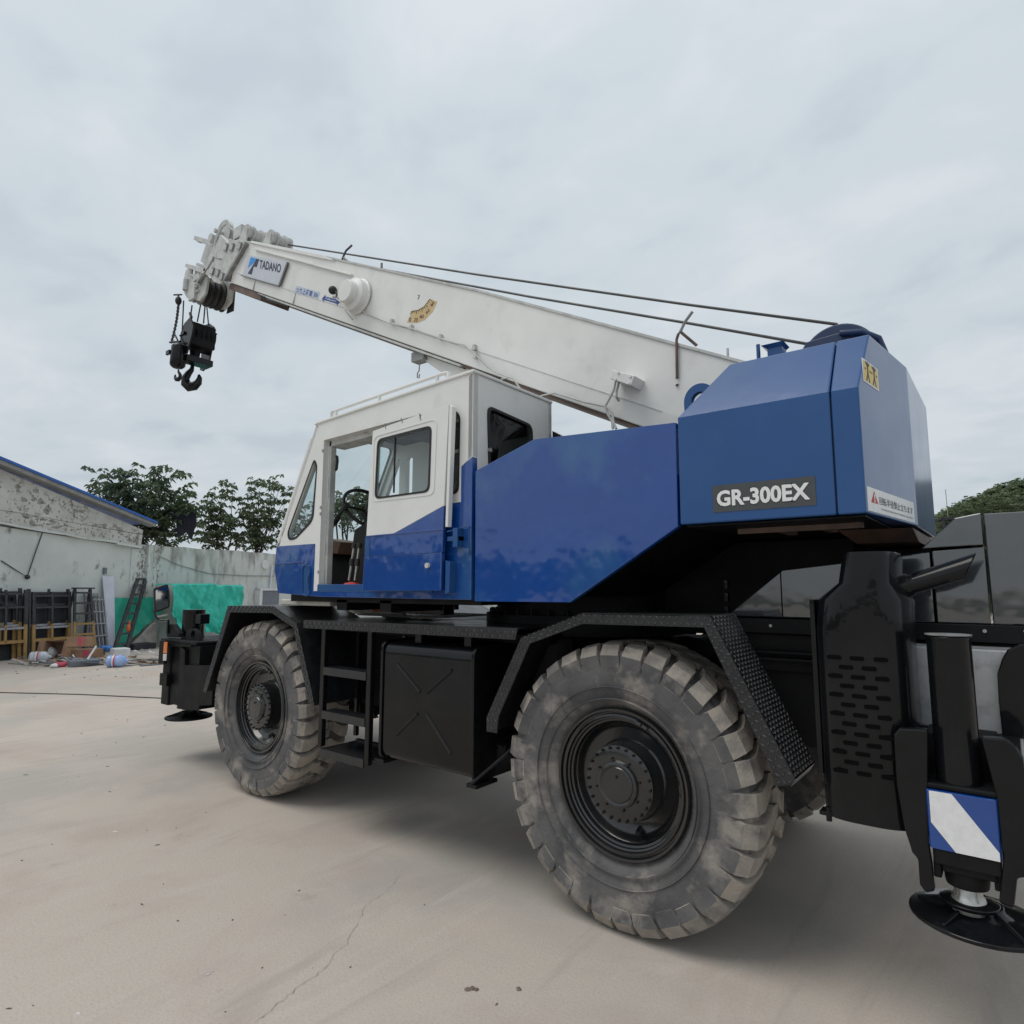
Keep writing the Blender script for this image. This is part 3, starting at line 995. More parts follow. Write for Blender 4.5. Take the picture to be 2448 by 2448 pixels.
pg = [((p[0] - gcx) * 0.40, p[1] - gcz) for p in gl]
mb = MB().plate(pg, [], fm, -0.05)
mb.hexa([fm(a, b, -0.05) for a, b in pg], [fm(a * 0.6, b * 0.7, -0.1) for a, b in pg])
part('mirror_shell', mb, M['seal'], mirror)
mb = MB().plate(inset(pg, 0.022), [], fm, 0.003)
part('mirror_pane', mb, M['mirror'], mirror)
# far side jacks (plain copies of the near ones)
for src_, p_ in ((jack, (JX, 2.2)), (fj, (FX, 2.08))):
    c = src_.copy()
    COL.objects.link(c)
    WORLD[c.name] = wloc(src_)
    c.parent = crane
    c.location = src_.location + Vector((0, p_[1] - (JY if src_ is jack else FY), 0))
    c['label'] = 'far rear jack' if src_ is jack else 'far front jack'
    for ch in src_.children:
        if ch.name.startswith('float_pad'):
            d = ch.copy()
            COL.objects.link(d)
            d.parent = c


# ------------------------------------------------------------------ superstructure
mb = MB()
mb.prism([(-2.62, 1.68), (-1.92, 1.68), (-1.30, 2.06), (-0.50, 2.07), (-0.50, 2.10), (-1.30, 2.3), (-2.62, 2.3)], -0.06, 2.36)
mb.box(-4.72, -2.64, 0.0, 0.76, 1.62, 1.70)
mb.box(-4.3, -2.0, 0.8, 2.3, 1.66, 1.9)
for x in (-4.1, -3.6):
    mb.box(x, x + 0.12, 0.0, 0.7, 1.56, 1.64)
part('turret_frame', mb, M['black2'], crane)
mb = MB()
mb.box(-1.25, -0.47, -0.06, 2.36, 2.026, 2.032)
und = part('counterweight_underside', mb, M['black2'], crane)
mb = MB().hexa([(-0.64, 0.70, 1.962), (-0.365, 0.72, 1.962), (-0.365, 1.58, 1.962), (-0.64, 1.6, 1.962)], [(-0.70, 0.55, 2.025), (-0.375, 0.6, 2.025), (-0.375, 1.7, 2.025), (-0.70, 1.75, 2.025)])
part('ballast_block', mb, M['under'], und)
for a_, b_ in (((-1.08, -0.52), (0.17, 0.20)), ((-0.90, -0.86), (0.2, 0.42)), ((-0.70, -0.66), (0.2, 0.36))):
    part('underside_rib', MB().box(a_[0], a_[1], b_[0], b_[1], 2.0, 2.025), M['under'], und)

# ---- side panels
SP = [(-2.607,1.646), (-2.612,2.456), (-2.573,2.468), (-2.159,2.593), (-1.275,2.551), (-1.280,2.027), (-1.914,1.650)]
mb = MB().plate(SP, [], near(-0.06), 0.04)
part('side_panel', mb, M['blue'], crane, 0.006, label='glossy blue side panel between cab and counterweight')
mb = MB().prism(SP, 2.36, 2.4)
part('side_panel', mb, M['blue_flat'], crane, 0.006, label='far blue side panel')

# ---- counterweight and machinery cover
ZB, ZM, ZT = 2.037, 2.572, 2.862
YI = 0.80


def xr(y):                                         # rear face of the counterweight in plan
    if y < 0.69:
        return -0.46 + 0.1 * (y + 0.1) / 0.79
    return -0.36 if y <= 1.61 else -0.36 - 0.1 * (y - 1.61) / 0.79


def cw_block(x0, x1, rear, front_slope):
    mb = MB()
    f0 = [(x0, -0.1, ZB), (x0, -0.1, ZM), (x0 + (0.205 if front_slope else 0), 0.1, ZT), (x0 + (0.205 if front_slope else 0), YI, ZT), (x0, YI, ZM), (x0, YI, ZB)]
    if not rear:
        f1 = [(x1, -0.1, ZB), (x1, -0.1, ZM), (x1, 0.1, ZT), (x1, YI, ZT), (x1, YI, ZM), (x1, YI, ZB)]
        return mb.hexa(f0, f1)
    P = [(x0, -0.1), (xr(-0.1), -0.1), (xr(0.69), 0.69), (xr(1.61), 1.61), (xr(2.4), 2.4), (x0, 2.4)]
    T = [(x0, 0.1), (xr(0.1), 0.1), (xr(0.69), 0.69), (xr(1.61), 1.61), (xr(2.2), 2.2), (x0, 2.2)]
    b = [(x, y, ZB) for x, y in P]
    m_ = [(x, y, ZM) for x, y in P]
    t = [(x, y, ZT) for x, y in T]
    n = 6
    fs = [list(range(n))[::-1], [2 * n + i for i in range(n)]]
    for i in range(n):
        j = (i + 1) % n
        fs += [[i, j, n + j, n + i]]
        fs += [[n + i, n + j, 2 * n + j, 2 * n + i]]
    return mb.add(b + m_ + t, fs)


cw = part('counterweight', cw_block(-0.5675, 0, True, False), M['blue_flat'], crane, 0.007, 3, label='rear counterweight with warning decals')
cover = part('machinery_cover', cw_block(-1.268, -0.5725, False, True), M['blue_flat'], crane, 0.007, 3, label='bevelled blue cover lettered on its side')
mb = cw_block(-1.268, -0.574, False, True)
mb.v = [(x, 2.3 - y, z) for x, y, z in mb.v]
part('machinery_cover', mb, M['blue_flat'], crane, 0.012, 3, label='far machinery cover')
mb = MB().box(-0.60, -0.54, -0.085, 2.385, 2.05, 2.55)
part('seam_seal', mb, M['seal'], crane)
# things on top of the cover
ec = (-1.19, 0.02, 2.69)
mb = MB()
prof = []
for k in range(20):
    a = math.pi * (k / 19)
    prof.append((math.cos(a), math.sin(a)))
outer = [(ec[0] + 0.085 * c - 0.02, ec[2] + 0.09 * s) for c, s in prof] + [(ec[0] - 0.10, ec[2] - 0.16), (ec[0] + 0.10, ec[2] - 0.08)]
hole = [(ec[0] - 0.02 + 0.045 * math.cos(a * math.pi / 10), ec[2] + 0.045 * math.sin(a * math.pi / 10)) for a in range(20)]
mb.plate(outer, [hole], near(0.09), 0.035)
part('lifting_eye', mb, M['blue_flat'], crane, 0.004)
p_ = (-1.065,0.600,3.080)
mb = MB().cyl((p_[0], 0.6, 2.80), (p_[0], 0.6, (-1.063,0.600,3.123)[2]), 0.011, n=10)
part('vent_post', mb, M['blue_flat'], crane)
q_ = (-0.963,0.600,3.056)
zt = (-0.961,0.600,3.096)[2]
mb = MB()
mb.box(q_[0] - 0.045, q_[0] + 0.035, 0.57, 0.66, 2.80, zt - 0.02)
mb.hexa([(q_[0] - 0.045, 0.57, zt - 0.022), (q_[0] + 0.035, 0.57, zt - 0.022), (q_[0] + 0.035, 0.66, zt - 0.022), (q_[0] - 0.045, 0.66, zt - 0.022)],
        [(q_[0] - 0.075, 0.55, zt), (q_[0] + 0.05, 0.55, zt), (q_[0] + 0.05, 0.68, zt), (q_[0] - 0.075, 0.68, zt)])
part('breather_cap', mb, M['blue_flat'], crane, 0.003)

# ---- winch on top
WX, WZ = -0.70, 3.035
winch_mb = MB()
for y in (0.86, 1.42):
    winch_mb.lathe([(0.04, y), (0.195, y), (0.203, y + 0.006), (0.203, y + 0.02), (0.195, y + 0.026), (0.04, y + 0.026)], (WX, 0, WZ), 48)
winch_mb.cyl((WX, 0.87, WZ), (WX, 1.43, WZ), 0.14, n=32)
winch = part('winch_drum', winch_mb, M['navy'], crane)
mb = MB()
for k in range(13):
    y = 0.905 + k * 0.04
    mb.lathe([(0.172, y - 0.0), (0.18, y + 0.01), (0.172, y + 0.02)], (WX, 0, WZ), 40)
mb.cyl((WX, 0.89, WZ), (WX, 1.42, WZ), 0.168, n=32)
part('wound_rope', mb, M['rope'], winch)
mb = MB()
for y in (0.80, 1.47):
    mb.prism([(WX - 0.24, 2.80), (WX - 0.2, 3.08), (WX - 0.15, 3.15), (WX + 0.06, 3.165), (WX + 0.11, 3.09), (WX + 0.2, 2.80)], y, y + 0.025)
    for dx, dz in ((-0.13, 0.03), (0.05, 0.03)):
        for k in range(4):
            a = k * math.pi / 2 + 0.5
            mb.cyl((WX + dx + 0.028 * math.cos(a), y - 0.012, WZ + dz + 0.028 * math.sin(a)), (WX + dx + 0.028 * math.cos(a), y, WZ + dz + 0.028 * math.sin(a)), 0.01, n=6)
    mb.cyl((WX + 0.13, y, WZ + 0.05), (WX + 0.13, y + 0.03, WZ + 0.05), 0.06, n=16)
mb.box(WX + 0.10, WX + 0.2, 0.80, 1.5, 2.84, 3.08)
mb.tube([(WX + 0.03, 0.78, 3.15), (WX + 0.14, 0.78, 3.13), (WX + 0.21, 0.82, 3.09), (WX + 0.24, 0.85, 2.98)], 0.018, 8)
part('winch_bracket', mb, M['navy'], winch, 0.004)

# ---- lettering on the covers
SGN = near(-0.1015)
g0, g1 = (-1.101,2.207), (-1.101,2.082)
g2, g3 = (-0.649,2.216), (-0.647,2.086)
gx0, gx1, gz0, gz1 = (g0[0] + g1[0]) / 2, (g2[0] + g3[0]) / 2, (g1[1] + g3[1]) / 2, (g0[1] + g2[1]) / 2
# the plate bridges the seam-side panel only, so it stops at the seam
mb = MB().plate([(gx0, gz0), (gx1, gz0), (gx1, gz1), (gx0, gz1)], [], near(-0.1005), 0.002)
nm = part('name_plate', mb, M['decal_grey'], cover)
gw, gh = gx1 - gx0, gz1 - gz0
text('lettering', 'GR-300EX', near(-0.1027), gx0 + gw * 0.035, gz0 + gh * 0.17, gw * 0.925, gh * 0.66, M['ink'], nm, 0.055, 0.0006)
text('lettering', 'GR-300EX', near(-0.1035), gx0 + gw * 0.045, gz0 + gh * 0.2, gw * 0.905, gh * 0.60, M['decal_white'], nm, 0.036, 0.0008)
lu = Vector((0.1, 0.79, 0)).normalized()
CWF = frame_map((-0.46, -0.1, 0), lu, (0, 0, 1), (lu.y, -lu.x, 0))


def cwdec(poly, t0, t, m, name, parent):
    mb = MB().plate(poly, [], lambda a, b, c: CWF(a, b, c + t0), t)
    return part(name, mb, m, parent)


yd = [(0.061,2.707), (0.286,2.730), (0.285,2.623), (0.082,2.607)]
ya0, ya1 = (yd[0][0] + yd[3][0]) / 2, (yd[1][0] + yd[2][0]) / 2
yz0, yz1 = (yd[2][1] + yd[3][1]) / 2, (yd[0][1] + yd[1][1]) / 2
ypl = cwdec([(ya0, yz0), (ya1, yz0), (ya1, yz1), (ya0, yz1)], 0.0, 0.002, M['decal_white'], 'keep_clear_sticker', cw)
ypl['label'] = 'yellow sticker with two stick figures'
cwdec([(ya0 + 0.008, yz0 + 0.008), (ya1 - 0.008, yz0 + 0.008), (ya1 - 0.008, yz1 - 0.008), (ya0 + 0.008, yz1 - 0.008)], 0.0022, 0.0008, M['decal_yellow'], 'sticker_field', ypl)
mb = MB()
fw_, fh_ = ya1 - ya0, yz1 - yz0
for k in (0, 1):
    cx_, b0 = ya0 + fw_ * (0.29 + 0.42 * k), yz0

    def fg(a, b):
        return (cx_ + a * fw_, b0 + b * fh_)

    def seg(p, q, w):
        p, q = Vector(fg(*p)), Vector(fg(*q))
        d = (q - p).normalized()
        n_ = Vector((-d.y, d.x)) * w
        return [(p + n_)[:], (q + n_)[:], (q - n_)[:], (p - n_)[:]]
    for pl_ in (seg((0, 0.82), (0, 0.42), 0.009), seg((0, 0.45), (-0.10, 0.10), 0.0065), seg((0, 0.45), (0.10, 0.10), 0.0065),
                seg((0, 0.74), (-0.13, 0.92), 0.005), seg((0, 0.74), (0.13, 0.92), 0.005), seg((-0.19, 0.6), (-0.12, 0.6), 0.004), seg((0.12, 0.6), (0.19, 0.6), 0.004)):
        mb.plate(pl_, [], lambda a, b, c: CWF(a, b, c + 0.0031), 0.0005)
    hx, hz = fg(0, 0.85)
    mb.plate([(hx + 0.012 * math.cos(t * math.pi / 5), hz + 0.012 * math.sin(t * math.pi / 5)) for t in range(10)], [], lambda a, b, c: CWF(a, b, c + 0.0032), 0.0005)
part('stick_figures', mb, M['ink'], ypl)
wd_ = [(0.030,2.149), (0.738,2.152), (0.729,2.039), (0.015,2.045)]
wa0, wa1 = (wd_[0][0] + wd_[3][0]) / 2, (wd_[1][0] + wd_[2][0]) / 2
wz0, wz1 = (wd_[2][1] + wd_[3][1]) / 2, (wd_[0][1] + wd_[1][1]) / 2
wz0 = max(wz0, ZB + 0.012)
wpl = cwdec([(wa0, wz0), (wa1, wz0), (wa1, wz1), (wa0, wz1)], 0.0, 0.002, M['decal_white'], 'swing_warning_sticker', cw)
wpl['label'] = 'white sticker with red triangle and a line of writing'
ww, wh = wa1 - wa0, wz1 - wz0
CW2 = lambda a, b, c: CWF(a, b, c + 0.0022)
cwdec([(wa0 + 0.06 * ww, wz0 + 0.38 * wh), (wa0 + 0.19 * ww, wz0 + 0.38 * wh), (wa0 + 0.125 * ww, wz0 + 0.88 * wh)], 0.0022, 0.0008, M['red'], 'warning_triangle', wpl)
mb = MB()
tx, tz = wa0 + 0.125 * ww, wz0 + 0.4 * wh
mb.plate([(tx - 0.004, tz + 0.13 * wh), (tx + 0.004, tz + 0.13 * wh), (tx + 0.008, tz + 0.34 * wh), (tx - 0.008, tz + 0.34 * wh)], [], lambda a, b, c: CWF(a, b, c + 0.0032), 0.0005)
mb.plate([(tx + 0.007 * math.cos(t * 0.7854), tz + 0.06 * wh + 0.007 * math.sin(t * 0.7854)) for t in range(8)], [], lambda a, b, c: CWF(a, b, c + 0.0032), 0.0005)
part('exclamation_mark', mb, M['decal_white'], wpl)
text('lettering', '回転半径禁止立ちます', CW2, wa0 + 0.22 * ww, wz0 + 0.38 * wh, 0.74 * ww, 0.34 * wh, M['ink'], wpl, 0.006, 0.0008)
text('lettering', 'THE RADIUS OF TURN IS STRICTLY PROHIBITED TO BE STOOD IN', CW2, wa0 + 0.24 * ww, wz0 + 0.16 * wh, 0.72 * ww, 0.075 * wh, M['ink_grey'], wpl, 0.01, 0.0008)

# ------------------------------------------------------------------ cab
CL, CR = -0.10, 0.78
C1, C2, C3, C4 = (-4.82, 1.88), (-4.808, 2.07), (-4.315, 3.03), (-2.634, 3.105)
C0 = (-4.755, 1.69)
fwin = [(-4.323,2.753), (-4.279,2.698), (-4.302,2.253), (-4.540,2.113), (-4.634,2.115), (-4.656,2.176)]
fw_o = rp(fwin, 0.06, 4)
slit = [(-2.90, 2.93), (-2.741,2.852), (-2.746,2.324), (-2.90, (-2.829,2.330)[1])]
sl_o = rp(slit, 0.05, 4)
sx = max(p[0] for p in slit) + 0.012
W_out = [C2, C3, C4, (-2.634, 2.555), (sx, 2.50), (sx, 2.27), (-2.96, 2.27), (-2.96, 2.91), (-4.205, 2.885), (-4.205, 1.705), (-4.265, 1.705), (-4.265, 2.07)]
mb = MB().plate(W_out, [fw_o, sl_o], near(CL + 0.05), 0.05)
cab = part('cab_wall', mb, M['white'], crane, 0.004, label='white upper side of the cab')
B_out = [C0, C1, C2, (-4.267, 2.07), (-4.267, 1.703), (-2.96, 1.703), (-2.96, 2.268), (sx + 0.001, 2.268), (sx + 0.001, 2.498), (-2.634, 2.553), (-2.634, 1.655), (-4.2, 1.66), (-4.75, 1.685)]
mb = MB().plate(B_out, [], near(CL + 0.05), 0.0515)
part('cab_lower_wall', mb, M['blue'], cab, 0.004, label='blue lower side of the cab')
# creases, step recess and handle in the front corner panel
mb = MB()
zc = (-4.791,1.927)[1]
mb.prism([(-4.815, zc), (-4.40, zc + 0.015), (-4.40, zc + 0.003), (-4.81, zc - 0.012)], -0.108, -0.09)
part('panel_crease', mb, M['blue'], cab, 0.003)
rc = rp([(-4.421,1.913), (-4.313,1.911), (-4.296,1.664), (-4.403,1.663)], 0.05, 4)
mb = MB().plate(rc, [inset(rc, 0.012)], near(-0.101), 0.008)
mb.plate(inset(rc, 0.012), [], near(-0.1012), 0.001)
part('grab_recess', mb, M['blue_flat'], cab, 0.002)
mb = MB().tube([(-4.316,-0.112,1.711), (-4.324,-0.118,1.793), (-4.311,-0.112,1.846)], 0.009, 8)
part('grab_handle', mb, M['blue_flat'], cab)
# roof, floor, rear wall, right wall, windscreen frame
mb = MB()
mb.hexa([(-4.335, CL - 0.012, 3.026), (-2.622, CL - 0.012, 3.100), (-2.622, CR, 3.100), (-4.335, CR, 3.026)],
        [(-4.30, CL - 0.012, 3.048), (-2.622, CL - 0.012, 3.122), (-2.622, CR, 3.122), (-4.30, CR, 3.048)])
part('cab_roof', mb, M['white'], cab, 0.006)
rw = [(0.038,2.917), (0.530,2.885), (0.548,2.659), ((0.061,2.577)[0], 2.40), ]
rw = [rw[0], rw[1], (rw[2][0], 2.40), rw[3]]
rw_o = rp(rw, 0.06, 5)
mb = MB().plate([(CL, 2.1), (CR, 2.1), (CR, 3.10), (CL, 3.10)], [rw_o], mx_(-2.634), 0.04)
mb.v = [(x - 0.04, y, z) for x, y, z in mb.v]
part('cab_rear_wall', mb, M['white'], cab, 0.004)
mb = MB().plate(rw_o, [inset(rw_o, 0.022)], mx_(-2.633), 0.008)
part('window_seal', mb, M['seal'], cab)
mb = MB().plate(inset(rw_o, 0.005), [], mx_(-2.648), 0.003)
part('rear_window', mb, M['glass_dark'], cab)
mb = MB()
for q in ((rw[0][0] + 0.02, 2.62), (rw[1][0] - 0.02, 2.62)):
    mb.cyl((-2.632, q[0], q[1]), (-2.615, q[0], q[1]), 0.014, n=10)
part('window_latch', mb, M['steel'], cab)
# right-hand wall with one long window
mb = MB().plate([(-4.755, 1.69), C2, C3, C4, (-2.634, 1.66)], [rp([(-4.62, 2.2), (-4.28, 2.88), (-4.26, 2.88), (-4.26, 2.2)], 0.04), rp([(-4.17, 2.15), (-4.17, 2.88), (-4.09, 2.88), (-4.09, 2.15)], 0.03), rp([(-3.5, 2.25), (-3.5, 2.75), (-3.3, 2.75), (-3.3, 2.25)], 0.06)], my(CR - 0.04), 0.04)
part('cab_far_wall', mb, M['white'], cab)
# windscreen
ws_u = Vector((C3[0] - C2[0], 0, C3[1] - C2[1]))
wl_ = ws_u.length
ws_u.normalize()
WS = frame_map((C2[0], 0, C2[1]), (0, 1, 0), ws_u, (-ws_u.z, 0, ws_u.x))
ws_hole = rp([(CL + 0.025, 0.03), (CR - 0.06, 0.03), (CR - 0.06, wl_ - 0.05), (CL + 0.025, wl_ - 0.05)], 0.06)
mb = MB().plate([(CL, 0.0), (CR, 0.0), (CR, wl_), (CL, wl_)], [ws_hole], WS, -0.04)
mb.plate([(CL, 0.04), (CL + 0.022, 0.04), (CL + 0.022, wl_ - 0.12), (CL, wl_ - 0.12)], [], WS, 0.02)
part('windscreen_frame', mb, M['white'], cab, 0.004)
mb = MB().plate(ws_hole, [inset(ws_hole, 0.012)], lambda a, b, c: WS(a, b, c - 0.01), 0.016)
part('window_seal', mb, M['seal'], cab)
mb = MB().plate(ws_hole, [], lambda a, b, c: WS(a, b, c - 0.02), 0.004)
part('windscreen', mb, M['glass'], cab)
mb = MB()
mb.hexa([(C0[0], CL, C0[1]), (C1[0], CL, C1[1]), (C1[0], CR, C1[1]), (C0[0], CR, C0[1])], [(C0[0] + 0.04, CL, C0[1]), (C1[0] + 0.04, CL, C1[1]), (C1[0] + 0.04, CR, C1[1]), (C0[0] + 0.04, CR, C0[1])])
mb.hexa([(C1[0], CL, C1[1]), (C2[0], CL, C2[1]), (C2[0], CR, C2[1]), (C1[0], CR, C1[1])], [(C1[0] + 0.04, CL, C1[1]), (C2[0] + 0.04, CL, C2[1]), (C2[0] + 0.04, CR, C2[1]), (C1[0] + 0.04, CR, C1[1])])
part('cab_nose', mb, M['blue'], cab)
mb = MB().plate(fw_o, [inset(fw_o, 0.022)], near(-0.098), 0.006)
part('window_seal', mb, M['seal'], cab)
mb = MB().plate(inset(fw_o, 0.004), [], near(-0.075), 0.004)
part('quarter_window', mb, M['glass'], cab)
mb = MB().plate(sl_o, [inset(sl_o, 0.022)], near(-0.098), 0.006)
part('window_seal', mb, M['seal'], cab)
mb = MB().plate(inset(sl_o, 0.004), [], near(-0.075), 0.004)
part('slit_window', mb, M['glass'], cab)
# door opening trim, floor, roof lining
mb = MB()
mb.box(-4.205, -4.175, -0.05, 0.0, 1.72, 2.885)
mb.hexa([(-4.205, -0.05, 2.84), (-2.9, -0.05, 2.87), (-2.9, 0.1, 2.87), (-4.205, 0.1, 2.84)], [(-4.205, -0.05, 3.0), (-2.9, -0.05, 3.04), (-2.9, 0.1, 3.04), (-4.205, 0.1, 3.0)])
for z in (2.80, 2.35, 2.30, 1.85):
    mb.box(-4.212, -4.2, -0.115, -0.1, z - 0.012, z + 0.012)
part('door_frame', mb, M['offwhite'], cab, 0.003)
mb = MB()
mb.box(-4.70, -2.68, -0.05, CR - 0.04, 1.70, 1.735)
mb.hexa([(-4.2, 0.1, 2.99), (-2.68, 0.1, 3.05), (-2.68, CR - 0.04, 3.05), (-4.2, CR - 0.04, 2.99)], [(-4.2, 0.1, 3.02), (-2.68, 0.1, 3.08), (-2.68, CR - 0.04, 3.08), (-4.2, CR - 0.04, 3.02)])
mb.box(-3.55, -2.7, 0.2, 0.7, 2.86, 3.0)
part('cab_floor_and_lining', mb, M['dark'], cab)
mb = MB()
mb.box(-4.215, -2.97, -0.104, -0.06, 1.70, 1.755)
part('door_sill', mb, M['blue_flat'], cab, 0.003)
# interior
mb = MB()
mb.hexa([(-4.70, 0.0, 1.73), (-4.2, 0.05, 1.73), (-4.2, CR - 0.05, 1.73), (-4.70, CR - 0.05, 1.73)], [(-4.72, 0.0, 2.12), (-4.40, 0.12, 2.04), (-4.40, CR - 0.05, 2.04), (-4.72, CR - 0.05, 2.12)])
mb.box(-4.15, -3.3, 0.22, CR - 0.06, 1.735, 1.98)
mb.cyl((-4.25, 0.36, 1.73), (-4.12, 0.36, 2.22), 0.10, 0.06, n=14)
xa_, xb_ = (-4.255,2.232)[0], (-4.015,2.218)[0]
mb.hexa([(xa_, 0.2, 1.73), (xb_, 0.2, 1.73), (xb_, 0.5, 1.73), (xa_, 0.5, 1.73)], [(xa_ + 0.05, 0.22, 2.2), (xb_, 0.22, 2.27), (xb_, 0.48, 2.27), (xa_ + 0.05, 0.48, 2.2)])
part('dashboard', mb, M['dark'], cab, 0.01)
mb = MB().hexa([(-4.62, 0.08, 2.03), (-4.30, 0.13, 2.0), (-4.28, 0.15, 2.10), (-4.60, 0.10, 2.15)], [(-4.62, 0.4, 2.03), (-4.30, 0.45, 2.0), (-4.28, 0.45, 2.10), (-4.60, 0.42, 2.15)])
part('console_board', mb, M['brown'], cab, 0.005)
sc_ = Vector((-4.194,0.330,2.388))
mb = MB()
ax = Vector((0.80, -0.12, 0.58)).normalized()
ux = ax.cross(Vector((0, 0, 1))).normalized()
vx = ax.cross(ux)
pts = [sc_ + (ux * math.cos(k * math.pi / 18) + vx * math.sin(k * math.pi / 18)) * 0.2 for k in range(37)]
mb.tube(pts, 0.015, 8)
for k in (0, 12, 24):
    mb.tube([sc_ - ax * 0.03, sc_ + (ux * math.cos(k * math.pi / 18) + vx * math.sin(k * math.pi / 18)) * 0.2], 0.012, 6)
mb.cyl(sc_ - ax * 0.05, (-4.12, 0.36, 2.15), 0.03, n=10)
part('steering_wheel', mb, M['seal'], cab)
for p0, p1 in (((-3.962,-0.000,1.785), (-3.913,0.000,2.048)), ((-3.890,0.000,1.784), (-3.852,-0.000,2.046))):
    mb = MB().tube([p0, p1], 0.011, 8)
    lv_ = part('control_lever', mb, M['steel'], cab)
    p0, p1 = Vector(p0), Vector(p1)
    mb = MB().cyl(p0.lerp(p1, 0.92), p0.lerp(p1, 1.07), 0.019, 0.022, 12)
    part('lever_grip', mb, M['dark'], cab)
    part('lever_sleeve', MB().cyl(p0.lerp(p1, 0.42), p0.lerp(p1, 0.62), 0.018, 0.018, 12), M['dark'], cab)
q = (-3.930,0.000,1.775)
mb = MB().lathe([(0.0, 0.04), (0.05, 0.03), (0.085, 0.0)], (q[0], 0.0, 1.735), 16, axis='Z')
part('lever_boot', mb, M['red'], cab)
mb = MB().tube([(-4.382,0.120,2.184), (-4.307,0.120,2.283), (-4.183,0.120,2.387)], 0.01, 8)
mb.cyl((-4.328,0.120,2.256), (-4.280,0.120,2.302), 0.022, n=10)
mb.cyl((-4.204,0.120,2.360), (-4.167,0.120,2.393), 0.024, n=10)
part('column_stalk', mb, M['seal'], cab)
mb = MB().tube([(-4.259,0.000,2.789), (-4.201,0.000,2.782), (-4.164,0.000,2.762), (-4.159,0.000,2.726), (-4.167,-0.000,2.664), (-4.199,0.000,2.648), (-4.262,0.000,2.657)], 0.011, 8)
part('grab_rail', mb, M['seal'], cab)
mb = MB().tube([(-3.62, 0.02, 1.735), (-3.60, 0.02, 1.80), (-3.56, 0.02, 1.82), (-3.45, 0.02, 1.82), (-3.43, 0.02, 1.735)], 0.01, 8)
part('floor_loop', mb, M['offwhite'], cab)
mb = MB()
mb.hexa([(-3.75, 0.18, 1.98), (-3.15, 0.18, 1.98), (-3.15, 0.68, 1.98), (-3.75, 0.68, 1.98)], [(-3.72, 0.2, 2.12), (-3.15, 0.2, 2.08), (-3.15, 0.66, 2.08), (-3.72, 0.66, 2.12)])
mb.hexa([(-3.25, 0.2, 2.08), (-3.12, 0.2, 2.06), (-3.12, 0.66, 2.06), (-3.25, 0.66, 2.08)], [(-3.12, 0.22, 2.70), (-3.0, 0.22, 2.69), (-3.0, 0.64, 2.69), (-3.12, 0.64, 2.70)])
mb.hexa([(-3.03, 0.3, 2.67), (-2.96, 0.3, 2.67), (-2.96, 0.56, 2.67), (-3.03, 0.56, 2.67)], [(-2.98, 0.31, 2.86), (-2.92, 0.31, 2.86), (-2.92, 0.55, 2.86), (-2.98, 0.55, 2.86)])
part('driver_seat', mb, M['seat'], cab, 0.03, 3)

# ---- sliding door, pushed back
DY = -0.175
dm = near(-0.145)
dw = [(-3.466,2.770), (-2.925,2.786), (-2.935,2.345), (-3.479,2.344)]
dw_o = rp(dw, 0.05, 5)
d_up = [(-3.521,2.839), (-2.774,2.901), (-2.805,2.246), (-3.274,2.092), (-3.559,2.086)]
mb = MB().plate(d_up, [dw_o], dm, 0.03)
door = part('cab_door', mb, M['white'], crane, 0.004, label='sliding cab door pushed back, white above blue')
zc1, zc0 = (-2.815,1.949), (-3.569,1.945)
d_m = [(d_up[4][0], d_up[4][1] - 0.002), (d_up[3][0], d_up[3][1] - 0.002), (d_up[2][0], d_up[2][1] - 0.002), (zc1[0], zc1[1]), (zc0[0], zc1[1] - 0.005)]
mb = MB().plate(d_m, [], dm, 0.0305)
part('door_mid_panel', mb, M['blue'], door, 0.004)
d_lo = [(zc0[0], zc1[1] - 0.006), (zc1[0], zc1[1] - 0.001), (-2.819,1.710), (-3.581,1.708)]
mb = MB().plate(d_lo, [], dm, 0.036)
part('door_low_panel', mb, M['blue'], door, 0.006)
zf = (-3.494,2.090)
mb = MB()
mb.prism([(d_up[4][0], zf[1]), (-2.80, (-2.818,2.099)[1]), (-2.80, (-2.818,2.095)[1] - 0.006), (d_up[4][0], zf[1] - 0.008)], DY - 0.006, DY)
part('panel_crease', mb, M['blue'], door, 0.002)
mb = MB()
fr_o = rp([(-3.508,2.798), (-2.875,2.825), (-2.891,2.323), (-3.504,2.325)], 0.05, 4)
mb.plate(fr_o, [inset(fr_o, 0.01)], near(DY), 0.004)
part('window_moulding', mb, M['white'], door)
mb = MB().plate(dw_o, [inset(dw_o, 0.017)], near(DY + 0.002), 0.006)
part('window_seal', mb, M['seal'], door)
mb = MB().plate(inset(dw_o, 0.004), [], near(DY + 0.014), 0.003)
part('door_window', mb, M['glass'], door)
mid = (dw_o[0][0] + 0.17)
mb = MB().box(mid, mid + 0.008, DY + 0.006, DY + 0.016, dw[3][1] + 0.03, dw[0][1] - 0.01)
part('window_divider', mb, M['seal'], door)
kn = (-2.930,-0.175,1.870)
mb = MB().cyl((kn[0], DY, kn[2]), (kn[0], DY - 0.022, kn[2]), 0.017, n=14)
part('door_knob', mb, M['lens'], door)
h0, h1 = (-3.567,2.078), (-3.516,1.943)
mb = MB()
mb.plate([(h0[0], h1[1]), (h1[0], h1[1]), (h1[0], h0[1]), (h0[0], h0[1])], [], near(DY - 0.002), 0.001)
part('handle_recess', mb, M['blue_flat'], door)
e0, e1 = (-2.773,2.901), (-2.802,2.209)
mb = MB().prism([(e0[0], e0[1] + 0.002), (e0[0] + 0.028, e0[1] - 0.02), (e1[0] + 0.03, e1[1] - 0.10), (e1[0] + 0.008, e1[1] - 0.10)], -0.172, -0.135)
part('door_edge', mb, M['white'], door, 0.003)
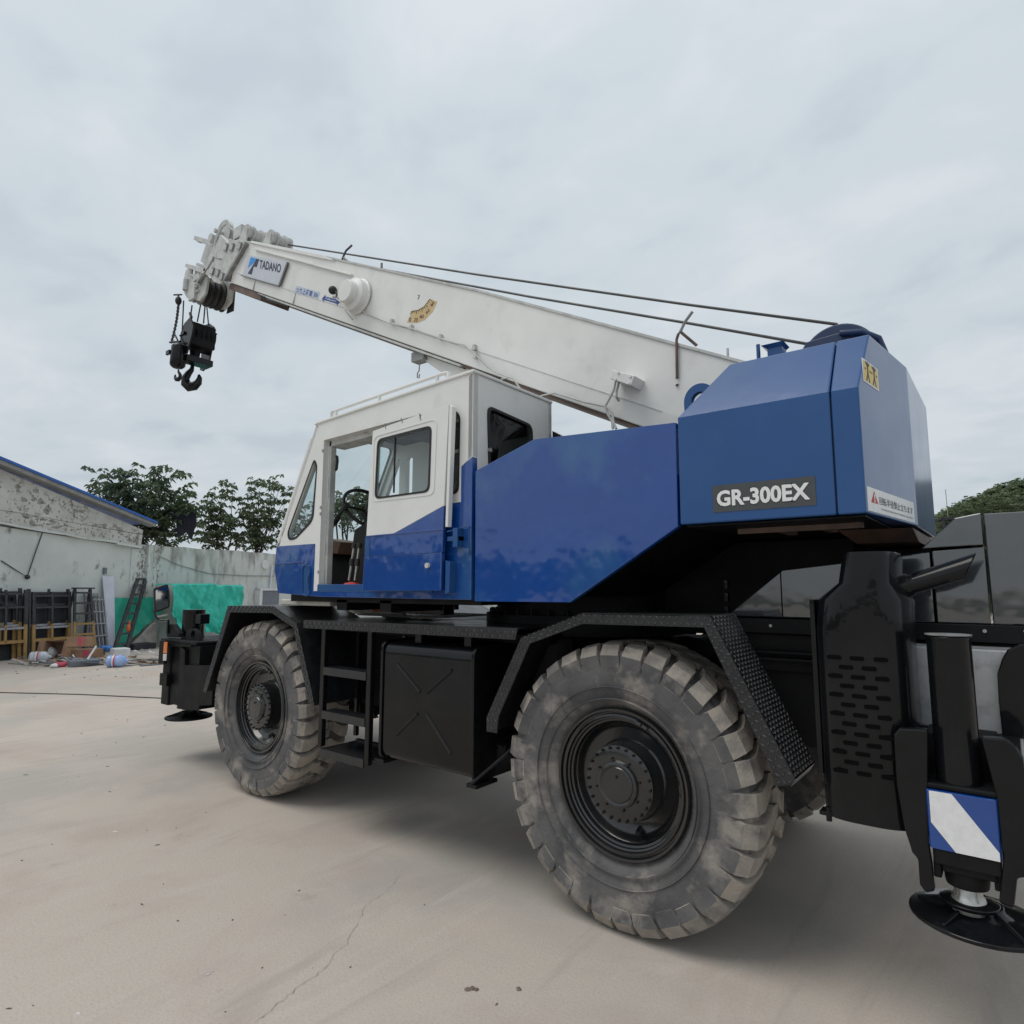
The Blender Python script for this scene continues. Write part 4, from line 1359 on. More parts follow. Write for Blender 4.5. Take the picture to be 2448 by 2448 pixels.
mb = MB()
mb.box(-2.80, -2.70, -0.15, -0.10, 2.02, 2.05)
mb.box(-2.74, -2.70, -0.16, -0.10, 1.98, 2.10)
mb.tube([(-2.79, -0.155, 2.08), (-2.64, -0.12, 2.11), (-2.64, -0.112, 1.93)], 0.006, 6)
mb.prism([(-2.80, 1.90), (-2.76, 1.89), (-2.765, 1.70), (-2.80, 1.69)], -0.16, -0.10)
part('door_stop', mb, M['blue_flat'], door, 0.003)
mb = MB()
for (pa, pb) in (((-3.389,-0.175,2.873), (-3.380,-0.175,2.833)), ((-3.225,-0.175,2.884), (-3.209,-0.175,2.849)), ((-3.046,-0.175,2.885), (-3.028,-0.175,2.835)), ((-3.029,-0.175,2.877), (-3.040,-0.175,2.852))):
    mb.tube([(pa[0], DY - 0.001, pa[2]), (pb[0], DY - 0.001, pb[2])], 0.003, 5)
part('paint_scratches', mb, M['ink_grey'], door, kind='stuff')
# ---- rail on the cab roof
mb = MB()
ry = -0.06
rf = lambda x: 3.122 + (x + 2.622) * 0.0432
xa, xb = (-4.116,-0.060,3.083)[0], (-2.964,-0.060,3.171)[0]
zr = 0.062
mb.tube([(xa - 0.06, ry, rf(xa - 0.06)), (xa - 0.055, ry, rf(xa) + 0.06), (xa - 0.02, ry, rf(xa) + zr), (xa, ry, rf(xa) + zr), (xb, ry, rf(xb) + zr), (xb + 0.04, ry, rf(xb) + zr), (xb + 0.07, ry, rf(xb) + 0.06), (xb + 0.07, ry, rf(xb))], 0.013, 8)
for t in (0.0, 0.45, 0.97):
    x = xa + (xb - xa) * t
    mb.cyl((x, ry, rf(x)), (x, ry, rf(x) + zr), 0.013, n=8)
part('roof_rail', mb, M['white'], crane)
mb = MB()
mb.hexa([(-2.60, 0.74, 2.4), (-2.2, 0.74, 2.4), (-2.2, 0.8, 2.4), (-2.60, 0.8, 2.4)], [(-2.60, 0.74, 2.88), (-2.3, 0.74, 2.7), (-2.3, 0.8, 2.7), (-2.60, 0.8, 2.88)])
part('hose_guard', mb, M['black'], crane)


# ------------------------------------------------------------------ boom
BY0, BY1 = 0.87, 1.43
SU, SV = Vector((-0.898, 0, 0.440)), Vector((-0.440, 0, -0.898))
BO = Vector((-1.24, 0, 3.13))


def bp3(s, t, y):
    p = BO + SU * s + SV * t
    return (p.x, y, p.z)


def bbox_(mb, s0, s1, t0, t1, y0, y1, mi=0):
    a = [bp3(s, t, y) for s, t, y in ((s0, t0, y0), (s1, t0, y0), (s1, t0, y1), (s0, t0, y1))]
    b = [bp3(s, t, y) for s, t, y in ((s0, t1, y0), (s1, t1, y0), (s1, t1, y1), (s0, t1, y1))]
    return mb.hexa(a, b, mi)


def bplate(mb, poly, y0, y1, mi=0):
    return mb.hexa([bp3(s, t, y0) for s, t in poly], [bp3(s, t, y1) for s, t in poly], mi)


def bside(off=0.0):                                # plane of the boom's near side; a runs towards the foot, b upwards
    return lambda a, b, c: bp3(-a, -b, BY0 - off - c)


mb = MB()
sec = [(BY0, 0.0), (BY0, 0.435), (BY0 + 0.012, 0.575), (BY1 - 0.012, 0.575), (BY1, 0.435), (BY1, 0.0)]
top = [(-0.55, 0.0), (0.0, -0.002), (2.5, -0.05), (5.0, -0.018), (7.0, 0.03)]
rings = []
for s, t0 in top:
    rings.append([bp3(s, t0 if t < 0.01 else t, y) for y, t in sec])
vs = [p for r_ in rings for p in r_]
fs = [[i * 6 + k, i * 6 + (k + 1) % 6, (i + 1) * 6 + (k + 1) % 6, (i + 1) * 6 + k] for i in range(len(rings) - 1) for k in range(6)]
fs += [list(range(6))[::-1], [(len(rings) - 1) * 6 + k for k in range(6)]]
mb.add(vs, fs)
boom = part('boom', mb, M['white'], crane, 0.008, label='white telescopic boom section')
mb = MB()
for i in range(len(top) - 1):
    (s0, t0), (s1, t1) = top[i], top[i + 1]
    for y0, y1 in ((BY0 - 0.012, BY0 + 0.03), (BY1 - 0.03, BY1 + 0.012)):
        mb.hexa([bp3(s0, t0 - 0.012, y0), bp3(s1, t1 - 0.012, y0), bp3(s1, t1 - 0.012, y1), bp3(s0, t0 - 0.012, y1)],
                [bp3(s0, t0 + 0.006, y0), bp3(s1, t1 + 0.006, y0), bp3(s1, t1 + 0.006, y1), bp3(s0, t0 + 0.006, y1)])
part('boom_top_edge', mb, M['offwhite'], boom)
mb = MB()
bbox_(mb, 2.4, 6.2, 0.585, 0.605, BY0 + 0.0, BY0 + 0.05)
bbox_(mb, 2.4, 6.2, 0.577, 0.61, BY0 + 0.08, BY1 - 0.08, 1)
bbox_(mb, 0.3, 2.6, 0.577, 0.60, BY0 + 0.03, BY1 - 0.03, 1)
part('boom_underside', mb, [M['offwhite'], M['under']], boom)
mb = MB()
bbox_(mb, 5.1, 6.55, 0.075, 0.10, BY0 - 0.03, BY0)
bbox_(mb, 4.36, 5.1, 0.082, 0.102, BY0 - 0.03, BY0)
mb2 = (6.762,0.134)
part('boom_rib', mb, M['white'], boom, 0.004)
mb = MB()
bplate(mb, [(5.0, -0.035), (6.7, 0.0), (6.7, 0.03), (5.05, 0.005), (4.75, -0.005)], BY0 - 0.02, BY0)
part('boom_stiffener', mb, M['white'], boom, 0.003)
mb = MB()
bbox_(mb, 6.15, 7.05, 0.577, 0.66, BY0 + 0.03, BY0 + 0.42)
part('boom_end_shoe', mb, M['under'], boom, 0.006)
mb = MB()
mb.tube([bp3(6.1, 0.62, BY0 + 0.03), bp3(5.9, 0.62, BY0 + 0.02), bp3(5.45, 0.60, BY0 + 0.02)], 0.02, 8)
mb.tube([bp3(6.2, 0.60, BY0), bp3(6.0, 0.605, BY0)], 0.01, 6)
part('boom_damper', mb, M['seal'], boom)
# weld and seam lines
mb = MB()
for s in (6.35, 5.35):
    bbox_(mb, s - 0.003, s + 0.003, 0.445, 0.572, BY0 - 0.004, BY0 + 0.016)
bbox_(mb, 0.4, 6.9, 0.432, 0.438, BY0 - 0.003, BY0)
part('weld_seam', mb, M['offwhite'], boom)

# ---- makers' board on the boom
sb = [(6.680,0.182), (5.688,0.139), (5.723,0.423), (6.683,0.442)]
mb = MB()
bplate(mb, sb, 0.852, 0.866)
board = part('name_board', mb, M['decal_silver'], boom, 0.002, label='silver board lettered TADANO')
mb = MB()
for a, b in ((sb[1], sb[2]),):
    bplate(mb, [a, b, (b[0] - 0.03, b[1]), (a[0] - 0.03, a[1])], 0.84, 0.852)
mb.tube([bp3(sb[3][0] + 0.02, sb[3][1] + 0.005, 0.85), bp3(sb[2][0], sb[2][1] + 0.01, 0.85)], 0.008, 6)
part('board_holder', mb, M['ink_grey'], board)
bd = lambda a, b, c: bp3(-a, -b, 0.8515 - c)


def bl2(c_):                                       # boom (s, t) -> board plane (a, b)
    return (-c_[0], -c_[1])


t0_, t1_ = bl2((6.320,0.252)), bl2((5.765,0.230))
tb = bl2((6.292,0.297))
# letters run along the boom
lt0, lt1 = (6.308,0.299), (5.774,0.281)
lh0, lh1 = (6.346,0.195), (5.797,0.176)
ang = math.atan2(-(lt1[1] - lt0[1]), -(lt1[0] - lt0[0]))
lw = math.hypot(lt1[0] - lt0[0], lt1[1] - lt0[1])
lh = math.hypot(lh0[0] - lt0[0], lh0[1] - lt0[1]) * 0.97
tu = Vector((math.cos(ang), math.sin(ang)))
tvv = Vector((-(lh0[0] - lt0[0]), -(lh0[1] - lt0[1]))).normalized()
tmap = lambda a, b, c: bd(-lt0[0] + tu.x * a + tvv.x * b, -lt0[1] + tu.y * a + tvv.y * b, c)
text('lettering', 'TADANO', tmap, 0, 0, lw, lh, M['decal_navy'], board, 0.028, 0.001)
mb = MB().plate([bl2((6.590,0.197)), bl2((6.396,0.197)), bl2((6.591,0.339))], [], bd, 0.001)
part('logo_triangle', mb, M['decal_sky'], board)
mb = MB().plate([bl2((6.428,0.202)), bl2((6.364,0.193)), bl2((6.371,0.295)), bl2((6.447,0.298)), bl2((6.446,0.400)), bl2((6.553,0.401))], [], bd, 0.001)
part('logo_stripe', mb, M['decal_navy'], board)

# ---- load sticker, double arrow, angle gauge
bs = lambda a, b, c: bp3(-a, -b, BY0 - 0.001 - c)


def bquad(name, pts, m, parent, off=0.0, t=0.001):
    mb = MB().plate([bl2(p) for p in pts], [], lambda a, b, c: bs(a, b, c + off), t)
    return part(name, mb, m, parent)


def btext(s, p0, p1, ptop, m, parent, bold=0.0):
    wv = Vector(bl2(p1)) - Vector(bl2(p0))
    hv = Vector(bl2(ptop)) - Vector(bl2(p0))
    o_ = Vector(bl2(p0))
    u_, v_ = wv.normalized(), hv.normalized()
    mp_ = lambda a, b, c: bs(o_.x + u_.x * a + v_.x * b, o_.y + u_.y * a + v_.y * b, c + 0.0015)
    return text('lettering', s, mp_, 0, 0, wv.length, hv.length, m, parent, bold, 0.0006)


ld = bquad('load_sticker', [(5.376,0.364), (4.868,0.355), (4.864,0.435), (5.386,0.449)], M['decal_pale'], boom)
btext('つり上荷重 30t', (5.357,0.437), (4.879,0.423), (5.362,0.377), M['decal_blue'], ld, 0.012)
ar = [(800, 470), (880, 390), (878, 425), (1125, 490), (1130, 460), (1175, 545), (1095, 630), (1100, 595), (850, 490), (820, 548)]
ar = [(4.793,0.415), (4.750,0.362), (4.740,0.380), (4.501,0.373), (4.505,0.351), (4.441,0.385), (4.482,0.440), (4.487,0.419), (4.736,0.420), (4.740,0.447)]
aw = bquad('arrow_sticker', ar, M['decal_blue'], boom)
btext('Fullpower', (4.716,0.413), (4.503,0.410), (4.720,0.388), M['decal_white'], aw, 0.01)
gc = [(3.248,0.262), (3.180,0.243), (3.112,0.197), (3.068,0.119), (2.955,0.124), (2.972,0.220), (3.040,0.310), (3.142,0.363), (3.275,0.384)]
ga = bquad('angle_gauge', gc, M['decal_tan'], boom)
for s_, a_, b_, c_ in (('0', (3.256,0.368), (3.220,0.367), (3.265,0.331)), ('20', (3.183,0.356), (3.128,0.349), (3.193,0.322)),
                       ('40', (3.108,0.318), (3.058,0.299), (3.130,0.287)), ('60', (3.040,0.261), (3.009,0.224), (3.065,0.241)),
                       ('80', (2.999,0.183), (2.981,0.141), (3.030,0.173))):
    btext(s_, a_, b_, c_, M['ink'], ga, 0.012)
mb = MB()
ip = [Vector(p) for p in ((3.261,0.274), (3.176,0.247), (3.108,0.201), (3.068,0.123))]
op = [Vector(p) for p in ((3.260,0.302), (3.152,0.274), (3.067,0.217), (3.027,0.129))]
for k in range(13):
    f = k / 12 * 3
    i = min(2, int(f))
    a, b = ip[i].lerp(ip[i + 1], f - i), op[i].lerp(op[i + 1], f - i)
    b = a.lerp(b, 1.0 if k % 3 == 0 else 0.6)
    mb.tube([bp3(a.x, a.y, BY0 - 0.003), bp3(b.x, b.y, BY0 - 0.003)], 0.003, 4)
mb.tube([bp3(p.x, p.y, BY0 - 0.003) for p in ip], 0.0025, 4)
part('gauge_ticks', mb, M['ink'], ga)
btext('7', (3.232,0.152), (3.202,0.150), (3.248,0.112), M['ink_grey'], ga, 0.02)

# ---- cable reel, horn, light box, cables
dc = (4.179,0.277)
o_ = Vector(bp3(4.12, 0.285, BY0))
mb = MB().lathe([(0.0, 0.86), (0.17, 0.86), (0.185, 0.855), (0.185, 0.84), (0.17, 0.83), (0.165, 0.765), (0.12, 0.745), (0.118, 0.69), (0.105, 0.672), (0.0, 0.67)], (o_.x, 0, o_.z), 40)
for k in range(8):
    a = k * math.pi / 4
    mb.cyl((o_.x + 0.175 * math.cos(a), 0.845, o_.z + 0.175 * math.sin(a)), (o_.x + 0.175 * math.cos(a), 0.832, o_.z + 0.175 * math.sin(a)), 0.008, n=6)
reel = part('cable_reel', mb, M['white'], boom)
hn = Vector(bp3(4.56, 0.30, BY0 - 0.05))
mb = MB().sphere(hn, 0.045, 10)
mb.tube([hn + Vector((0.05, 0, -0.03)), hn + Vector((0.08, 0, -0.06)), hn + Vector((0.06, 0, -0.1)), hn + Vector((0.01, 0, -0.08))], 0.007, 6)
part('warning_horn', mb, M['seal'], boom)
mb = MB()
Yc = 0.845
mb.tube([(-5.042,0.750,4.607), (-5.003,0.845,4.521), (-4.878,0.845,4.445), (-4.717,0.845,4.353), (-4.561,0.845,4.265), (-4.410,0.845,4.199), (-4.283,0.845,4.147), (-4.534,0.845,4.261), (-4.263,0.845,4.138), (-3.986,0.845,4.000), (-3.768,0.845,3.889), (-3.581,0.845,3.809), (-3.460,0.845,3.699), (-3.324,0.845,3.562), (-3.211,0.845,3.478), (-3.049,0.845,3.400), (-2.996,0.845,3.325), (-2.927,0.845,3.241), (-2.843,0.845,3.200), (-2.743,0.845,3.206), (-2.647,0.845,3.203), (-2.507,0.845,3.140), (-2.387,0.845,3.085), (-2.214,0.845,3.021)], 0.0075, 6)
mb.tube([(-5.434,0.820,4.776), (-5.296,0.820,4.679), (-5.225,0.820,4.560), (-5.140,0.840,4.459)], 0.008, 6)
mb.tube([(-3.211,0.845,3.400), (-3.156,0.845,3.423), (-3.102,0.845,3.419)], 0.007, 6)
mb.tube([(-2.102,0.800,3.172), (-2.117,0.800,3.112), (-2.160,0.800,3.045), (-2.188,0.800,3.006), (-2.168,0.800,2.946), (-2.135,0.800,2.891), (-2.129,0.800,2.834)], 0.009, 6)
mb.tube([(-2.075,0.800,3.160), (-2.097,0.800,3.096), (-2.097,0.800,3.058), (-2.094,0.830,3.034)], 0.009, 6)
mb.tube([(-2.174,0.800,2.998), (-2.134,0.800,2.953), (-2.124,0.800,2.877), (-2.102,0.800,2.830)], 0.009, 6)
part('boom_cable', mb, M['offwhite'], boom)
mb = MB()
for c_ in ((-4.545,0.850,4.283), (-4.269,0.850,4.153), (-3.881,0.850,3.959), (-3.475,0.850,3.765), (-3.464,0.850,3.686), (-3.436,0.900,4.248), (-3.386,0.900,4.227)):
    mb.box(c_[0] - 0.014, c_[0] + 0.014, c_[1] - 0.012, c_[1] + 0.03, c_[2] - 0.022, c_[2] + 0.022)
part('cable_clip', mb, M['offwhite'], boom)
lb = [(-2.101,3.169), (-2.081,3.227), (-1.913,3.151), (-1.943,3.088)]
mb = MB().prism(lb, 0.72, 0.87)
for c_ in ((-2.034,0.720,3.198), (-1.944,0.720,3.151), (-2.058,0.720,3.154), (-1.960,0.720,3.107)):
    mb.cyl((c_[0], 0.712, c_[2]), (c_[0], 0.72, c_[2]), 0.01, n=8)
part('junction_box', mb, M['white'], boom, 0.008)
mb = MB()
mb.tube([(-1.671,0.855,3.116), (-1.664,0.850,3.383), (-1.651,0.850,3.416), (-1.635,0.850,3.430), (-1.545,0.900,3.327)], 0.010, 8)
mb.cyl((-1.677,0.865,3.078), (-1.675,0.865,3.073), 0.012, n=8)
part('rope_guide', mb, M['under'], boom)
mb = MB().tube([(-1.639,0.850,3.425), (-1.603,0.850,3.488), (-1.547,0.850,3.547)], 0.010, 8)
part('rope_guide', mb, M['grey'], boom)
c_ = (-1.343,0.870,3.222)
mb = MB().cyl((c_[0], 0.9, c_[2] - 0.03), (c_[0], 0.9, (-1.351,0.900,3.260)[2]), 0.008, n=6)
part('boom_pin', mb, M['offwhite'], boom)
# ---- knuckle where the lift ram joins, and ram
mb = MB()
kn = [(3.271,0.559), (3.124,0.603), (2.921,0.666), (2.670,0.712), (2.578,0.747), (2.248,0.708), (2.318,0.569)]
bplate(mb, kn, 0.95, 1.02)
bplate(mb, kn, 1.28, 1.35)
mb.box((-3.876,0.950,3.738)[0], (-3.644,0.950,3.686)[0], 0.96, 1.34, (-3.754,0.950,3.457)[2], (-3.760,0.950,3.792)[2])
part('ram_bracket', mb, M['white'], boom, 0.006)
mb = MB()
mb.cyl((-3.42, 1.15, 3.28), (-2.2, 1.15, 2.15), 0.11, n=24)
mb.cyl((-3.42, 1.0, 3.3), (-3.42, 1.3, 3.3), 0.07, n=16)
part('lift_ram', mb, M['white'], crane)
mb = MB()
h0 = (-4.241,0.930,3.898)
mb.box((-4.313,0.930,3.932)[0], (-4.149,0.930,3.893)[0], 0.9, 1.0, h0[2] - 0.06, h0[2] + 0.03)
mb.tube([(-4.228,0.930,3.828), (-4.235,0.930,3.745), (-4.257,0.930,3.725), (-4.256,0.930,3.683), (-4.233,0.930,3.675), (-4.229,0.930,3.711)], 0.006, 6)
part('hanging_hook', mb, M['grey'], boom)

# ------------------------------------------------------------------ boom head
HYA, HYB = 0.86, 1.44
plate_o = [(6.833,0.042), (7.019,0.025), (7.193,0.083), (7.279,0.102), (7.557,0.025), (7.614,0.160), (7.598,0.282), (7.636,0.403), (7.690,0.581), (7.512,0.595), (7.377,0.641), (7.166,0.639), (7.078,0.481)]
mb = MB()
bplate(mb, plate_o, 0.835, 0.86)
head = part('boom_head', mb, M['offwhite'], crane, 0.004, label='off-white boom head with sheaves')
part('head_plate', bplate(MB(), plate_o, 1.44, 1.465), M['offwhite'], head, 0.004)
mb = MB()
inner_o = [(8.579,0.134), (8.304,0.139), (8.145,0.318), (8.416,0.456), (8.604,0.418)]
bplate(mb, inner_o, 1.10, 1.14)
i2 = [(p[0] - 0.1, p[1]) for p in inner_o]
bplate(mb, i2, 1.40, 1.43)
bplate(mb, [(7.0, 0.04), (7.75, 0.04), (7.9, 0.55), (7.1, 0.57)], 0.88, 1.42)
part('head_web', mb, M['offwhite'], head, 0.004)
mb = MB()
ea, eb = (6.795,0.048), (7.096,0.581)
bplate(mb, [ea, eb, (eb[0] - 0.035, eb[1]), (ea[0] - 0.035, ea[1])], 0.82, 0.868)
part('head_flange', mb, M['grey'], head)
# bars sticking out in front of the head
b0, b1 = (8.599,0.109), (7.957,0.116)
mb = MB()
bplate(mb, [b0, b1, (b1[0], b1[1] + 0.075), (b0[0], b0[1] + 0.06)], 0.93, 0.99)
e_ = (8.434,0.185)
bplate(mb, [(b0[0] - 0.02, b0[1] + 0.05), (b0[0] - 0.17, b0[1] + 0.06), (e_[0] - 0.03, e_[1]), (e_[0] + 0.05, e_[1])], 0.94, 0.98)
j0 = (8.006,0.084)
o_ = Vector(bp3(*j0, 0.0))
mb.cyl((o_.x, 0.90, o_.z), (o_.x, 1.0, o_.z), 0.06, n=14)
part('jib_stay_arm', mb, M['offwhite'], head, 0.004)
b0, b1 = (8.512,0.529), (7.835,0.505)
mb = MB()
bplate(mb, [b0, b1, (b1[0], b1[1] + 0.08), (b0[0], b0[1] + 0.05)], 0.88, 0.94)
b0, b1 = (8.522,0.460), (8.160,0.453)
bplate(mb, [b0, b1, (b1[0], b1[1] + 0.04), (b0[0], b0[1] + 0.04)], 1.02, 1.08)
part('jib_lug', mb, M['offwhite'], head, 0.004)
# lower fork housing
mb = MB()
fo = [(8.558,0.563), (8.035,0.551), (7.820,0.611), (7.774,0.817), (7.902,0.960), (8.325,0.985), (8.552,0.897), (8.596,0.758), (8.608,0.633)]
hl = [(8.419,0.577), (8.317,0.572), (8.287,0.634), (8.396,0.636)]
mb.plate(fo, [hl], lambda a, b, c: bp3(a, b, 0.94 + c), 0.03)
mb.plate(fo, [hl], lambda a, b, c: bp3(a, b, 1.30 + c), 0.03)
part('head_fork', mb, M['offwhite'], head, 0.004)
mb = MB()
for (a_, b_, r_) in (((-9.162,0.930,6.183), (-9.171,0.930,6.026), 0.045), ((-9.215,0.980,6.219), (-9.213,0.980,6.058), 0.03), ((-8.627,0.910,6.103), (-8.762,0.910,5.982), 0.028)):
    mb.cyl(a_, b_, r_, n=14)
for (a_, b_) in (((-8.949,0.925,5.996), (-8.791,0.925,5.968)), ((-9.036,0.925,6.210), (-8.790,0.925,6.103)), ((-8.878,0.925,5.897), (-8.764,0.925,5.901))):
    mb.tube([a_, b_], 0.018, 6)
a_ = (-8.887,0.930,5.882)
mb.box(a_[0] - 0.12, a_[0] + 0.05, 0.9, 0.94, a_[2] - 0.08, a_[2] + 0.12)
a_ = (-8.817,0.920,6.100)
mb.box(a_[0] - 0.08, a_[0] + 0.1, 0.9, 0.94, a_[2] - 0.04, a_[2] + 0.05)
part('head_fittings', mb, M['offwhite'], head, 0.004)
mb = MB()
mb.tube([(-8.167,0.840,6.158), (-8.232,0.840,6.115), (-8.315,0.840,6.059), (-8.680,0.880,5.973)], 0.018, 8)
mb.tube([(-8.148,0.850,6.277), (-8.110,0.840,6.148)], 0.012, 6)
mb.tube([(-8.241,0.840,6.183), (-7.963,0.830,6.058)], 0.008, 6)
mb.tube([(-8.250,0.840,6.112), (-8.170,0.840,6.113)], 0.012, 6)
part('limit_switch_rod', mb, M['grey'], head)
# small bolted U clips on the plate
mb = MB()
for c_ in ((7.279,0.167), (7.110,0.142), (6.915,0.106), (7.483,0.514), (7.317,0.516), (7.172,0.538)):
    bbox_(mb, c_[0] - 0.045, c_[0] - 0.03, c_[1] - 0.05, c_[1] + 0.05, 0.815, 0.835)
    bbox_(mb, c_[0] - 0.03, c_[0] + 0.04, c_[1] + 0.035, c_[1] + 0.05, 0.815, 0.835)
    bbox_(mb, c_[0] - 0.03, c_[0] + 0.03, c_[1] - 0.05, c_[1] - 0.035, 0.815, 0.835)
part('u_clip', mb, M['grey'], head)


def sheave(y, c, r, w=0.045, n=36, m='rope', parent=None, name='sheave'):
    mb = MB().lathe([(0.03, y - w / 2), (r * 0.75, y - w * 0.3), (r * 0.86, y - w / 2), (r, y - w / 2), (r - 0.035, y), (r, y + w / 2), (r * 0.86, y + w / 2), (r * 0.75, y + w * 0.3), (0.03, y + w / 2)], (c[0], 0, c[1]), n)
    return part(name, mb, M[m], parent)


tc_ = (7.827,-0.016)
o_ = Vector(bp3(*tc_, 0))
sheave(1.0, (o_.x, o_.z), 0.20, 0.05, m='offwhite', parent=head, name='top_sheave')
sheave(1.2, (o_.x, o_.z), 0.20, 0.05, m='offwhite', parent=head, name='top_sheave')
mb = MB()
mb.tube([(-8.039,0.900,6.616), (-8.084,0.880,6.585), (-8.170,0.870,6.509), (-8.217,0.860,6.399), (-8.225,0.860,6.318), (-8.160,0.850,6.197)], 0.018, 6)
mb.tube([(-8.753,1.250,7.050), (-8.847,1.250,7.044), (-8.963,1.250,6.974), (-9.038,1.250,6.866)], 0.018, 6)
mb.cyl((o_.x, 0.86, o_.z), (o_.x, 1.44, o_.z), 0.03, n=12)
mb.tube([(-8.045,0.860,6.422), (-7.821,0.860,6.241)], 0.022, 6)
part('sheave_guard', mb, M['offwhite'], head)
lc = (-8.899,1.150,5.985)
LX, LZ = lc[0], lc[2]
for k in range(5):
    sheave(1.0 + 0.082 * k, (LX, LZ), 0.21, 0.07, m='grey' if k < 1 else 'rope', parent=head, name='main_sheave')
mb = MB()
mb.cyl((LX, 0.93, LZ), (LX, 1.42, LZ), 0.05, n=14)
mb.prism([(LX + 0.05, LZ - 0.24), (LX + 0.24, LZ - 0.25), (LX + 0.26, LZ + 0.24), (LX + 0.2, LZ + 0.3)], 1.385, 1.40)
part('sheave_pin', mb, M['rope'], head)
# rope rollers on top
for (a_, nm_) in (((7.033,-0.110), 0), ((6.394,-0.108), 1)):
    o_ = Vector(bp3(*a_, 0))
    mb = MB().cyl((o_.x, 0.92, o_.z), (o_.x, 1.17, o_.z), 0.07, n=20)
    for y in (0.92, 0.99, 1.10, 1.17):
        mb.lathe([(0.03, y - 0.012), (0.092, y - 0.012), (0.092, y + 0.012), (0.03, y + 0.012)], (o_.x, 0, o_.z), 24)
    for y in (0.90, 1.19):
        bplate(mb, [(a_[0] - 0.1, 0.03), (a_[0] - 0.05, a_[1] - 0.04), (a_[0] + 0.05, a_[1] - 0.04), (a_[0] + 0.1, 0.03)], y - 0.01, y + 0.01)
    part('rope_roller', mb, M['offwhite'], head)
mb = MB()
mb.tube([(-7.488,0.920,6.365), (-7.774,1.300,6.527)], 0.014, 6)
mb.tube([(-8.027,0.950,6.578), (-7.941,1.000,6.505)], 0.018, 6)
mb.box(*(lambda p: (p[0] - 0.1, p[0] + 0.1, 0.9, 1.35, p[2] - 0.06, p[2] + 0.1))((-7.719,0.950,6.364)))
part('roller_bar', mb, M['offwhite'], head, 0.004)

# ------------------------------------------------------------------ ropes
mb = MB()
r1 = [(-7.148,1.120,6.131), (-3.692,1.120,4.599), (-1.687,1.140,3.740), (-0.747,1.150,3.348)]
r2 = [(-6.901,1.050,5.956), (-4.959,1.050,5.032), (-3.055,1.080,4.181), (-1.675,1.100,3.585), (-0.885,1.120,3.240)]
mb.tube(r1, 0.010, 8)
mb.tube(r2, 0.010, 8)
rope = part('hoist_rope', mb, M['rope'], crane)
mb = MB()
mb.tube([(-5.022,1.100,5.139), (-4.995,1.080,5.051)], 0.012, 6)
mb.tube([(-5.407,1.000,5.432), (-5.507,1.000,5.404), (-5.560,1.000,5.339), (-5.581,1.000,5.293), (-5.553,1.000,5.205)], 0.012, 6)
mb.tube([(-5.561,1.000,5.347), (-5.477,1.000,5.274), (-5.361,1.000,5.193)], 0.012, 6)
part('rope_stay', mb, M['rope'], rope)

# ------------------------------------------------------------------ hook block
BX = (-9.231,1.150,5.453)[0]
np_ = [(-9.052,5.609), (-8.944,5.439), (-8.968,5.330), (-9.090,5.065), (-9.325,5.115), (-9.339,5.424), (-9.236,5.556)]
mb = MB().prism(np_, 0.965, 0.985)
fp_ = [(-9.293,5.701), (-9.145,5.611), (-9.101,5.468), (-9.149,5.319), (-9.233,5.036), (-9.405,4.977), (-9.498,5.013), (-9.485,5.297), (-9.496,5.714)]
mb.prism(fp_, 1.35, 1.372)
c_ = (-9.160,0.985,5.010)
bs_ = (-9.205,1.160,5.399)
hz = (-9.239,1.160,5.039)[2]
mb.box(bs_[0] - 0.1, bs_[0] + 0.1, 0.98, 1.36, hz - 0.06, hz + 0.03)
block = part('hook_block', mb, M['black'], crane, 0.006, label='black main hook block with large hook')
for k in range(5):
    sheave(1.03 + 0.072 * k, (bs_[0], bs_[2]), 0.172, 0.064, m='black2', parent=block, name='block_sheave')
gz1, gz0 = (-9.106,1.160,5.553)[2], (-9.143,1.160,5.219)[2]
part('rope_guard', MB().box(bs_[0] - 0.15, bs_[0] + 0.155, 0.987, 1.348, gz0, gz1), M['black2'], block, 0.01)
mb = MB()
mb.cyl((bs_[0], 0.94, bs_[2]), (bs_[0], 1.39, bs_[2]), 0.03, n=12)
for c_ in ((-9.278,0.960,5.386), (-9.151,1.380,5.491)):
    mb.cyl((c_[0] - 0.05, c_[1], c_[2]), (c_[0] + 0.05, c_[1], c_[2]), 0.014, n=8)
mb.box(np_[4][0], np_[4][0] + 0.16, 0.955, 0.966, (-9.192,0.960,5.204)[2] - 0.012, (-9.192,0.960,5.204)[2] + 0.012)
part('block_pin', mb, M['black'], block)
mb = MB()
hx = (-9.267,1.160,5.106)
mb.cyl((hx[0], 1.16, hx[2] + 0.09), (hx[0], 1.16, hx[2] - 0.03), 0.075, 0.06, 14)
part('hook_swivel', mb, M['black2'], block)


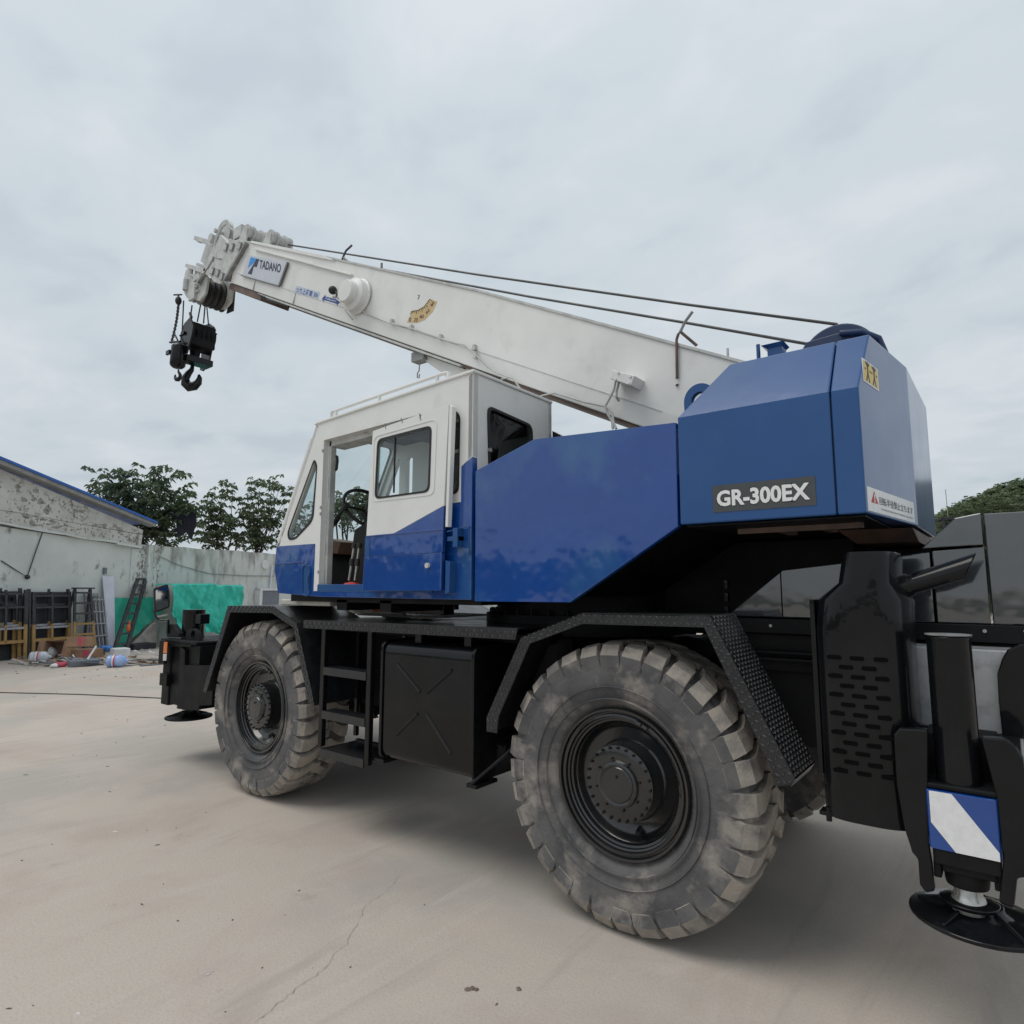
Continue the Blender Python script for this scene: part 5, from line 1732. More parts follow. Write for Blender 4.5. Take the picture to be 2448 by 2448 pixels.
def hook(mb, x, y, ztop, s, phi):
    """single hook seen from the side; phi turns it about the vertical"""
    cu, su = math.cos(phi), math.sin(phi)
    pth = [(0, 0, 0.34), (0, -0.12, 0.36), (-0.02, -0.25, 0.46), (-0.16, -0.42, 0.6), (-0.30, -0.66, 0.74), (-0.28, -0.92, 0.86), (-0.08, -1.1, 0.92), (0.18, -1.06, 0.86), (0.36, -0.88, 0.68), (0.40, -0.66, 0.46), (0.36, -0.5, 0.2)]
    pts = [Vector((x + a * s * cu, y + a * s * su, ztop + b * s)) for a, b, _ in pth]
    rad = [r_ * s * 0.27 for _, _, r_ in pth]
    n = 12
    rings = []
    side = Vector((-su, cu, 0))
    for i, p in enumerate(pts):
        d = (pts[min(i + 1, len(pts) - 1)] - pts[max(i - 1, 0)]).normalized()
        w = d.cross(side)
        rings.append([p + (side * 0.75 * math.cos(2 * math.pi * k / n) + w * math.sin(2 * math.pi * k / n)) * rad[i] for k in range(n)])
    vs = [q for r_ in rings for q in r_]
    fs = [[i * n + k, i * n + (k + 1) % n, (i + 1) * n + (k + 1) % n, (i + 1) * n + k] for i in range(len(rings) - 1) for k in range(n)]
    fs += [list(range(n))[::-1], [(len(rings) - 1) * n + k for k in range(n)]]
    return mb.add(vs, fs, 0, True)


hz0 = (-9.294,1.160,5.002)
hb = (-9.342,1.160,4.607)
hs = (hz0[2] - hb[2]) / 1.30
mb = hook(MB(), hz0[0] - 0.03, 1.16, hz0[2], hs, R(35))
part('crane_hook', mb, M['black'], block)
# falls of rope from the head to the block
mb = MB()
for (a_, b_) in (((-9.428,1.020,5.975), (-9.406,1.020,5.455)), ((-9.145,1.020,5.823), (-9.170,1.020,5.651)), ((-9.095,1.120,5.865), (-9.169,1.120,5.610)), ((-9.126,1.200,6.005), (-9.144,1.200,5.607)), ((-9.290,1.280,6.083), (-9.153,1.280,5.606))):
    mb.tube([a_, b_], 0.0105, 6)
mb.tube([(-9.145,1.000,5.697), (-9.095,1.000,5.614)], 0.02, 8)
part('rope_fall', mb, M['rope'], rope)
# auxiliary hook on a chain
ay = 0.92
at, ab = (-9.229,0.920,5.230), (-9.258,0.920,4.867)
al = Vector(at) - Vector(ab)
mb = MB()
ax_ = al.normalized()
ra = 0.105
seq = [(0.0, 0.55), (0.06, 0.85), (0.14, 1.0), (0.86, 1.0), (0.93, 0.85), (1.0, 0.5)]
uu = ax_.cross(Vector((0, 1, 0))).normalized()
vv = ax_.cross(uu)
rings = [[Vector(ab) + al * t + (uu * math.cos(2 * math.pi * k / 20) + vv * math.sin(2 * math.pi * k / 20)) * ra * q for k in range(20)] for t, q in seq]
mb.add([p for r_ in rings for p in r_], [[i * 20 + k, i * 20 + (k + 1) % 20, i * 20 + 20 + (k + 1) % 20, i * 20 + 20 + k] for i in range(5) for k in range(20)] + [list(range(20))[::-1], [100 + k for k in range(20)]], 0, True)
mb.box(*(lambda p: (p[0] - 0.05, p[0] + 0.05, ay - 0.12, ay - 0.09, p[2] - 0.03, p[2] + 0.03))((-9.330,0.920,5.088)))
mb.tube([(-9.552,0.920,5.329), (-9.213,0.920,5.259)], 0.016, 8)
mb.tube([(-9.420,0.920,5.425), (-9.299,0.920,5.296)], 0.012, 6)
aux = part('auxiliary_hook_ball', mb, M['black'], crane, label='small auxiliary hook hanging on a chain')
p_ = (-9.214,0.920,4.838)
q_ = (-9.210,0.920,4.664)
mb = hook(MB(), p_[0], ay, p_[2], (p_[2] - q_[2]) / 1.3, R(200))
part('small_hook', mb, M['black'], aux)
mb = MB()
c0, c1 = Vector((-9.357,0.920,5.857)), Vector((-9.497,0.920,5.325))
nl = 22
for k in range(nl):
    t = k / (nl - 1)
    p = c0.lerp(c1, t) + Vector((0.035 * math.sin(t * math.pi), 0, 0))
    nx = Vector((1, 0, 0)) if k % 2 else Vector((0, 1, 0))
    dz = Vector((0, 0, 1))
    pts = [p + nx * 0.016 * math.cos(a) + dz * 0.028 * math.sin(a) for a in [i * math.pi / 4 for i in range(9)]]
    mb.tube(pts, 0.006, 5)
part('chain', mb, M['rope'], aux)
mb = MB()
p_ = (-9.366,0.920,5.919)
mb.sphere((p_[0], ay, p_[2]), 0.05, 8, sq=(0.9, 0.9, 1.3))
mb.tube([(-9.531,0.920,6.059), (-9.273,0.920,5.986)], 0.012, 6)
mb.tube([(-9.379,0.920,6.013), (-9.370,0.920,5.951)], 0.014, 6)
part('chain_swivel', mb, M['seal'], aux)


# ------------------------------------------------------------------ yard materials
MY = dict(
    wall=mat('whitewashed_wall', (0.60, 0.635, 0.61), (0.52, 0.55, 0.53), 0.9, (0.8, 0.95), 3.0, 0.008, 14.0,
             c3=(0.2, 0.19, 0.17), c3scale=3.2, c3ramp=(0.6, 0.72), ramp=(0.4, 0.65), c3stretch=(1, 1, 0.55)),
    wall_up=mat('peeling_gable_plaster', (0.57, 0.58, 0.55), (0.45, 0.45, 0.42), 1.3, (0.8, 0.95), 3.0, 0.012, 12.0,
                c3=(0.2, 0.185, 0.165), c3scale=4.5, c3ramp=(0.54, 0.68), ramp=(0.4, 0.65)),
    stain=mat('mouldy_yard_wall', (0.60, 0.63, 0.605), (0.50, 0.525, 0.50), 1.2, (0.85, 0.95), 3.0, 0.01, 12.0,
              c3=(0.23, 0.225, 0.2), c3scale=3.4, c3ramp=(0.56, 0.8), stretch=(1, 1, 0.5), c3stretch=(1, 1, 0.3), c3z=(0.2, 1.55, 0.17)),
    bare=mat('bare_cement_render', (0.32, 0.31, 0.28), (0.22, 0.21, 0.19), 9.0, (0.9, 0.95), 3.0, 0.01, 20.0),
    roof=mat('blue_roof_sheet', (0.02, 0.11, 0.42), (0.025, 0.13, 0.46), 3.0, (0.35, 0.5)),
    soffit=mat('grey_roof_trim', (0.3, 0.3, 0.29), (0.22, 0.22, 0.21), 5.0, (0.6, 0.8)),
    blackp=mat('black_frame_paint', (0.022, 0.023, 0.026), (0.05, 0.05, 0.055), 8.0, (0.5, 0.7)),
    yellow=mat('yellow_frame_paint', (0.36, 0.215, 0.07), (0.26, 0.15, 0.05), 6.0, (0.5, 0.7), c3=(0.16, 0.1, 0.05), c3scale=5.0, c3ramp=(0.58, 0.72)),
    greyp=mat('galvanised_bar', (0.32, 0.33, 0.36), (0.2, 0.2, 0.23), 9.0, (0.45, 0.6)),
    board=mat('dark_sheeting', (0.014, 0.015, 0.02), (0.03, 0.03, 0.036), 2.0, (0.6, 0.8)),
    pvc=mat('white_pvc_panel', (0.66, 0.68, 0.76), (0.58, 0.6, 0.68), 3.0, (0.3, 0.45)),
    tarp=mat('green_tarpaulin', (0.022, 0.50, 0.385), (0.014, 0.40, 0.31), 2.5, (0.35, 0.55), 3.0, 0.02, 9.0, 0.1),
    tarp2=mat('faded_green_tarpaulin', (0.03, 0.42, 0.29), (0.02, 0.33, 0.23), 2.5, (0.4, 0.6), 3.0, 0.02, 8.0),
    card=mat('cardboard', (0.33, 0.2, 0.125), (0.26, 0.155, 0.095), 7.0, (0.85, 0.95)),
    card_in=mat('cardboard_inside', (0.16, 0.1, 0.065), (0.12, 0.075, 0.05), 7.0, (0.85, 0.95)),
    jug=mat('clear_plastic', (0.55, 0.58, 0.62), (0.42, 0.45, 0.5), 9.0, (0.1, 0.25)),
    jugb=mat('blue_plastic', (0.25, 0.38, 0.68), (0.35, 0.47, 0.72), 9.0, (0.1, 0.25)),
    label=mat('red_label', (0.5, 0.06, 0.1), None, 20.0, (0.4, 0.5)),
    white=mat('white_plastic', (0.7, 0.7, 0.7), (0.6, 0.6, 0.6), 8.0, (0.4, 0.6)),
    bluep=mat('blue_bag', (0.06, 0.2, 0.55), None, 8.0, (0.3, 0.5)),
    rubble=mat('pale_rubble', (0.45, 0.42, 0.39), (0.3, 0.27, 0.25), 5.0, (0.85, 0.95)),
    stone=mat('dark_clod', (0.14, 0.11, 0.085), (0.2, 0.165, 0.13), 30.0, (0.9, 0.95)),
    crack=mat('crack_dust', (0.2, 0.178, 0.15), (0.3, 0.27, 0.235), 9.0, (0.9, 0.95)),
    bark=mat('bark', (0.06, 0.048, 0.038), (0.035, 0.03, 0.024), 12.0, (0.85, 0.95)),
    leaf=mat('dark_green_leaf', (0.085, 0.125, 0.065), (0.115, 0.155, 0.085), 0.9, (0.35, 0.55)),
    leaf2=mat('mid_green_leaf', (0.14, 0.18, 0.095), (0.19, 0.225, 0.125), 0.5, (0.45, 0.6)),  # lightened green, distance haze put into the leaf colour
    leaf3=mat('yellowing_leaf', (0.26, 0.19, 0.06), (0.16, 0.14, 0.06), 1.2, (0.5, 0.6)),
    cloth=mat('dark_cloth', (0.012, 0.012, 0.02), (0.02, 0.02, 0.03), 6.0, (0.8, 0.9)),
    cab_grey=mat('grey_cabinet_paint', (0.14, 0.16, 0.19), (0.17, 0.19, 0.22), 5.0, (0.4, 0.5)),
    cable=mat('cable_sheath', (0.03, 0.03, 0.03), None, 8.0, (0.5, 0.6)),
    orange=mat('orange_glove', (0.7, 0.13, 0.03), None, 8.0, (0.5, 0.6)),
)



def ground_mat():
    m = bpy.data.materials.new('dusty_concrete')
    m.use_nodes = True
    N, L = m.node_tree.nodes, m.node_tree.links
    b = N['Principled BSDF']
    t = N.new('ShaderNodeTexCoord')

    def nz(scale, det, st=(1, 1, 1), rot=0.0, rough=0.6, dist=0.0, off=0.0):
        mp_ = N.new('ShaderNodeMapping')
        mp_.inputs['Scale'].default_value = st
        mp_.inputs['Rotation'].default_value = (0, 0, rot)
        mp_.inputs['Location'].default_value = (off, off * 1.7, 0)
        L.new(t.outputs['Object'], mp_.inputs[0])
        n = N.new('ShaderNodeTexNoise')
        n.inputs['Scale'].default_value = scale
        n.inputs['Detail'].default_value = det
        n.inputs['Roughness'].default_value = rough
        n.inputs['Distortion'].default_value = dist
        L.new(mp_.outputs[0], n.inputs['Vector'])
        return n.outputs[0]

    def layer(col, src, a, bb, c, amt):
        mr_ = N.new('ShaderNodeMapRange')
        mr_.interpolation_type = 'SMOOTHSTEP'
        mr_.inputs[1].default_value, mr_.inputs[2].default_value = a, bb
        mr_.inputs[4].default_value = amt
        L.new(src, mr_.inputs[0])
        mx = N.new('ShaderNodeMix')
        mx.data_type = 'RGBA'
        L.new(mr_.outputs[0], mx.inputs[0])
        if isinstance(col, tuple):
            mx.inputs[6].default_value = (*col, 1)
        else:
            L.new(col, mx.inputs[6])
        mx.inputs[7].default_value = (*c, 1)
        return mx.outputs[2]

    c = layer((0.50, 0.438, 0.380), nz(0.35, 6, dist=0.6), 0.42, 0.62, (0.405, 0.372, 0.336), 1.0)      # damp and dry patches
    c = layer(c, nz(0.8, 6, off=3.0, dist=0.4), 0.5, 0.68, (0.445, 0.372, 0.318), 0.9)                 # brown dust
    c = layer(c, nz(1.1, 5, (2.2, 0.4, 1), R(24), off=7.0, dist=1.8), 0.52, 0.72, (0.375, 0.33, 0.288), 0.6)   # wheel tracks
    c = layer(c, nz(1.6, 5, (2.0, 0.35, 1), R(-48), off=11.0, dist=2.2), 0.52, 0.74, (0.53, 0.475, 0.425), 0.5)  # scuffed pale streaks
    c = layer(c, nz(2.4, 7, off=15.0, rough=0.7), 0.6, 0.72, (0.34, 0.30, 0.265), 0.5)                 # small stains
    c = layer(c, nz(85.0, 3, off=1.0), 0.46, 0.66, (0.36, 0.32, 0.285), 0.40)                            # sand grain
    c = layer(c, nz(34.0, 3, off=21.0), 0.70, 0.76, (0.55, 0.52, 0.48), 0.6)                            # pale aggregate specks
    L.new(c, b.inputs['Base Color'])
    b.inputs['Roughness'].default_value = 0.86
    b.inputs['Specular IOR Level'].default_value = 0.3
    bp_ = N.new('ShaderNodeBump')
    bp_.inputs['Distance'].default_value = 0.0025
    L.new(nz(60.0, 4), bp_.inputs['Height'])
    L.new(bp_.outputs[0], b.inputs['Normal'])
    return m


MY['concrete'] = ground_mat()
for k_ in ('leaf', 'leaf2', 'leaf3'):
    N_, L_ = MY[k_].node_tree.nodes, MY[k_].node_tree.links
    bs_ = N_['Principled BSDF']
    tr_ = N_.new('ShaderNodeBsdfTranslucent')
    src_ = bs_.inputs['Base Color'].links[0].from_socket
    L_.new(src_, tr_.inputs[0])
    mx_n = N_.new('ShaderNodeMixShader')
    mx_n.inputs[0].default_value = 0.35
    L_.new(bs_.outputs[0], mx_n.inputs[1])
    L_.new(tr_.outputs[0], mx_n.inputs[2])
    L_.new(mx_n.outputs[0], N_['Material Output'].inputs[0])

# ------------------------------------------------------------------ ground
mb = MB().add([(-400, -400, 0), (400, -400, 0), (400, 400, 0), (-400, 400, 0)], [[0, 1, 2, 3]])
tag(part('ground', mb, MY['concrete'], origin=(0, 0, 0)), kind='structure')
# crack
rnd = random.Random(11)
cp = [(-2.510,-1.505), (-2.528,-1.437), (-2.554,-1.360), (-2.566,-1.302), (-2.592,-1.179), (-2.614,-1.094), (-2.674,-0.991), (-2.690,-0.917), (-2.794,-0.780), (-2.915,-0.631), (-2.947,-0.522), (-2.954,-0.448), (-3.000,-0.358), (-3.070,-0.212)]
pts = []
for i in range(len(cp) - 1):
    a, b = Vector(cp[i]), Vector(cp[i + 1])
    for k in range(5):
        q = a.lerp(b, k / 5)
        d = (b - a).normalized()
        q += Vector((-d.y, d.x)) * rnd.uniform(-0.008, 0.008)
        pts.append((q, d))
vs = []
for i, (q, d) in enumerate(pts):
    w = max(0.0003, 0.0012 * rnd.random() + 0.0012 * noise.noise(Vector((i * 0.5, 2, 0))) + 0.0006) * (1.0 - 0.6 * i / len(pts))
    n_ = Vector((-d.y, d.x)) * w
    vs += [(q.x + n_.x, q.y + n_.y, 0.004), (q.x - n_.x, q.y - n_.y, 0.004)]
mb = MB().add(vs, [[2 * i, 2 * i + 1, 2 * i + 3, 2 * i + 2] for i in range(len(pts) - 1)])
tag(part('ground_crack', mb, MY['crack']), kind='structure')


def blob(mb, c, r, rnd, flat=0.5, mi=0, n=7):
    vs, fs = [], []
    for i in range(4):
        z = [0.0, 0.35, 0.75, 1.0][i]
        rr = [1.0, 0.95, 0.6, 0.05][i]
        for k in range(n):
            a = 2 * math.pi * k / n
            q = r * rr * rnd.uniform(0.75, 1.2)
            vs.append((c[0] + q * math.cos(a), c[1] + q * math.sin(a), c[2] + z * r * flat * rnd.uniform(0.85, 1.15)))
    for i in range(3):
        for k in range(n):
            fs.append([i * n + k, i * n + (k + 1) % n, (i + 1) * n + (k + 1) % n, (i + 1) * n + k])
    fs.append([3 * n + k for k in range(n)])
    return mb.add(vs, fs, mi)


for (x, y), r, lb in (((-1.976,-0.806), 0.022, 'larger dark clod of mud lying on the concrete in the foreground'), ((-1.822,-0.675), 0.013, 'small dark clod of mud right of the larger one')):
    mb = MB()
    for k in range(5):
        blob(mb, (x + rnd.uniform(-r, r) * 0.8, y + rnd.uniform(-r, r) * 0.8, 0), r * rnd.uniform(0.4, 0.8), rnd, 0.6)
    o = part('mud_clod', mb, MY['stone'])
    tag(o, lb, 'mud clod', 'mud clods on the concrete', kind=None)
mb = MB()
for k in range(420):                                # specks, chips and paper flecks on the yard
    d = rnd.uniform(2.0, 14) ** 1.0
    a = rnd.uniform(R(-5), R(75))
    x, y = -d * math.sin(a), -3.042 + d * math.cos(a)
    if x > -7 and y > -0.4 and x > -6.6:
        continue
    s = rnd.uniform(0.003, 0.010) * (0.6 + d * 0.09)
    an = rnd.uniform(0, math.pi)
    L_ = s * rnd.uniform(1.0, 2.6)
    ca, sa = math.cos(an), math.sin(an)
    mi = 0 if rnd.random() < 0.45 else 1
    mb.hexa([(x + L_ * ca, y + L_ * sa, 0.001), (x - s * 0.6 * sa, y + s * 0.6 * ca, 0.001), (x - L_ * ca, y - L_ * sa, 0.001), (x + s * 0.5 * sa, y - s * 0.5 * ca, 0.001)],
            [(x + L_ * 0.7 * ca, y + L_ * 0.7 * sa, 0.004), (x - s * 0.4 * sa, y + s * 0.4 * ca, 0.005), (x - L_ * 0.7 * ca, y - L_ * 0.7 * sa, 0.004), (x + s * 0.3 * sa, y - s * 0.3 * ca, 0.005)], mi)
tag(part('ground_litter', mb, [MY['white'], MY['stone']]), kind='stuff')

# ------------------------------------------------------------------ yard wall, laid out along one line
A2 = Vector((-19.337, 1.483))
WD = Vector((-0.31623, 0.94868))
WN = Vector((0.94868, 0.31623))


def WP(u, off, z):
    p = A2 + WD * u + WN * off
    return (p.x, p.y, z)


def wbox(mb, u0, u1, o0, o1, z0, z1, mi=0):
    return mb.hexa([WP(u0, o0, z0), WP(u1, o0, z0), WP(u1, o1, z0), WP(u0, o1, z0)], [WP(u0, o0, z1), WP(u1, o0, z1), WP(u1, o1, z1), WP(u0, o1, z1)], mi)


def wpoly(mb, poly, o0, o1, mi=0):
    return mb.hexa([WP(u, o0, z) for u, z in poly], [WP(u, o1, z) for u, z in poly], mi)


def rough_edge(pts, amp, step, rnd):
    out = []
    for i in range(len(pts) - 1):
        a, b = Vector(pts[i]), Vector(pts[i + 1])
        n = max(1, int((b - a).length / step))
        for k in range(n):
            q = a.lerp(b, k / n)
            out.append((q.x, q.y + rnd.uniform(-amp, amp)))
    out.append(pts[-1])
    return out


rt = lambda u: 4.60 - 0.251 * (u + 0.0)            # underside of the gable roof
gb = empty('gable_building', WP(-2, -4, 0), 'white gabled building with flaking plaster and a sloping blue roof edge', 'building')
mb = MB()
wpoly(mb, [(-9.0, 0.0), (3.74, 0.0), (3.74, 2.93), (-9.0, 3.85)], -0.25, 0.0)
part('lower_wall', mb, MY['wall'], gb)
mb = MB()
le = rough_edge([(-9.0, 3.86), (-0.14, 3.26), (1.8, 3.07), (3.72, 2.94)], 0.012, 0.35, rnd)
wpoly(mb, le + [(3.76, 3.46), (-3.0, rt(-3.0)), (-9.0, 3.9)], -0.25, 0.045)
part('gable_wall', mb, MY['wall_up'], gb)
mb = MB()
for i in range(len(le) - 1):
    if le[i][0] < 2.9:
        wpoly(mb, [le[i], le[i + 1], (le[i + 1][0], le[i + 1][1] + 0.05), (le[i][0], le[i][1] + 0.05)], 0.045, 0.085 + 0.01 * (i % 3))
wpoly(mb, [(2.9, 2.97), (3.7, 2.90), (3.7, 2.97), (2.9, 3.04)], 0.0, 0.12)
part('plaster_ledge', mb, MY['wall'], gb)
mb = MB()
ck = rough_edge([(-0.2, 3.60), (1.6, 3.47), (3.0, 3.36), (3.76, 3.33)], 0.012, 0.3, rnd)
for i in range(len(ck) - 1):
    t_ = 0.008 + 0.02 * max(0, (i / len(ck)) - 0.5)
    wpoly(mb, [ck[i], ck[i + 1], (ck[i + 1][0], ck[i + 1][1] + t_), (ck[i][0], ck[i][1] + t_)], 0.044, 0.048)
part('plaster_crack', mb, MY['board'], gb)
mb = MB()
wpoly(mb, [(-9, rt(-9) - 0.03), (3.98, rt(3.98) - 0.03), (3.98, rt(3.98) + 0.07), (-9, rt(-9) + 0.07)], 0.0, 0.30)
part('roof_soffit', mb, MY['soffit'], gb)
roof = MB()
wpoly(roof, [(-9, rt(-9) + 0.072), (4.0, rt(4.0) + 0.072), (4.0, rt(4.0) + 0.118), (-9, rt(-9) + 0.118)], -9.0, 0.34)
rf_o = part('roof_sheet', roof, MY['roof'], gb)
mb = MB()
for k in range(9):
    o_ = 0.3 - k * 1.0
    wpoly(mb, [(-9, rt(-9) + 0.118), (4.0, rt(4.0) + 0.118), (4.0, rt(4.0) + 0.138), (-9, rt(-9) + 0.138)], o_ - 0.05, o_ + 0.03)
part('roof_rib', mb, MY['roof'], rf_o, kind='stuff')
mb = MB()
wbox(mb, 3.45, 3.73, 0.0, 0.03, 0.0, 2.88)
part('corner_pier', mb, MY['wall'], gb)

yw = empty('yard_wall', WP(15, -0.12, 0), 'long whitewashed yard wall with mouldy top running behind the crane', 'wall')
mb = MB()
tp = rough_edge([(3.76, 3.03), (10, 3.05), (34, 3.05)], 0.018, 0.5, rnd)
wpoly(mb, [(3.76, 0.0), (34, 0.0)] + tp[::-1], -0.24, 0.0)
part('wall_body', mb, MY['stain'], yw)
mb = MB()
wbox(mb, 3.98, 4.32, 0.0, 0.07, 0.0, 3.03)
part('wall_pier', mb, MY['stain'], yw)
# dark mould running down the corner, irregular flakes of bare render
mb = MB()
for k in range(150):
    u = 3.80 + rnd.gauss(0, 0.10) + (0.55 if rnd.random() < 0.4 else 0)
    z = rnd.uniform(1.5, 2.95)
    w, h = rnd.uniform(0.006, 0.04), rnd.uniform(0.01, 0.08)
    pl_ = [(u + w * math.cos(a) * rnd.uniform(0.5, 1.2), z + h * math.sin(a) * rnd.uniform(0.5, 1.2)) for a in [i * math.pi / 4 for i in range(8)]]
    of = 0.075 if 3.96 < u < 4.34 else (0.033 if u < 3.73 else 0.003)
    wpoly(mb, pl_, of - 0.002, of + 0.002)
part('bare_render_flakes', mb, MY['bare'], yw, kind='stuff')
mb = MB()
cl_ = [(rnd.uniform(-0.5, 3.6), rnd.uniform(0.05, 0.9)) for _ in range(26)]
for k in range(330):
    u = rnd.choice(cl_)[0] + rnd.gauss(0, 0.14)
    u = min(3.65, u)
    z = 2.95 + (3.7 - u) * 0.1 + rnd.uniform(0.05, 0.9) * (1.0 if u < 2 else 0.5)
    w, h = rnd.uniform(0.006, 0.035), rnd.uniform(0.006, 0.045)
    if k % 9 == 0:
        w, h = w * 3.5, h * 2.0
    pl_ = [(u + w * math.cos(a) * rnd.uniform(0.5, 1.2), z + h * math.sin(a) * rnd.uniform(0.5, 1.2)) for a in [i * math.pi / 4 for i in range(8)]]
    if z + h < rt(u) - 0.08:
        wpoly(mb, pl_, 0.044, 0.0475)
part('bare_render_flakes', mb, MY['bare'], gb, kind='stuff')
mb = MB()
wbox(mb, 2.5, 3.55, 0.0, 0.003, 0.95, 0.96)
wpoly(mb, [(2.55, 0.8), (2.9, 0.83), (3.4, 0.8), (3.55, 0.76), (3.55, 0.74), (2.6, 0.77)], 0.0, 0.003)
o = tag(part('wall_cable', MB().tube([WP(-0.05, 0.02, 2.38), WP(0.3, 0.03, 2.16), WP(0.58, 0.03, 2.0), WP(0.72, 0.03, 2.6), WP(0.85, 0.03, 3.13)], 0.013, 5), MY['cable']), 'thin dark cable hung in a V on the gabled building wall', 'cable')
mb = MB().sphere(WP(0.58, 0.04, 2.0), 0.06, 6)
part('cable_fixing', mb, MY['cable'], o)
tag(part('wall_cable', MB().tube([WP(4.35, 0.03, 2.72), WP(5.2, 0.03, 2.45), WP(6.4, 0.03, 2.22), WP(8.0, 0.03, 2.18), WP(9.6, 0.03, 2.2)], 0.013, 5), MY['soffit']), 'pale cable sagging along the yard wall above the green tarpaulin', 'cable')
vp = empty('wall_vent', WP(9.0, 0.05, 2.6), 'round white vent with a downpipe on the yard wall', 'vent')
c_ = WP(9.05, 0.03, 2.62)
mb = MB()
e1, e2, e3 = Vector((WD.x, WD.y, 0)), Vector((0, 0, 1)), Vector((WN.x, WN.y, 0))
pv = [Vector(c_) + e1 * 0.17 * math.cos(k * math.pi / 8) + e2 * 0.17 * math.sin(k * math.pi / 8) for k in range(16)]
mb.hexa([p - e3 * 0.03 for p in pv], [p + e3 * 0.04 for p in pv])
part('vent_cover', mb, MY['white'], vp, 0.01)
mb = MB().tube([WP(9.42, 0.06, 2.62), WP(9.36, 0.06, 1.7)], 0.03, 8)
part('downpipe', mb, MY['pvc'], vp)
eb = empty('electrical_cabinet', WP(9.2, 0.15, 0.8), 'grey electrical cabinet with pale lid mounted on the yard wall', 'cabinet')
mb = MB()
wbox(mb, 8.78, 9.7, 0.0, 0.22, 0.7, 1.64)
part('cabinet_box', mb, MY['cab_grey'], eb, 0.01)
mb = MB()
wbox(mb, 8.62, 8.775, 0.0, 0.24, 0.7, 1.72)
wbox(mb, 8.62, 9.72, 0.0, 0.26, 1.645, 1.72)
part('cabinet_surround', mb, MY['white'], eb, 0.01)

# ------------------------------------------------------------------ frames, ladders and sheets leaning on the wall
def lean(o_top, o_bot, h):
    return lambda z: o_bot + (o_top - o_bot) * z / h


def bar(mb, u0, z0, u1, z1, w, f, d=0.04, mi=0):
    """flat bar in the leaning plane f(z)"""
    du, dz = u1 - u0, z1 - z0
    l = math.hypot(du, dz)
    nu, nz = -dz / l * w / 2, du / l * w / 2
    q = [(u0 + nu, z0 + nz), (u1 + nu, z1 + nz), (u1 - nu, z1 - nz), (u0 - nu, z0 - nz)]
    return mb.hexa([WP(u, f(z) - d / 2, z) for u, z in q], [WP(u, f(z) + d / 2, z) for u, z in q], mi)


def scaffold(u0, u1, h, off, split, label, mids=1, skew=0.0):
    e_ = empty('scaffold_frame', WP((u0 + u1) / 2, off, 0), label, 'scaffold frame', 'scaffold frames leaning on the wall')
    f = lean(off - 0.2, off, h)
    us = [u0 + (u1 - u0) * k / (mids + 1) for k in range(mids + 2)]
    for k, u in enumerate(us):
        zb = 0.0 if k in (0, mids + 1) else 0.42
        mb = MB()
        bar(mb, u, zb, u + skew * split, split, 0.075 if zb == 0 else 0.05, f)
        part('post', mb, MY['yellow'], e_, label='yellow lower end')
        mb = MB()
        bar(mb, u + skew * split, split + 0.001, u + skew * h, h, 0.075 if zb == 0 else 0.05, f)
        part('post', mb, MY['blackp'], e_)
    for z in (0.44, split - 0.08, split + 0.42, h - 0.1):
        mb = MB()
        bar(mb, u0 + 0.028 + skew * z, z, u1 - 0.028 + skew * z, z, 0.05 if z > 0.5 else 0.07, f)
        part('rail', mb, MY['yellow'] if z < 0.5 else (MY['greyp'] if z < split else MY['blackp']), e_)
    return e_


scaffold(-0.95, 0.40, 1.68, 0.50, 0.84, 'black and yellow scaffold frame at the left edge, front of its stack', 2)
scaffold(-1.00, 0.33, 1.72, 0.40, 0.90, 'black and yellow scaffold frame second in the left stack', 2)
scaffold(-1.05, 0.27, 1.62, 0.30, 0.95, 'black and yellow scaffold frame at the back of the left stack', 2)
scaffold(0.62, 1.52, 1.63, 0.46, 0.82, 'black and yellow scaffold frame at front of the stack beside the stepladder', 1)
scaffold(0.56, 1.55, 1.70, 0.36, 0.88, 'black and yellow scaffold frame at the back of the stack beside the stepladder', 1)
mb = MB()
f = lean(0.06, 0.24, 1.6)
for (a, b, z) in ((-1.1, 0.30, 1.6), (0.50, 1.58, 1.58)):
    mb.hexa([WP(a, f(0), 0), WP(b, f(0), 0), WP(b, f(z), z), WP(a, f(z), z)], [WP(a, f(0) - 0.02, 0), WP(b, f(0) - 0.02, 0), WP(b, f(z) - 0.02, z), WP(a, f(z) - 0.02, z)])
    o = part('dark_board', mb, MY['board'])
    tag(o, 'dark sheet behind the left stack of scaffold frames' if a < 0 else 'dark sheet behind the frames beside the stepladder', 'board', 'dark sheets behind the frames')
    mb = MB()
for k, u in enumerate((0.47, 0.51)):
    mb = MB()
    bar(mb, u, 0.0, u, 1.68 - 0.03 * k, 0.035, lean(0.28, 0.42 + 0.03 * k, 1.7))
    tag(part('steel_bar', mb, MY['blackp']), ['upright dark steel bar between the two stacks of frames', 'shorter dark steel bar between the two stacks of frames'][k], 'bar', 'steel bars between the frames')
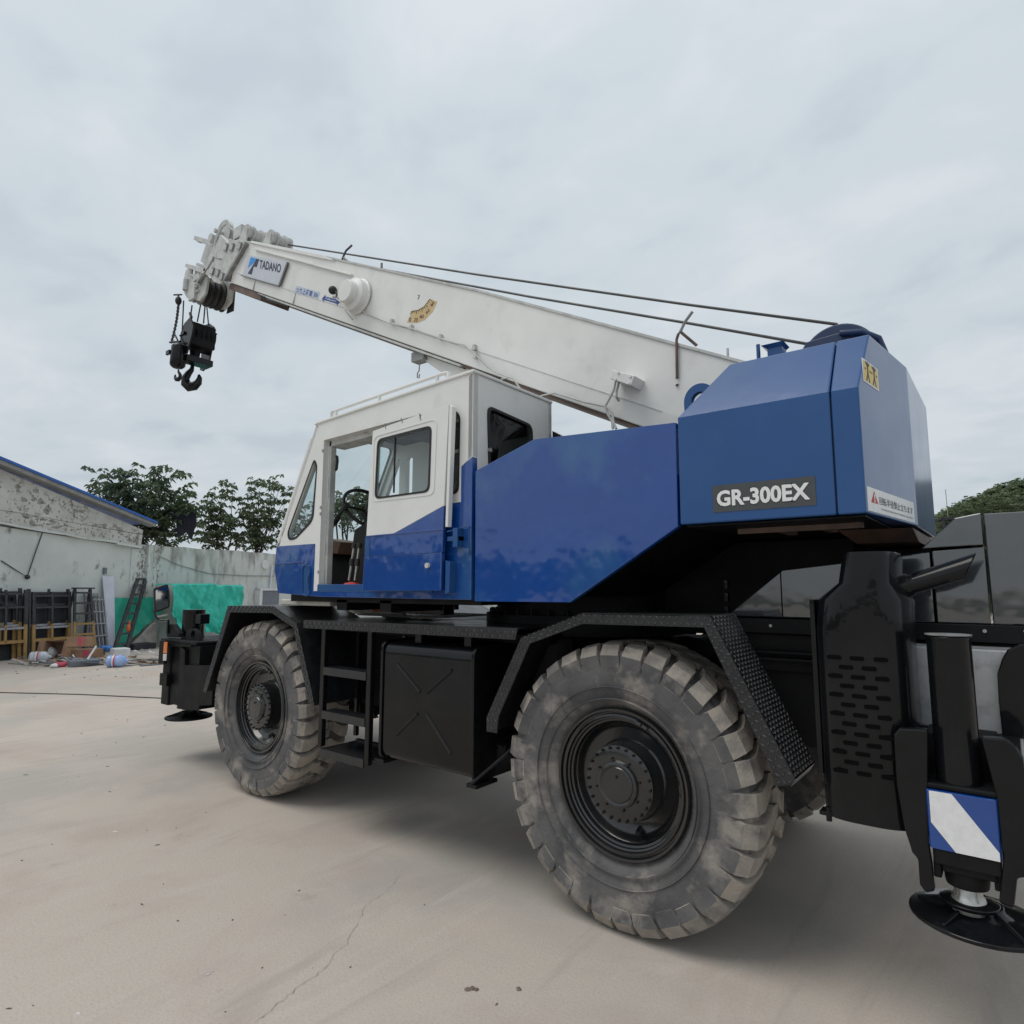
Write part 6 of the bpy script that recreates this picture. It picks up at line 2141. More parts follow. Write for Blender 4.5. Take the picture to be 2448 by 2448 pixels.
# stepladder
sl = empty('stepladder', WP(1.8, 0.5, 0), 'black and yellow stepladder standing behind the cardboard boxes', 'ladder')
f = lean(0.35, 0.62, 1.7)
lt, lb_ = (1.60, 2.02), (1.52, 2.10)
for s in (0, 1):
    mb = MB()
    m_u = lb_[s] + (lt[s] - lb_[s]) * 0.5
    bar(mb, lb_[s], 0.0, m_u, 0.85, 0.06, f)
    part('stile', mb, MY['yellow'], sl)
    mb = MB()
    bar(mb, m_u, 0.851, lt[s], 1.70, 0.06, f)
    part('stile', mb, MY['blackp'], sl)
for k in range(6):
    z = 0.25 + k * 0.27
    a = lb_[0] + (lt[0] - lb_[0]) * z / 1.7 + 0.03
    b = lb_[1] + (lt[1] - lb_[1]) * z / 1.7 - 0.03
    mb = MB()
    bar(mb, a, z, b, z, 0.045, f, 0.08)
    part('rung', mb, MY['yellow'] if z < 0.85 else MY['blackp'], sl)
mb = MB()
wbox(mb, 1.55, 2.07, 0.28, 0.46, 1.701, 1.74)
part('top_step', mb, MY['blackp'], sl)
f2 = lean(0.33, 0.12, 1.7)
for s, u in enumerate((1.5, 2.13)):
    mb = MB()
    bar(mb, u, 0.0, lt[s], 1.69, 0.045, f2)
    part('rear_leg', mb, MY['blackp'], sl)


def grate(u0, u1, h, off, skew, nv, nh, label):
    e_ = empty('steel_grate', WP((u0 + u1) / 2, off, 0), label, 'grate', 'grey steel grates')
    f = lean(off - 0.22, off, h)
    for k in range(nv):
        u = u0 + (u1 - u0) * k / (nv - 1)
        mb = MB()
        bar(mb, u + skew * h * 0.5, 0.0, u - skew * h * 0.5, h, 0.035, f)
        part('bar', mb, MY['greyp'], e_)
    for k in range(nh):
        z = 0.12 + (h - 0.17) * k / (nh - 1)
        mb = MB()
        bar(mb, u0 - 0.02 + skew * (h * 0.5 - z), z, u1 + 0.02 + skew * (h * 0.5 - z), z, 0.035, lambda zz: f(zz) + 0.04, 0.03)
        part('cross_bar', mb, MY['greyp'], e_)
    return e_


grate(2.2, 2.52, 1.46, 0.45, 0.09, 4, 5, 'front grey steel grate right of the stepladder')
grate(2.12, 2.5, 1.58, 0.28, 0.05, 5, 6, 'taller grey steel grate behind the front one')
mb = MB()
f = lean(0.08, 0.40, 2.06)
n_ = 14
top_, bot_ = [], []
pb0, pb1, pt0, pt1 = (2.652,0.114)[0], (2.849,0.097)[0], (2.556,2.075)[0], (2.909,2.082)[0]
for k in range(n_ + 1):
    du = k / n_
    w = 0.02 if k % 2 else 0.0
    bot_.append(WP(pb0 + (pb1 - pb0) * du, f(0) + w, 0.0))
    top_.append(WP(pt0 + (pt1 - pt0) * du, f(2.06) + w, 2.06))
vs = bot_ + top_
mb.add(vs, [[k, k + 1, n_ + 2 + k, n_ + 1 + k] for k in range(n_)])
mb.add([(p[0] - 0.02, p[1] - 0.006, p[2]) for p in vs], [[k, k + 1, n_ + 2 + k, n_ + 1 + k] for k in range(n_)])
tag(part('corrugated_panel', mb, MY['pvc'], recalc=False), 'tall white corrugated plastic panel leaning on the wall', 'panel')
mb = MB()
wbox(mb, 2.60, 2.68, 0.0, 0.08, 2.12, 2.3)
tag(part('wall_socket', mb, MY['cab_grey'], bevel=0.01), 'small grey socket box on the wall above the white panel', 'socket box')
# leaning black ladder
bl = empty('leaning_ladder', WP(3.2, 0.5, 0), 'black steel ladder leaning against the wall over the green tarpaulin', 'ladder')
f = lean(0.03, 0.92, 1.98)
b_, t_ = (2.38, 2.76), (3.70, 3.98)
for s in (0, 1):
    mb = MB()
    bar(mb, b_[s], 0.0, t_[s], 1.98, 0.085, f, 0.05)
    part('stile', mb, MY['blackp'], bl)
for k in range(7):
    z = 0.2 + k * 0.27
    a = b_[0] + (t_[0] - b_[0]) * z / 1.98 + 0.035
    b = b_[1] + (t_[1] - b_[1]) * z / 1.98 - 0.035
    mb = MB()
    bar(mb, a, z, b, z, 0.055, f, 0.04)
    part('rung', mb, MY['blackp'], bl)
mb = MB()
bar(mb, 3.63, 2.0, 4.04, 2.0, 0.05, f, 0.07)
part('top_bar', mb, MY['blackp'], bl)
mb = MB()
mb.sphere(WP(2.95, 0.72, 0.62), 0.07, 8, sq=(0.8, 0.8, 1.6))
mb.tube([WP(2.97, 0.72, 0.72), WP(3.0, 0.70, 0.83)], 0.02, 6)
tag(part('work_glove', mb, MY['orange']), 'orange glove hanging on the leaning black ladder', 'glove')


def sheet(name, us, prof, m, label, seed, amp):
    """draped sheet: prof(u) -> list of (off, z) from the top edge to the hem"""
    mb = MB()
    n = len(us)
    rows = None
    vs = []
    for u in us:
        pr_ = prof(u)
        rows = len(pr_)
        for j, (o_, z) in enumerate(pr_):
            k = j / (rows - 1)
            q = noise.noise(Vector((u * 0.9 + seed, z * 0.6, seed))) * amp * 0.5
            for (ca_, sa_, fr2, wt) in ((0.82, 0.57, 2.3, 0.8), (0.95, -0.3, 3.6, 0.45), (0.6, 0.8, 5.2, 0.25)):
                al, ac = u * ca_ + z * sa_, -u * sa_ + z * ca_
                fo_ = noise.noise(Vector((al * fr2 + seed, ac * fr2 * 0.18, seed * 3)))
                q += max(0.0, 1 - abs(fo_) * 3.2) * amp * wt * (0.35 + 0.65 * k)
            vs.append(WP(u, o_ + q, max(0.01, z + q * 0.15)))
    mb.add(vs, [[i * rows + j, i * rows + j + 1, (i + 1) * rows + j + 1, (i + 1) * rows + j] for i in range(n - 1) for j in range(rows - 1)], 0, True)
    return tag(part(name, mb, m), label, 'tarpaulin', 'green tarpaulins by the wall')


def pf1(u):
    t = (u - 2.5) / 1.9
    zt = 1.42 + 0.06 * t + 0.05 * noise.noise(Vector((u * 2.5, 2, 0)))
    zb = 0.02 if u < 3.05 else 0.02 + (u - 3.05) * 0.75
    return [(0.06 + 0.22 * (k / 13) ** 0.8, zt + (zb - zt) * k / 13) for k in range(14)]


sheet('tarpaulin', [2.84 + 1.6 * k / 36 for k in range(37)], pf1, MY['tarp2'], 'darker green tarpaulin hanging behind the leaning ladder', 3.0, 0.075)


def pf2(u):
    t = (u - 3.98) / 2.95
    zt = 1.86 - 0.03 * t + 0.12 * noise.noise(Vector((u * 1.6, 4, 0))) + 0.05 * noise.noise(Vector((u * 4.6, 9, 0)))
    zb = 0.12 + 0.3 * abs(math.sin(u * 2.1))
    fr_ = 1.05 if u < 6.75 else 1.05 - (u - 6.75) * 1.5
    out = [(0.25 + (fr_ - 0.3) * k / 4, zt - 0.02 * (k % 2)) for k in range(5)]
    out += [(fr_ + 0.12 * (k / 30), zt - 0.04 + (zb - zt) * (k / 30)) for k in range(31)]
    return out


sheet('tarpaulin', [3.98 + 2.95 * k / 100 for k in range(101)], pf2, MY['tarp'], 'bright green tarpaulin draped over a bulky pile behind the wing mirror', 8.0, 0.25)
mb = MB()
wpoly(mb, [(3.15, 0.0), (4.1, 0.0), (4.05, 0.72), (3.95, 0.70)], 0.42, 0.50)
tag(part('concrete_slab', mb, MY['rubble'], bevel=0.01), 'broken grey slab leaning under the edge of the green tarpaulin', 'slab')
mb = MB()
wbox(mb, 3.0, 3.7, 0.55, 0.95, 0.0, 0.17)
tag(part('black_crate', mb, MY['board'], bevel=0.02), 'low black crate on the ground below the broken slab', 'crate')
mb = MB()
wbox(mb, 3.72, 4.25, 0.6, 0.85, 0.02, 0.1)
mb.hexa([WP(3.3, 0.9, 0.98), WP(3.75, 0.95, 1.0), WP(3.75, 1.0, 1.0), WP(3.3, 0.95, 0.98)], [WP(3.3, 0.9, 1.03), WP(3.75, 0.95, 1.05), WP(3.75, 1.0, 1.05), WP(3.3, 0.95, 1.03)])
mb = MB()
bar(mb, 3.62, 0.90, 4.0, 0.96, 0.05, lambda z: 0.98, 0.05)
tag(part('timber_batten', mb, MY['rubble']), 'pale batten lying across the two green tarpaulins', 'batten')

# ------------------------------------------------------------------ rubbish heap
def carton(c, w, d, h, rz, tilt, label, open_=True):
    e_ = empty('cardboard_box', c, label, 'cardboard box', 'cardboard boxes on the rubbish heap')
    rot = Matrix.Rotation(rz, 3, 'Z') @ Matrix.Rotation(tilt, 3, 'X')

    def P_(x, y, z):
        return tuple(Vector(c) + rot @ Vector((x, y, z)))
    t = 0.008
    mb = MB()

    def bx(x0, x1, y0, y1, z0, z1, mi=0):
        mb.hexa([P_(x0, y0, z0), P_(x1, y0, z0), P_(x1, y1, z0), P_(x0, y1, z0)], [P_(x0, y0, z1), P_(x1, y0, z1), P_(x1, y1, z1), P_(x0, y1, z1)], mi)
    bx(-w / 2, w / 2, -d / 2, d / 2, 0, t)
    bx(-w / 2, -w / 2 + t, -d / 2, d / 2, t, h)
    bx(w / 2 - t, w / 2, -d / 2, d / 2, t, h)
    bx(-w / 2 + t, w / 2 - t, -d / 2, -d / 2 + t, t, h)
    bx(-w / 2 + t, w / 2 - t, d / 2 - t, d / 2, t, h)
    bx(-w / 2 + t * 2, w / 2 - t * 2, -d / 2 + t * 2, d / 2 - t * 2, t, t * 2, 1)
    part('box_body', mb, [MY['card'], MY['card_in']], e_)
    if open_:
        for sx_, ln in ((-1, 0.6), (1, 0.75)):
            mb = MB()
            x0 = sx_ * w / 2
            mb.hexa([P_(x0, -d / 2, h), P_(x0, d / 2, h), P_(x0 + sx_ * w * 0.3, d / 2, h - 0.05 + 0.1 * ln), P_(x0 + sx_ * w * 0.3, -d / 2, h - 0.02)],
                    [P_(x0, -d / 2, h + t), P_(x0, d / 2, h + t), P_(x0 + sx_ * w * 0.3, d / 2, h - 0.05 + 0.1 * ln + t), P_(x0 + sx_ * w * 0.3, -d / 2, h - 0.02 + t)])
            part('flap', mb, MY['card'], e_)
    else:
        mb = MB()
        bx(-w / 2, w / 2, -d / 2, d / 2, h + 0.001, h + t)
        part('lid', mb, MY['card'], e_)
        mb = MB()
        bx(-w * 0.05, w * 0.12, -d / 2 - 0.002, -d / 2, h * 0.1, h * 0.95)
        bx(w * 0.2, w * 0.24, -d / 2 - 0.002, -d / 2, h * 0.1, h * 0.95)
        part('red_print', mb, MY['label'], e_)
    return e_


b1 = (-18.664,2.687)
carton((b1[0], b1[1], 0.16), 0.46, 0.42, 0.36, R(40), R(75), 'open brown cardboard box lying on its side with a dark inside')
b2 = (-17.039,2.526,0.420)
carton((b2[0] + 0.0, b2[1], 0.38), 0.48, 0.3, 0.22, R(62), R(-8), 'brown cardboard box with red print on top of the heap', False)
b3 = (-18.267,3.149)
carton((b3[0] - 0.2, b3[1], 0.0), 0.75, 0.35, 0.2, R(58), 0, 'flattened long brown cardboard box under the heap', False)


def jug(c, rz, m, ml, label, L_=0.42, r=0.13):
    e_ = empty('water_jug', c, label, 'water jug', 'plastic water jugs on the ground')
    ax = Vector((math.cos(rz), math.sin(rz), 0))
    up = Vector((0, 0, 1))
    sd = ax.cross(up)
    prof = [(0.0, 0.0), (0.1, 0.0), (r, 0.03), (r, 0.09), (r - 0.012, 0.10), (r, 0.115), (r, 0.19), (r - 0.012, 0.20), (r, 0.215), (r, 0.29), (0.09, 0.35), (0.035, 0.38), (0.035, L_), (0.0, L_)]
    n = 20
    rings = [[Vector(c) + up * r + ax * (h - L_ / 2) + (sd * math.cos(2 * math.pi * k / n) + up * math.sin(2 * math.pi * k / n)) * max(rr, 1e-4) for k in range(n)] for rr, h in prof]
    mb = MB().add([p for rg in rings for p in rg], [[i * n + k, i * n + (k + 1) % n, (i + 1) * n + (k + 1) % n, (i + 1) * n + k] for i in range(len(prof) - 1) for k in range(n)], 0, True)
    part('jug_body', mb, m, e_)
    for h0, h1, mm in ((0.12, 0.15, MY['white']), (0.15, 0.18, ml)):
        rg = [[Vector(c) + up * r + ax * (h - L_ / 2) + (sd * math.cos(2 * math.pi * k / n) + up * math.sin(2 * math.pi * k / n)) * (r + 0.003) for k in range(n)] for h in (h0, h1)]
        mb = MB().add(rg[0] + rg[1], [[k, (k + 1) % n, n + (k + 1) % n, n + k] for k in range(n)], 0, True)
        part('label_band', mb, mm, e_)
    return e_


j1 = (-17.924,2.032)
jug((j1[0], j1[1], 0), R(65), MY['jug'], MY['label'], 'clear plastic water jug lying at the left of the heap')
j2 = (-15.660,2.828)
jug((j2[0], j2[1], 0), R(52), MY['jugb'], MY['label'], 'blue plastic water jug lying at the right of the heap')


def lump(name, c, r, m, label, cat, seed, sq=(1, 1, 0.6)):
    rr = random.Random(seed)
    mb = MB().sphere((c[0], c[1], c[2] + r * sq[2] * 0.9), r, 9, sq=sq)
    mb.v = [(x + 0.25 * r * noise.noise(Vector((x * 9, y * 9, z * 9 + seed))), y + 0.25 * r * noise.noise(Vector((x * 9 + 7, y * 9, z * 9))), max(0.003, z + 0.25 * r * noise.noise(Vector((x * 9, y * 9 + 5, z * 9 + seed))))) for x, y, z in mb.v]
    return tag(part(name, mb, m), label, cat)


q = (-18.775,2.463)
lump('plastic_bag', (q[0], q[1], 0), 0.16, MY['white'], 'crumpled white plastic bag beside the open cardboard box', 'bag', 2, (0.8, 1, 0.9))
q = (-18.121,3.544)
lump('blue_bag', (q[0] - 0.2, q[1], 0.12), 0.15, MY['bluep'], 'bright blue plastic bag on the heap near the ladder foot', 'bag', 5)
q = (-17.687,3.624)
mb = MB().prism_z(rp([(q[0] - 0.2, q[1] - 0.16), (q[0] + 0.2, q[1] - 0.2), (q[0] + 0.22, q[1] + 0.16), (q[0] - 0.2, q[1] + 0.2)], 0.05), 0.0, 0.24)
tag(part('plastic_tub', mb, MY['white'], bevel=0.02), 'pale plastic tub behind the blue water jug', 'tub')
q = (-16.445,2.446)
mb = MB().hexa([(q[0] - 0.08, q[1] - 0.3, 0), (q[0] + 0.1, q[1] - 0.28, 0), (q[0] + 0.1, q[1] + 0.25, 0), (q[0] - 0.08, q[1] + 0.25, 0)], [(q[0] - 0.12, q[1] - 0.32, 0.15), (q[0] + 0.12, q[1] - 0.3, 0.13), (q[0] + 0.12, q[1] + 0.27, 0.13), (q[0] - 0.12, q[1] + 0.27, 0.15)])
tag(part('dark_tray', mb, MY['cab_grey'], bevel=0.012), 'dark grey plastic tray lying in front of the heap', 'tray')
q = (-16.580,1.910)
lump('paper_cup', (q[0], q[1], 0), 0.075, MY['white'], 'small crushed white cup in front of the heap', 'cup', 9)
q = (-16.655,2.059)
lump('red_cloth', (q[0], q[1], 0), 0.12, MY['label'], 'dark red rag beside the crushed white cup', 'rag', 12, (0.6, 1.1, 0.5))
p0, p1 = (-15.833,2.300,0.203), (-15.846,2.450,0.471)
tag(part('white_stick', MB().tube([p0, p1], 0.02, 6), MY['white']), 'white stick poking up out of the heap', 'stick')
p0, p1 = (-16.769,3.000,0.612), (-16.767,3.000,0.466)
mb = MB()
for k in range(110):
    t = rnd.random()
    q0, q1 = Vector((-17.992,1.859)), Vector((-15.900,3.805))
    q = q0.lerp(q1, t) + Vector((rnd.uniform(-0.9, 0.9), rnd.uniform(-0.3, 0.3)))
    L_, w = rnd.uniform(0.05, 0.35), rnd.uniform(0.01, 0.06)
    a = rnd.uniform(0, math.pi)
    ca, sa, z0 = math.cos(a), math.sin(a), rnd.uniform(0.0, 0.12)
    mb.hexa([(q.x + L_ * ca - w * sa, q.y + L_ * sa + w * ca, 0.002), (q.x - L_ * ca - w * sa, q.y - L_ * sa + w * ca, z0), (q.x - L_ * ca + w * sa, q.y - L_ * sa - w * ca, z0), (q.x + L_ * ca + w * sa, q.y + L_ * sa - w * ca, 0.002)],
            [(q.x + L_ * ca - w * sa, q.y + L_ * sa + w * ca, 0.015), (q.x - L_ * ca - w * sa, q.y - L_ * sa + w * ca, z0 + 0.02), (q.x - L_ * ca + w * sa, q.y - L_ * sa - w * ca, z0 + 0.02), (q.x + L_ * ca + w * sa, q.y + L_ * sa - w * ca, 0.015)], rnd.choice([0, 0, 1, 2, 3]))
tag(part('loose_scraps', mb, [MY['rubble'], MY['card'], MY['white'], MY['cab_grey']]), kind='stuff')
mb = MB()
for k in range(420):
    u = rnd.uniform(2.2, 8.5)
    o_ = rnd.uniform(0.9, 3.4) if rnd.random() < 0.8 else rnd.uniform(0.4, 4.6)
    p = WP(u, o_, 0)
    blob(mb, p, rnd.uniform(0.015, 0.075), rnd, 0.55, 0 if rnd.random() < 0.75 else 1, 6)
tag(part('rubble', mb, [MY['rubble'], MY['white']]), kind='stuff')
mb = MB()
for k in range(160):
    u, o_ = rnd.uniform(-1.5, 9), rnd.uniform(2.0, 9.0)
    p = WP(u, o_, 0)
    blob(mb, p, rnd.uniform(0.008, 0.03), rnd, 0.5, 0, 5)
tag(part('scattered_grit', mb, [MY['stone']]), kind='stuff')
g0, g1, g2 = (-13.822,-0.096), (-12.090,0.960), (-10.531,1.703)
tag(part('ground_cable', MB().tube([(g0[0], g0[1], 0.008), (g1[0], g1[1], 0.008), (g2[0], g2[1], 0.008), (-8.6, 3.4, 0.008)], 0.008, 6), MY['cable']), 'black cable lying across the concrete left of the crane', 'cable')

# ------------------------------------------------------------------ trees
def tree(name, base, blobs, n, leafs, m, label, group, seed, leaf=0.24, nl=11, trunks=1, droop=0.55, trunk_r=0.09):
    rr = random.Random(seed)
    e_ = empty(name, base, label, 'tree', group)
    pts = []
    for k in range(n):
        cx, cy, cz, rx, ry, rz = blobs[rr.randrange(len(blobs))]
        while True:
            v = Vector((rr.uniform(-1, 1), rr.uniform(-1, 1), rr.uniform(-1, 1)))
            if 0.2 < v.length < 1:
                v *= rr.uniform(0.85, 1.35)
                break
        pts.append(Vector((cx + v.x * rx, cy + v.y * ry, cz + v.z * rz)))
    mb = MB()
    for p in pts:
        s = leaf * rr.uniform(0.7, 1.25)
        ph = rr.uniform(0, 6.28)
        for k in range(nl):
            a = ph + k * 2.4
            el = rr.uniform(-0.25, 0.55)
            L_ = s * rr.uniform(0.75, 1.2)
            w = L_ * rr.uniform(0.15, 0.24)
            d = Vector((math.cos(a), math.sin(a), 0))
            sdv = Vector((-d.y, d.x, 0))
            b0 = p + Vector((0, 0, rr.uniform(-0.1, 0.06))) * s * 2
            mid = b0 + d * L_ * 0.55 + Vector((0, 0, L_ * (el * 0.5 - 0.06)))
            tip = b0 + d * L_ * 0.95 + Vector((0, 0, L_ * (el * 0.5 - droop)))
            mb.add([b0, mid + sdv * w, tip, mid - sdv * w], [[0, 1, 2], [0, 2, 3]], 1 if rr.random() < leafs else 0)
    part('crown', mb, m, e_, kind='stuff', recalc=False)
    mb = MB()
    top = Vector((sum(b[0] for b in blobs) / len(blobs), sum(b[1] for b in blobs) / len(blobs), min(b[2] - b[5] * 0.3 for b in blobs)))
    heads = []
    for t in range(trunks):
        b0 = Vector(base) + Vector((rr.uniform(-0.25, 0.25), rr.uniform(-0.25, 0.25), 0)) * (1 if trunks > 1 else 0)
        tp_ = top + Vector((rr.uniform(-0.5, 0.5), rr.uniform(-0.5, 0.5), rr.uniform(-0.2, 0.4)))
        md = b0.lerp(tp_, 0.5) + Vector((rr.uniform(-0.15, 0.15), rr.uniform(-0.15, 0.15), 0))
        mb.tube([b0, md, tp_], trunk_r / math.sqrt(trunks), 7, r1=trunk_r * 0.55 / math.sqrt(trunks))
        heads.append((md, tp_))
    part('trunk', mb, MY['bark'], e_)
    mb = MB()
    for p in rr.sample(pts, min(len(pts), 70)):
        md, tp_ = rr.choice(heads)
        s0 = md.lerp(tp_, rr.uniform(0.3, 1.0))
        k1 = s0.lerp(p, 0.5) + Vector((0, 0, rr.uniform(-0.1, 0.25)))
        mb.tube([s0, k1, p], 0.02, 4, r1=0.006)
    part('branches', mb, MY['bark'], e_, kind='stuff')
    return e_


LF = [MY['leaf'], MY['leaf2']]
tg = 'trees behind the yard wall'


def shoot_tree(base, tips, label, seed, per, leaf, spread, group=tg):
    rr = random.Random(seed)
    e_ = empty('broadleaf_tree', base, label, 'tree', group)
    lv, br, tk = MB(), MB(), MB()
    heads = []
    zl = min(t[2] for t in tips)
    for k in range(3):
        b0 = Vector(base) + Vector((rr.uniform(-0.3, 0.3), rr.uniform(-0.5, 0.5), 0))
        h = Vector((base[0] + rr.uniform(-0.5, 0.5), base[1] + rr.uniform(-0.7, 0.7), zl + 0.2))
        tk.tube([b0, b0.lerp(h, 0.5) + Vector((rr.uniform(-0.1, 0.1), rr.uniform(-0.1, 0.1), 0)), h], 0.06, 6, r1=0.035)
        heads.append((b0, h))
    for tp in tips:
        tp = Vector(tp)
        b0, h = min(heads, key=lambda q: (q[1] - tp).length + rr.uniform(0, 0.8))
        s0 = b0.lerp(h, rr.uniform(0.75, 1.0))
        md = s0.lerp(tp, 0.55) + Vector((rr.uniform(-0.12, 0.12), rr.uniform(-0.12, 0.12), -0.1 * (tp - s0).length))
        br.tube([s0, md, tp], 0.022, 4, r1=0.007)
        for c in range(per):
            t = rr.uniform(0.0, 1.0) ** 0.7
            p = md.lerp(tp, t) if c else tp.copy()
            if c:
                p += Vector((rr.gauss(0, spread), rr.gauss(0, spread), rr.gauss(0, spread * 0.8)))
            s = leaf * rr.uniform(0.7, 1.2)
            ph = rr.uniform(0, 6.28)
            for k in range(rr.randint(5, 8)):
                a = ph + k * 2.4
                L_ = s * rr.uniform(0.7, 1.25)
                w = L_ * rr.uniform(0.14, 0.22)
                el = rr.uniform(-0.15, 0.45)
                d = Vector((math.cos(a), math.sin(a), 0))
                sdv = Vector((-d.y, d.x, rr.uniform(-0.4, 0.4)))
                q = p + Vector((0, 0, rr.uniform(-0.05, 0.05)))
                mid = q + d * L_ * 0.5 + Vector((0, 0, L_ * (el * 0.5 - 0.04)))
                tip_ = q + d * L_ * 0.9 + Vector((0, 0, L_ * (el * 0.5 - 0.55)))
                lv.add([q, mid + sdv * w, tip_, mid - sdv * w], [[0, 1, 2], [0, 2, 3]], 1 if rr.random() < 0.25 else 0)
    part('crown', lv, LF, e_, kind='stuff', recalc=False)
    part('trunk', tk, MY['bark'], e_, kind='stuff')
    part('branches', br, MY['bark'], e_, kind='stuff')
    return e_


shoot_tree((-23.4, 6.2, 0), [(-24.091,4.861,4.993), (-23.468,4.986,5.366), (-24.412,5.152,5.294), (-23.065,5.128,5.587), (-23.706,5.476,5.460), (-23.303,5.510,5.306), (-22.613,5.476,5.474), (-22.994,5.972,5.550), (-21.992,5.915,5.544), (-22.245,6.406,5.723), (-21.492,6.377,5.518), (-21.925,6.120,5.226), (-21.729,6.878,5.135), (-22.264,7.215,4.954), (-21.696,6.398,4.919), (-22.417,5.978,5.125), (-23.383,5.935,5.216), (-24.587,5.572,5.169), (-24.399,5.118,4.744), (-23.515,5.487,4.786), (-24.087,6.045,4.981), (-22.366,5.774,4.718), (-23.238,6.523,4.802), (-21.820,6.655,4.619), (-21.290,6.824,4.480), (-22.436,5.901,4.286), (-23.144,5.696,4.243), (-23.708,6.102,4.637), (-22.122,6.267,4.261), (-22.975,6.357,3.984), (-23.264,6.278,3.686), (-22.392,6.495,3.654), (-22.115,6.912,4.439), (-23.248,5.134,4.534), (-21.684,6.340,4.610), (-22.012,6.456,3.931), (-23.101,6.517,3.461), (-21.948,6.968,3.511)],
           'dense dark green tree beside the blue roof edge', 21, 14, 0.23, 0.22)
shoot_tree((-25.2, 9.9, 0), [(-24.815,8.881,5.159), (-24.391,8.884,5.300), (-24.918,9.303,5.715), (-23.767,9.160,5.783), (-24.115,9.706,5.869), (-24.257,9.341,5.521), (-24.335,8.845,4.763), (-24.608,9.425,4.842), (-23.672,9.362,4.545), (-24.606,9.355,4.476), (-24.576,8.714,4.549), (-24.597,8.788,4.206), (-24.717,9.297,4.121), (-24.925,9.862,4.131), (-23.676,9.564,4.213), (-24.643,9.061,3.701), (-24.682,9.760,3.703), (-25.862,9.376,3.918), (-24.851,9.518,3.831), (-23.915,9.951,3.724)],
           'sparse tree with open branches right of the dense dark tree', 22, 9, 0.23, 0.22)
shoot_tree((-24.0, 11.0, 0), [(-23.995,9.770,5.234), (-23.442,9.950,4.895), (-23.908,10.287,6.154), (-23.027,9.990,5.840), (-23.460,10.480,5.859), (-22.830,10.626,6.131), (-22.387,10.468,5.839), (-22.832,10.945,5.720), (-21.929,10.825,5.617), (-23.757,10.152,5.302), (-22.802,10.275,5.144), (-22.958,10.170,5.278), (-22.907,10.824,5.123), (-23.057,11.410,5.292), (-23.178,10.141,4.672), (-23.752,9.921,4.335), (-23.947,10.509,4.261), (-23.996,11.019,4.444), (-23.155,11.009,4.480), (-22.564,11.131,4.632), (-24.561,10.591,4.676), (-23.039,10.245,3.876), (-24.651,10.452,3.700), (-23.384,10.466,3.509), (-22.826,10.604,3.713), (-23.378,10.120,3.709), (-22.674,10.988,3.909), (-23.608,11.014,4.879)],
           'tree with drooping leaf clusters just left of the cab front', 23, 9, 0.23, 0.22)
shoot_tree((-24.6, 15.4, 0), [(-24.189,14.243,5.500), (-23.938,14.211,5.240), (-24.073,14.747,6.065), (-23.460,14.396,5.731), (-24.021,14.679,5.612), (-23.687,14.725,5.352), (-22.867,14.779,6.115), (-23.149,15.245,6.140), (-22.920,14.734,5.879), (-23.164,15.171,5.794), (-22.564,15.082,5.771), (-22.672,15.083,5.466), (-23.224,15.190,5.284), (-23.821,15.308,5.462), (-23.371,14.637,5.122), (-22.575,15.277,6.031), (-22.857,15.720,5.709), (-23.909,15.490,5.081), (-23.233,15.452,5.031)],
           'tree seen through the open cab door', 25, 9, 0.25, 0.25)
T4 = [(-24.2 + 0.2 * (k % 3), 12.5 + 0.25 * (k % 5), 3.4 + 0.16 * k) for k in range(14)]
shoot_tree((-23.8, 12.9, 0), T4, 'tree seen through the front side window of the cab', 24, 8, 0.25, 0.3)
mb = MB()
cl = [(-21.9, 6.25, 4.25), (-21.55, 6.55, 4.27), (-21.12, 6.87, 4.22), (-21.15, 6.9, 3.9), (-21.3, 6.84, 3.32), (-21.45, 6.75, 3.55), (-21.62, 6.53, 3.4), (-21.68, 6.5, 3.9)]
mb.hexa([(x + 0.02, y + 0.02, z) for x, y, z in cl], [(x + 0.03 + 0.05 * math.sin(i * 2.1), y + 0.04, z + 0.01) for i, (x, y, z) in enumerate(cl)])
tag(part('hanging_cloth', mb, MY['cloth']), 'torn black cloth caught in the dense dark tree', 'cloth')
rg = 'trees beyond the rear of the crane'
L2 = [MY['leaf2'], MY['leaf']]
tree('bushy_tree', (0.6, 37.6, 0), [(0.5, 37.6, 5.6, 1.6, 1.2, 1.35), (-0.7, 36.9, 5.2, 1.0, 0.9, 1.3), (1.8, 38.2, 5.2, 1.5, 1.2, 1.6)], 900, 0.35, L2,
     'rounded mid green tree above the black engine hood', rg, 31, 0.17, 9, 1, 0.35, 0.2)
tree('bushy_tree', (-2.0, 36.0, 0), [(-2.0, 35.8, 5.0, 0.75, 0.7, 1.0), (-1.3, 36.3, 5.0, 1.0, 0.9, 1.2), (-2.5, 35.5, 4.4, 0.6, 0.6, 1.0)], 420, 0.25, L2,
     'smaller tree with a twiggy edge left of the rounded tree', rg, 32, 0.16, 8, 1, 0.35, 0.14)
tree('bushy_tree', (-3.0, 35.3, 0), [(-2.9, 35.2, 3.6, 0.8, 0.7, 0.9), (-2.2, 35.6, 3.3, 1.0, 0.9, 0.7)], 260, 0.3, [MY['leaf3'], MY['leaf2']],
     'yellowing shrub low beside the counterweight', rg, 33, 0.15, 8, 2, 0.35, 0.08)
sf = empty('steel_canopy', (-2.2, 35.5, 0), 'dark green steel canopy frame under the trees behind the hood', 'canopy')
for x, y in ((-2.55, 34.6), (-1.2, 35.5)):
    part('post', MB().cyl((x, y, 0), (x, y, 5.15), 0.06, n=8), MY['board'], sf)
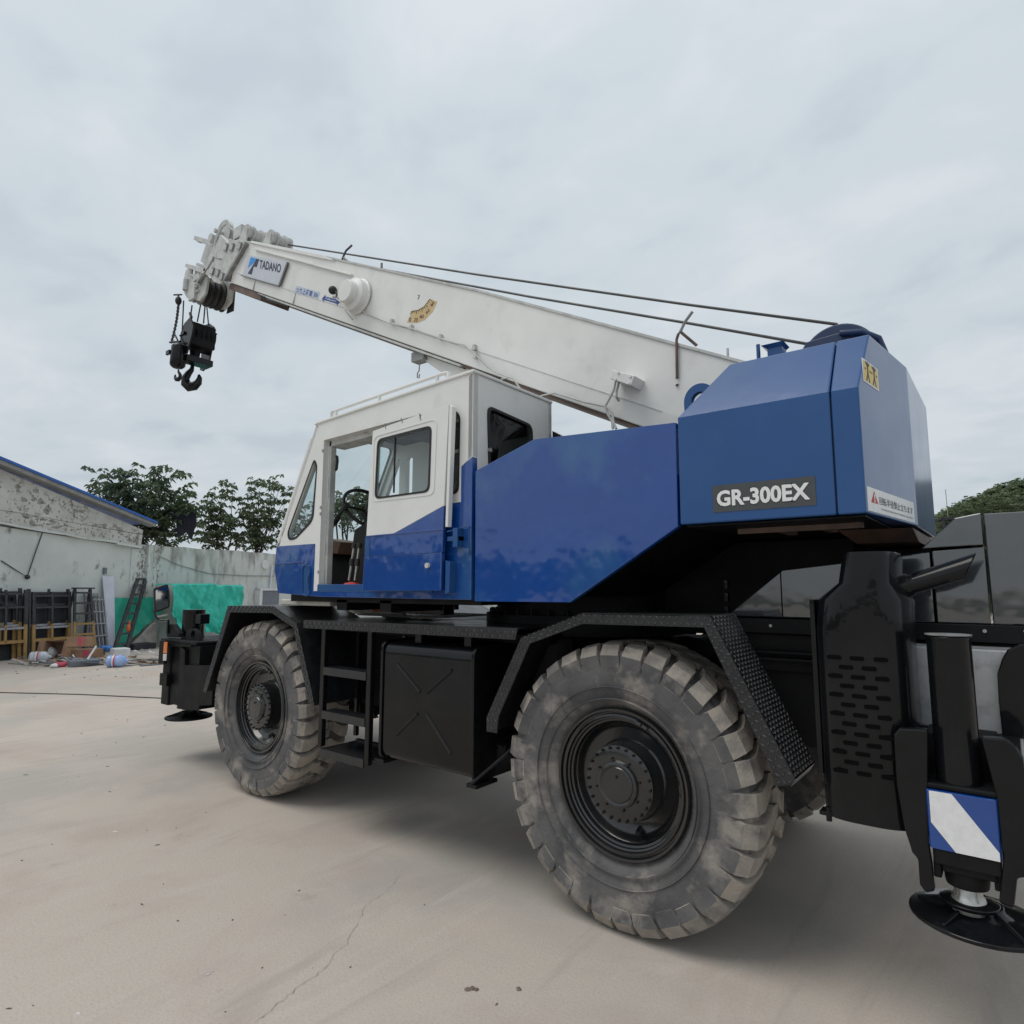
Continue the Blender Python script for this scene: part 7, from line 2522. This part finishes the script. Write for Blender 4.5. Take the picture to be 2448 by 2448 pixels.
mb = MB().hexa([(-2.65, 34.5, 5.15), (-0.6, 35.8, 5.25), (-0.9, 36.4, 5.25), (-2.95, 35.1, 5.15)], [(-2.65, 34.5, 5.27), (-0.6, 35.8, 5.37), (-0.9, 36.4, 5.37), (-2.95, 35.1, 5.27)])
part('canopy_edge', mb, MY['board'], sf)
tag(part('thin_mast', MB().cyl((-2.35, 35.3, 0), (-2.42, 35.3, 6.75), 0.018, n=6), MY['soffit']), 'thin bare mast rising above the small tree', 'mast')
# wooded hillside far off to the right
prof = [(-12.0, 0.5), (-9.5, 4.0), (-7.8, 6.4), (-5.6, 8.4), (-2.8, 10.0), (0.2, 11.2), (3.5, 12.0), (8, 12.6), (14, 12.4), (20, 11.0), (27, 7.5), (34, 2.0), (37, 0.2)]


def hz(a):
    for (x0, z0), (x1, z1) in zip(prof, prof[1:]):
        if x0 <= a <= x1:
            return z0 + (z1 - z0) * (a - x0) / (x1 - x0)
    return 0.0


HO, HU, HV = Vector((0.6, 68.0)), Vector((0.93, 0.37)), Vector((-0.37, 0.93))


def hill_pt(a, t):                                 # t: 0 foot of the near slope, 1 crest, 2 foot of the far slope
    z = hz(a) * math.sin(min(1.0, t if t <= 1 else 2 - t) * math.pi / 2)
    p = HO + HU * a + HV * (-9 + 11 * t)
    return (p.x, p.y, max(-0.2, z - 0.5))


na, nt = 50, 13
vs = [hill_pt(-12 + 49 * i / na, 2 * j / (nt - 1)) for i in range(na + 1) for j in range(nt)]
mb = MB().add(vs, [[i * nt + j, (i + 1) * nt + j, (i + 1) * nt + j + 1, i * nt + j + 1] for i in range(na) for j in range(nt - 1)], 0, True)
tag(part('hill', mb, MY['leaf']), kind='structure')
rr = random.Random(77)
mb = MB()
for k in range(5200):
    a = -11.8 + 24 * rr.random() ** 0.9
    t = rr.uniform(0.15, 1.25)
    p = Vector(hill_pt(a, t))
    bump_z = 0.55 + 0.9 * max(0, noise.noise(Vector((a * 0.55, t * 4, 3)))) + 0.5 * noise.noise(Vector((a * 1.7, t * 9, 8)))
    p.z += rr.uniform(0, max(0.2, bump_z))
    mi = 0 if noise.noise(Vector((a * 0.7, t * 5, 1))) + rr.uniform(-0.35, 0.35) > 0 else 1
    if a < -8.5 and rr.random() < 0.55:
        mi = 2
    for q in range(5):
        an, s = rr.uniform(0, 6.28), rr.uniform(0.16, 0.34)
        d = Vector((math.cos(an), math.sin(an), rr.uniform(-0.5, 0.4))).normalized()
        e2_ = d.cross(Vector((rr.uniform(-1, 1), rr.uniform(-1, 1), 1))).normalized()
        c = p + Vector((rr.uniform(-0.3, 0.3), rr.uniform(-0.3, 0.3), rr.uniform(-0.2, 0.25)))
        mb.add([c - d * s, c + e2_ * s * 0.45, c + d * s, c - e2_ * s * 0.45], [[0, 1, 2], [0, 2, 3]], mi)
tag(part('hillside_wood', mb, [MY['leaf2'], MY['leaf'], MY['leaf3']], recalc=False), kind='stuff')
# low wood on the other side of the yard, mirrored in the paintwork
mb = MB()
n_, rows = 150, 5
vs = []
for i in range(n_ + 1):
    a = R(100 + 160 * i / n_)
    dx, dy = math.cos(a - math.pi / 2 + math.pi / 2), math.sin(a)
    for j in range(rows):
        h = (6.2 + 3.4 * noise.noise(Vector((i * 0.16, 1.3, 0))) + 2.2 * noise.noise(Vector((i * 0.6, 7, 0))) + 1.0 * noise.noise(Vector((i * 1.9, 3, 0)))) * [0, 0.4, 0.75, 0.95, 1.0][j]
        h *= max(0.16, min(1.0, (251 - (180 + 20 + 140 * i / n_)) / 8))
        r_ = 62 + [0, -1.2, -0.4, 1.5, 4][j] + 2.0 * noise.noise(Vector((i * 0.9, j * 2.0, 5)))
        ang = R(180 + 20 + 140 * i / n_)
        vs.append((r_ * math.cos(ang), -3 + r_ * math.sin(ang), h))
mb.add(vs, [[i * rows + j, (i + 1) * rows + j, (i + 1) * rows + j + 1, i * rows + j + 1] for i in range(n_) for j in range(rows - 1)])
tag(part('distant_wood', mb, MY['leaf'], recalc=False), kind='stuff')
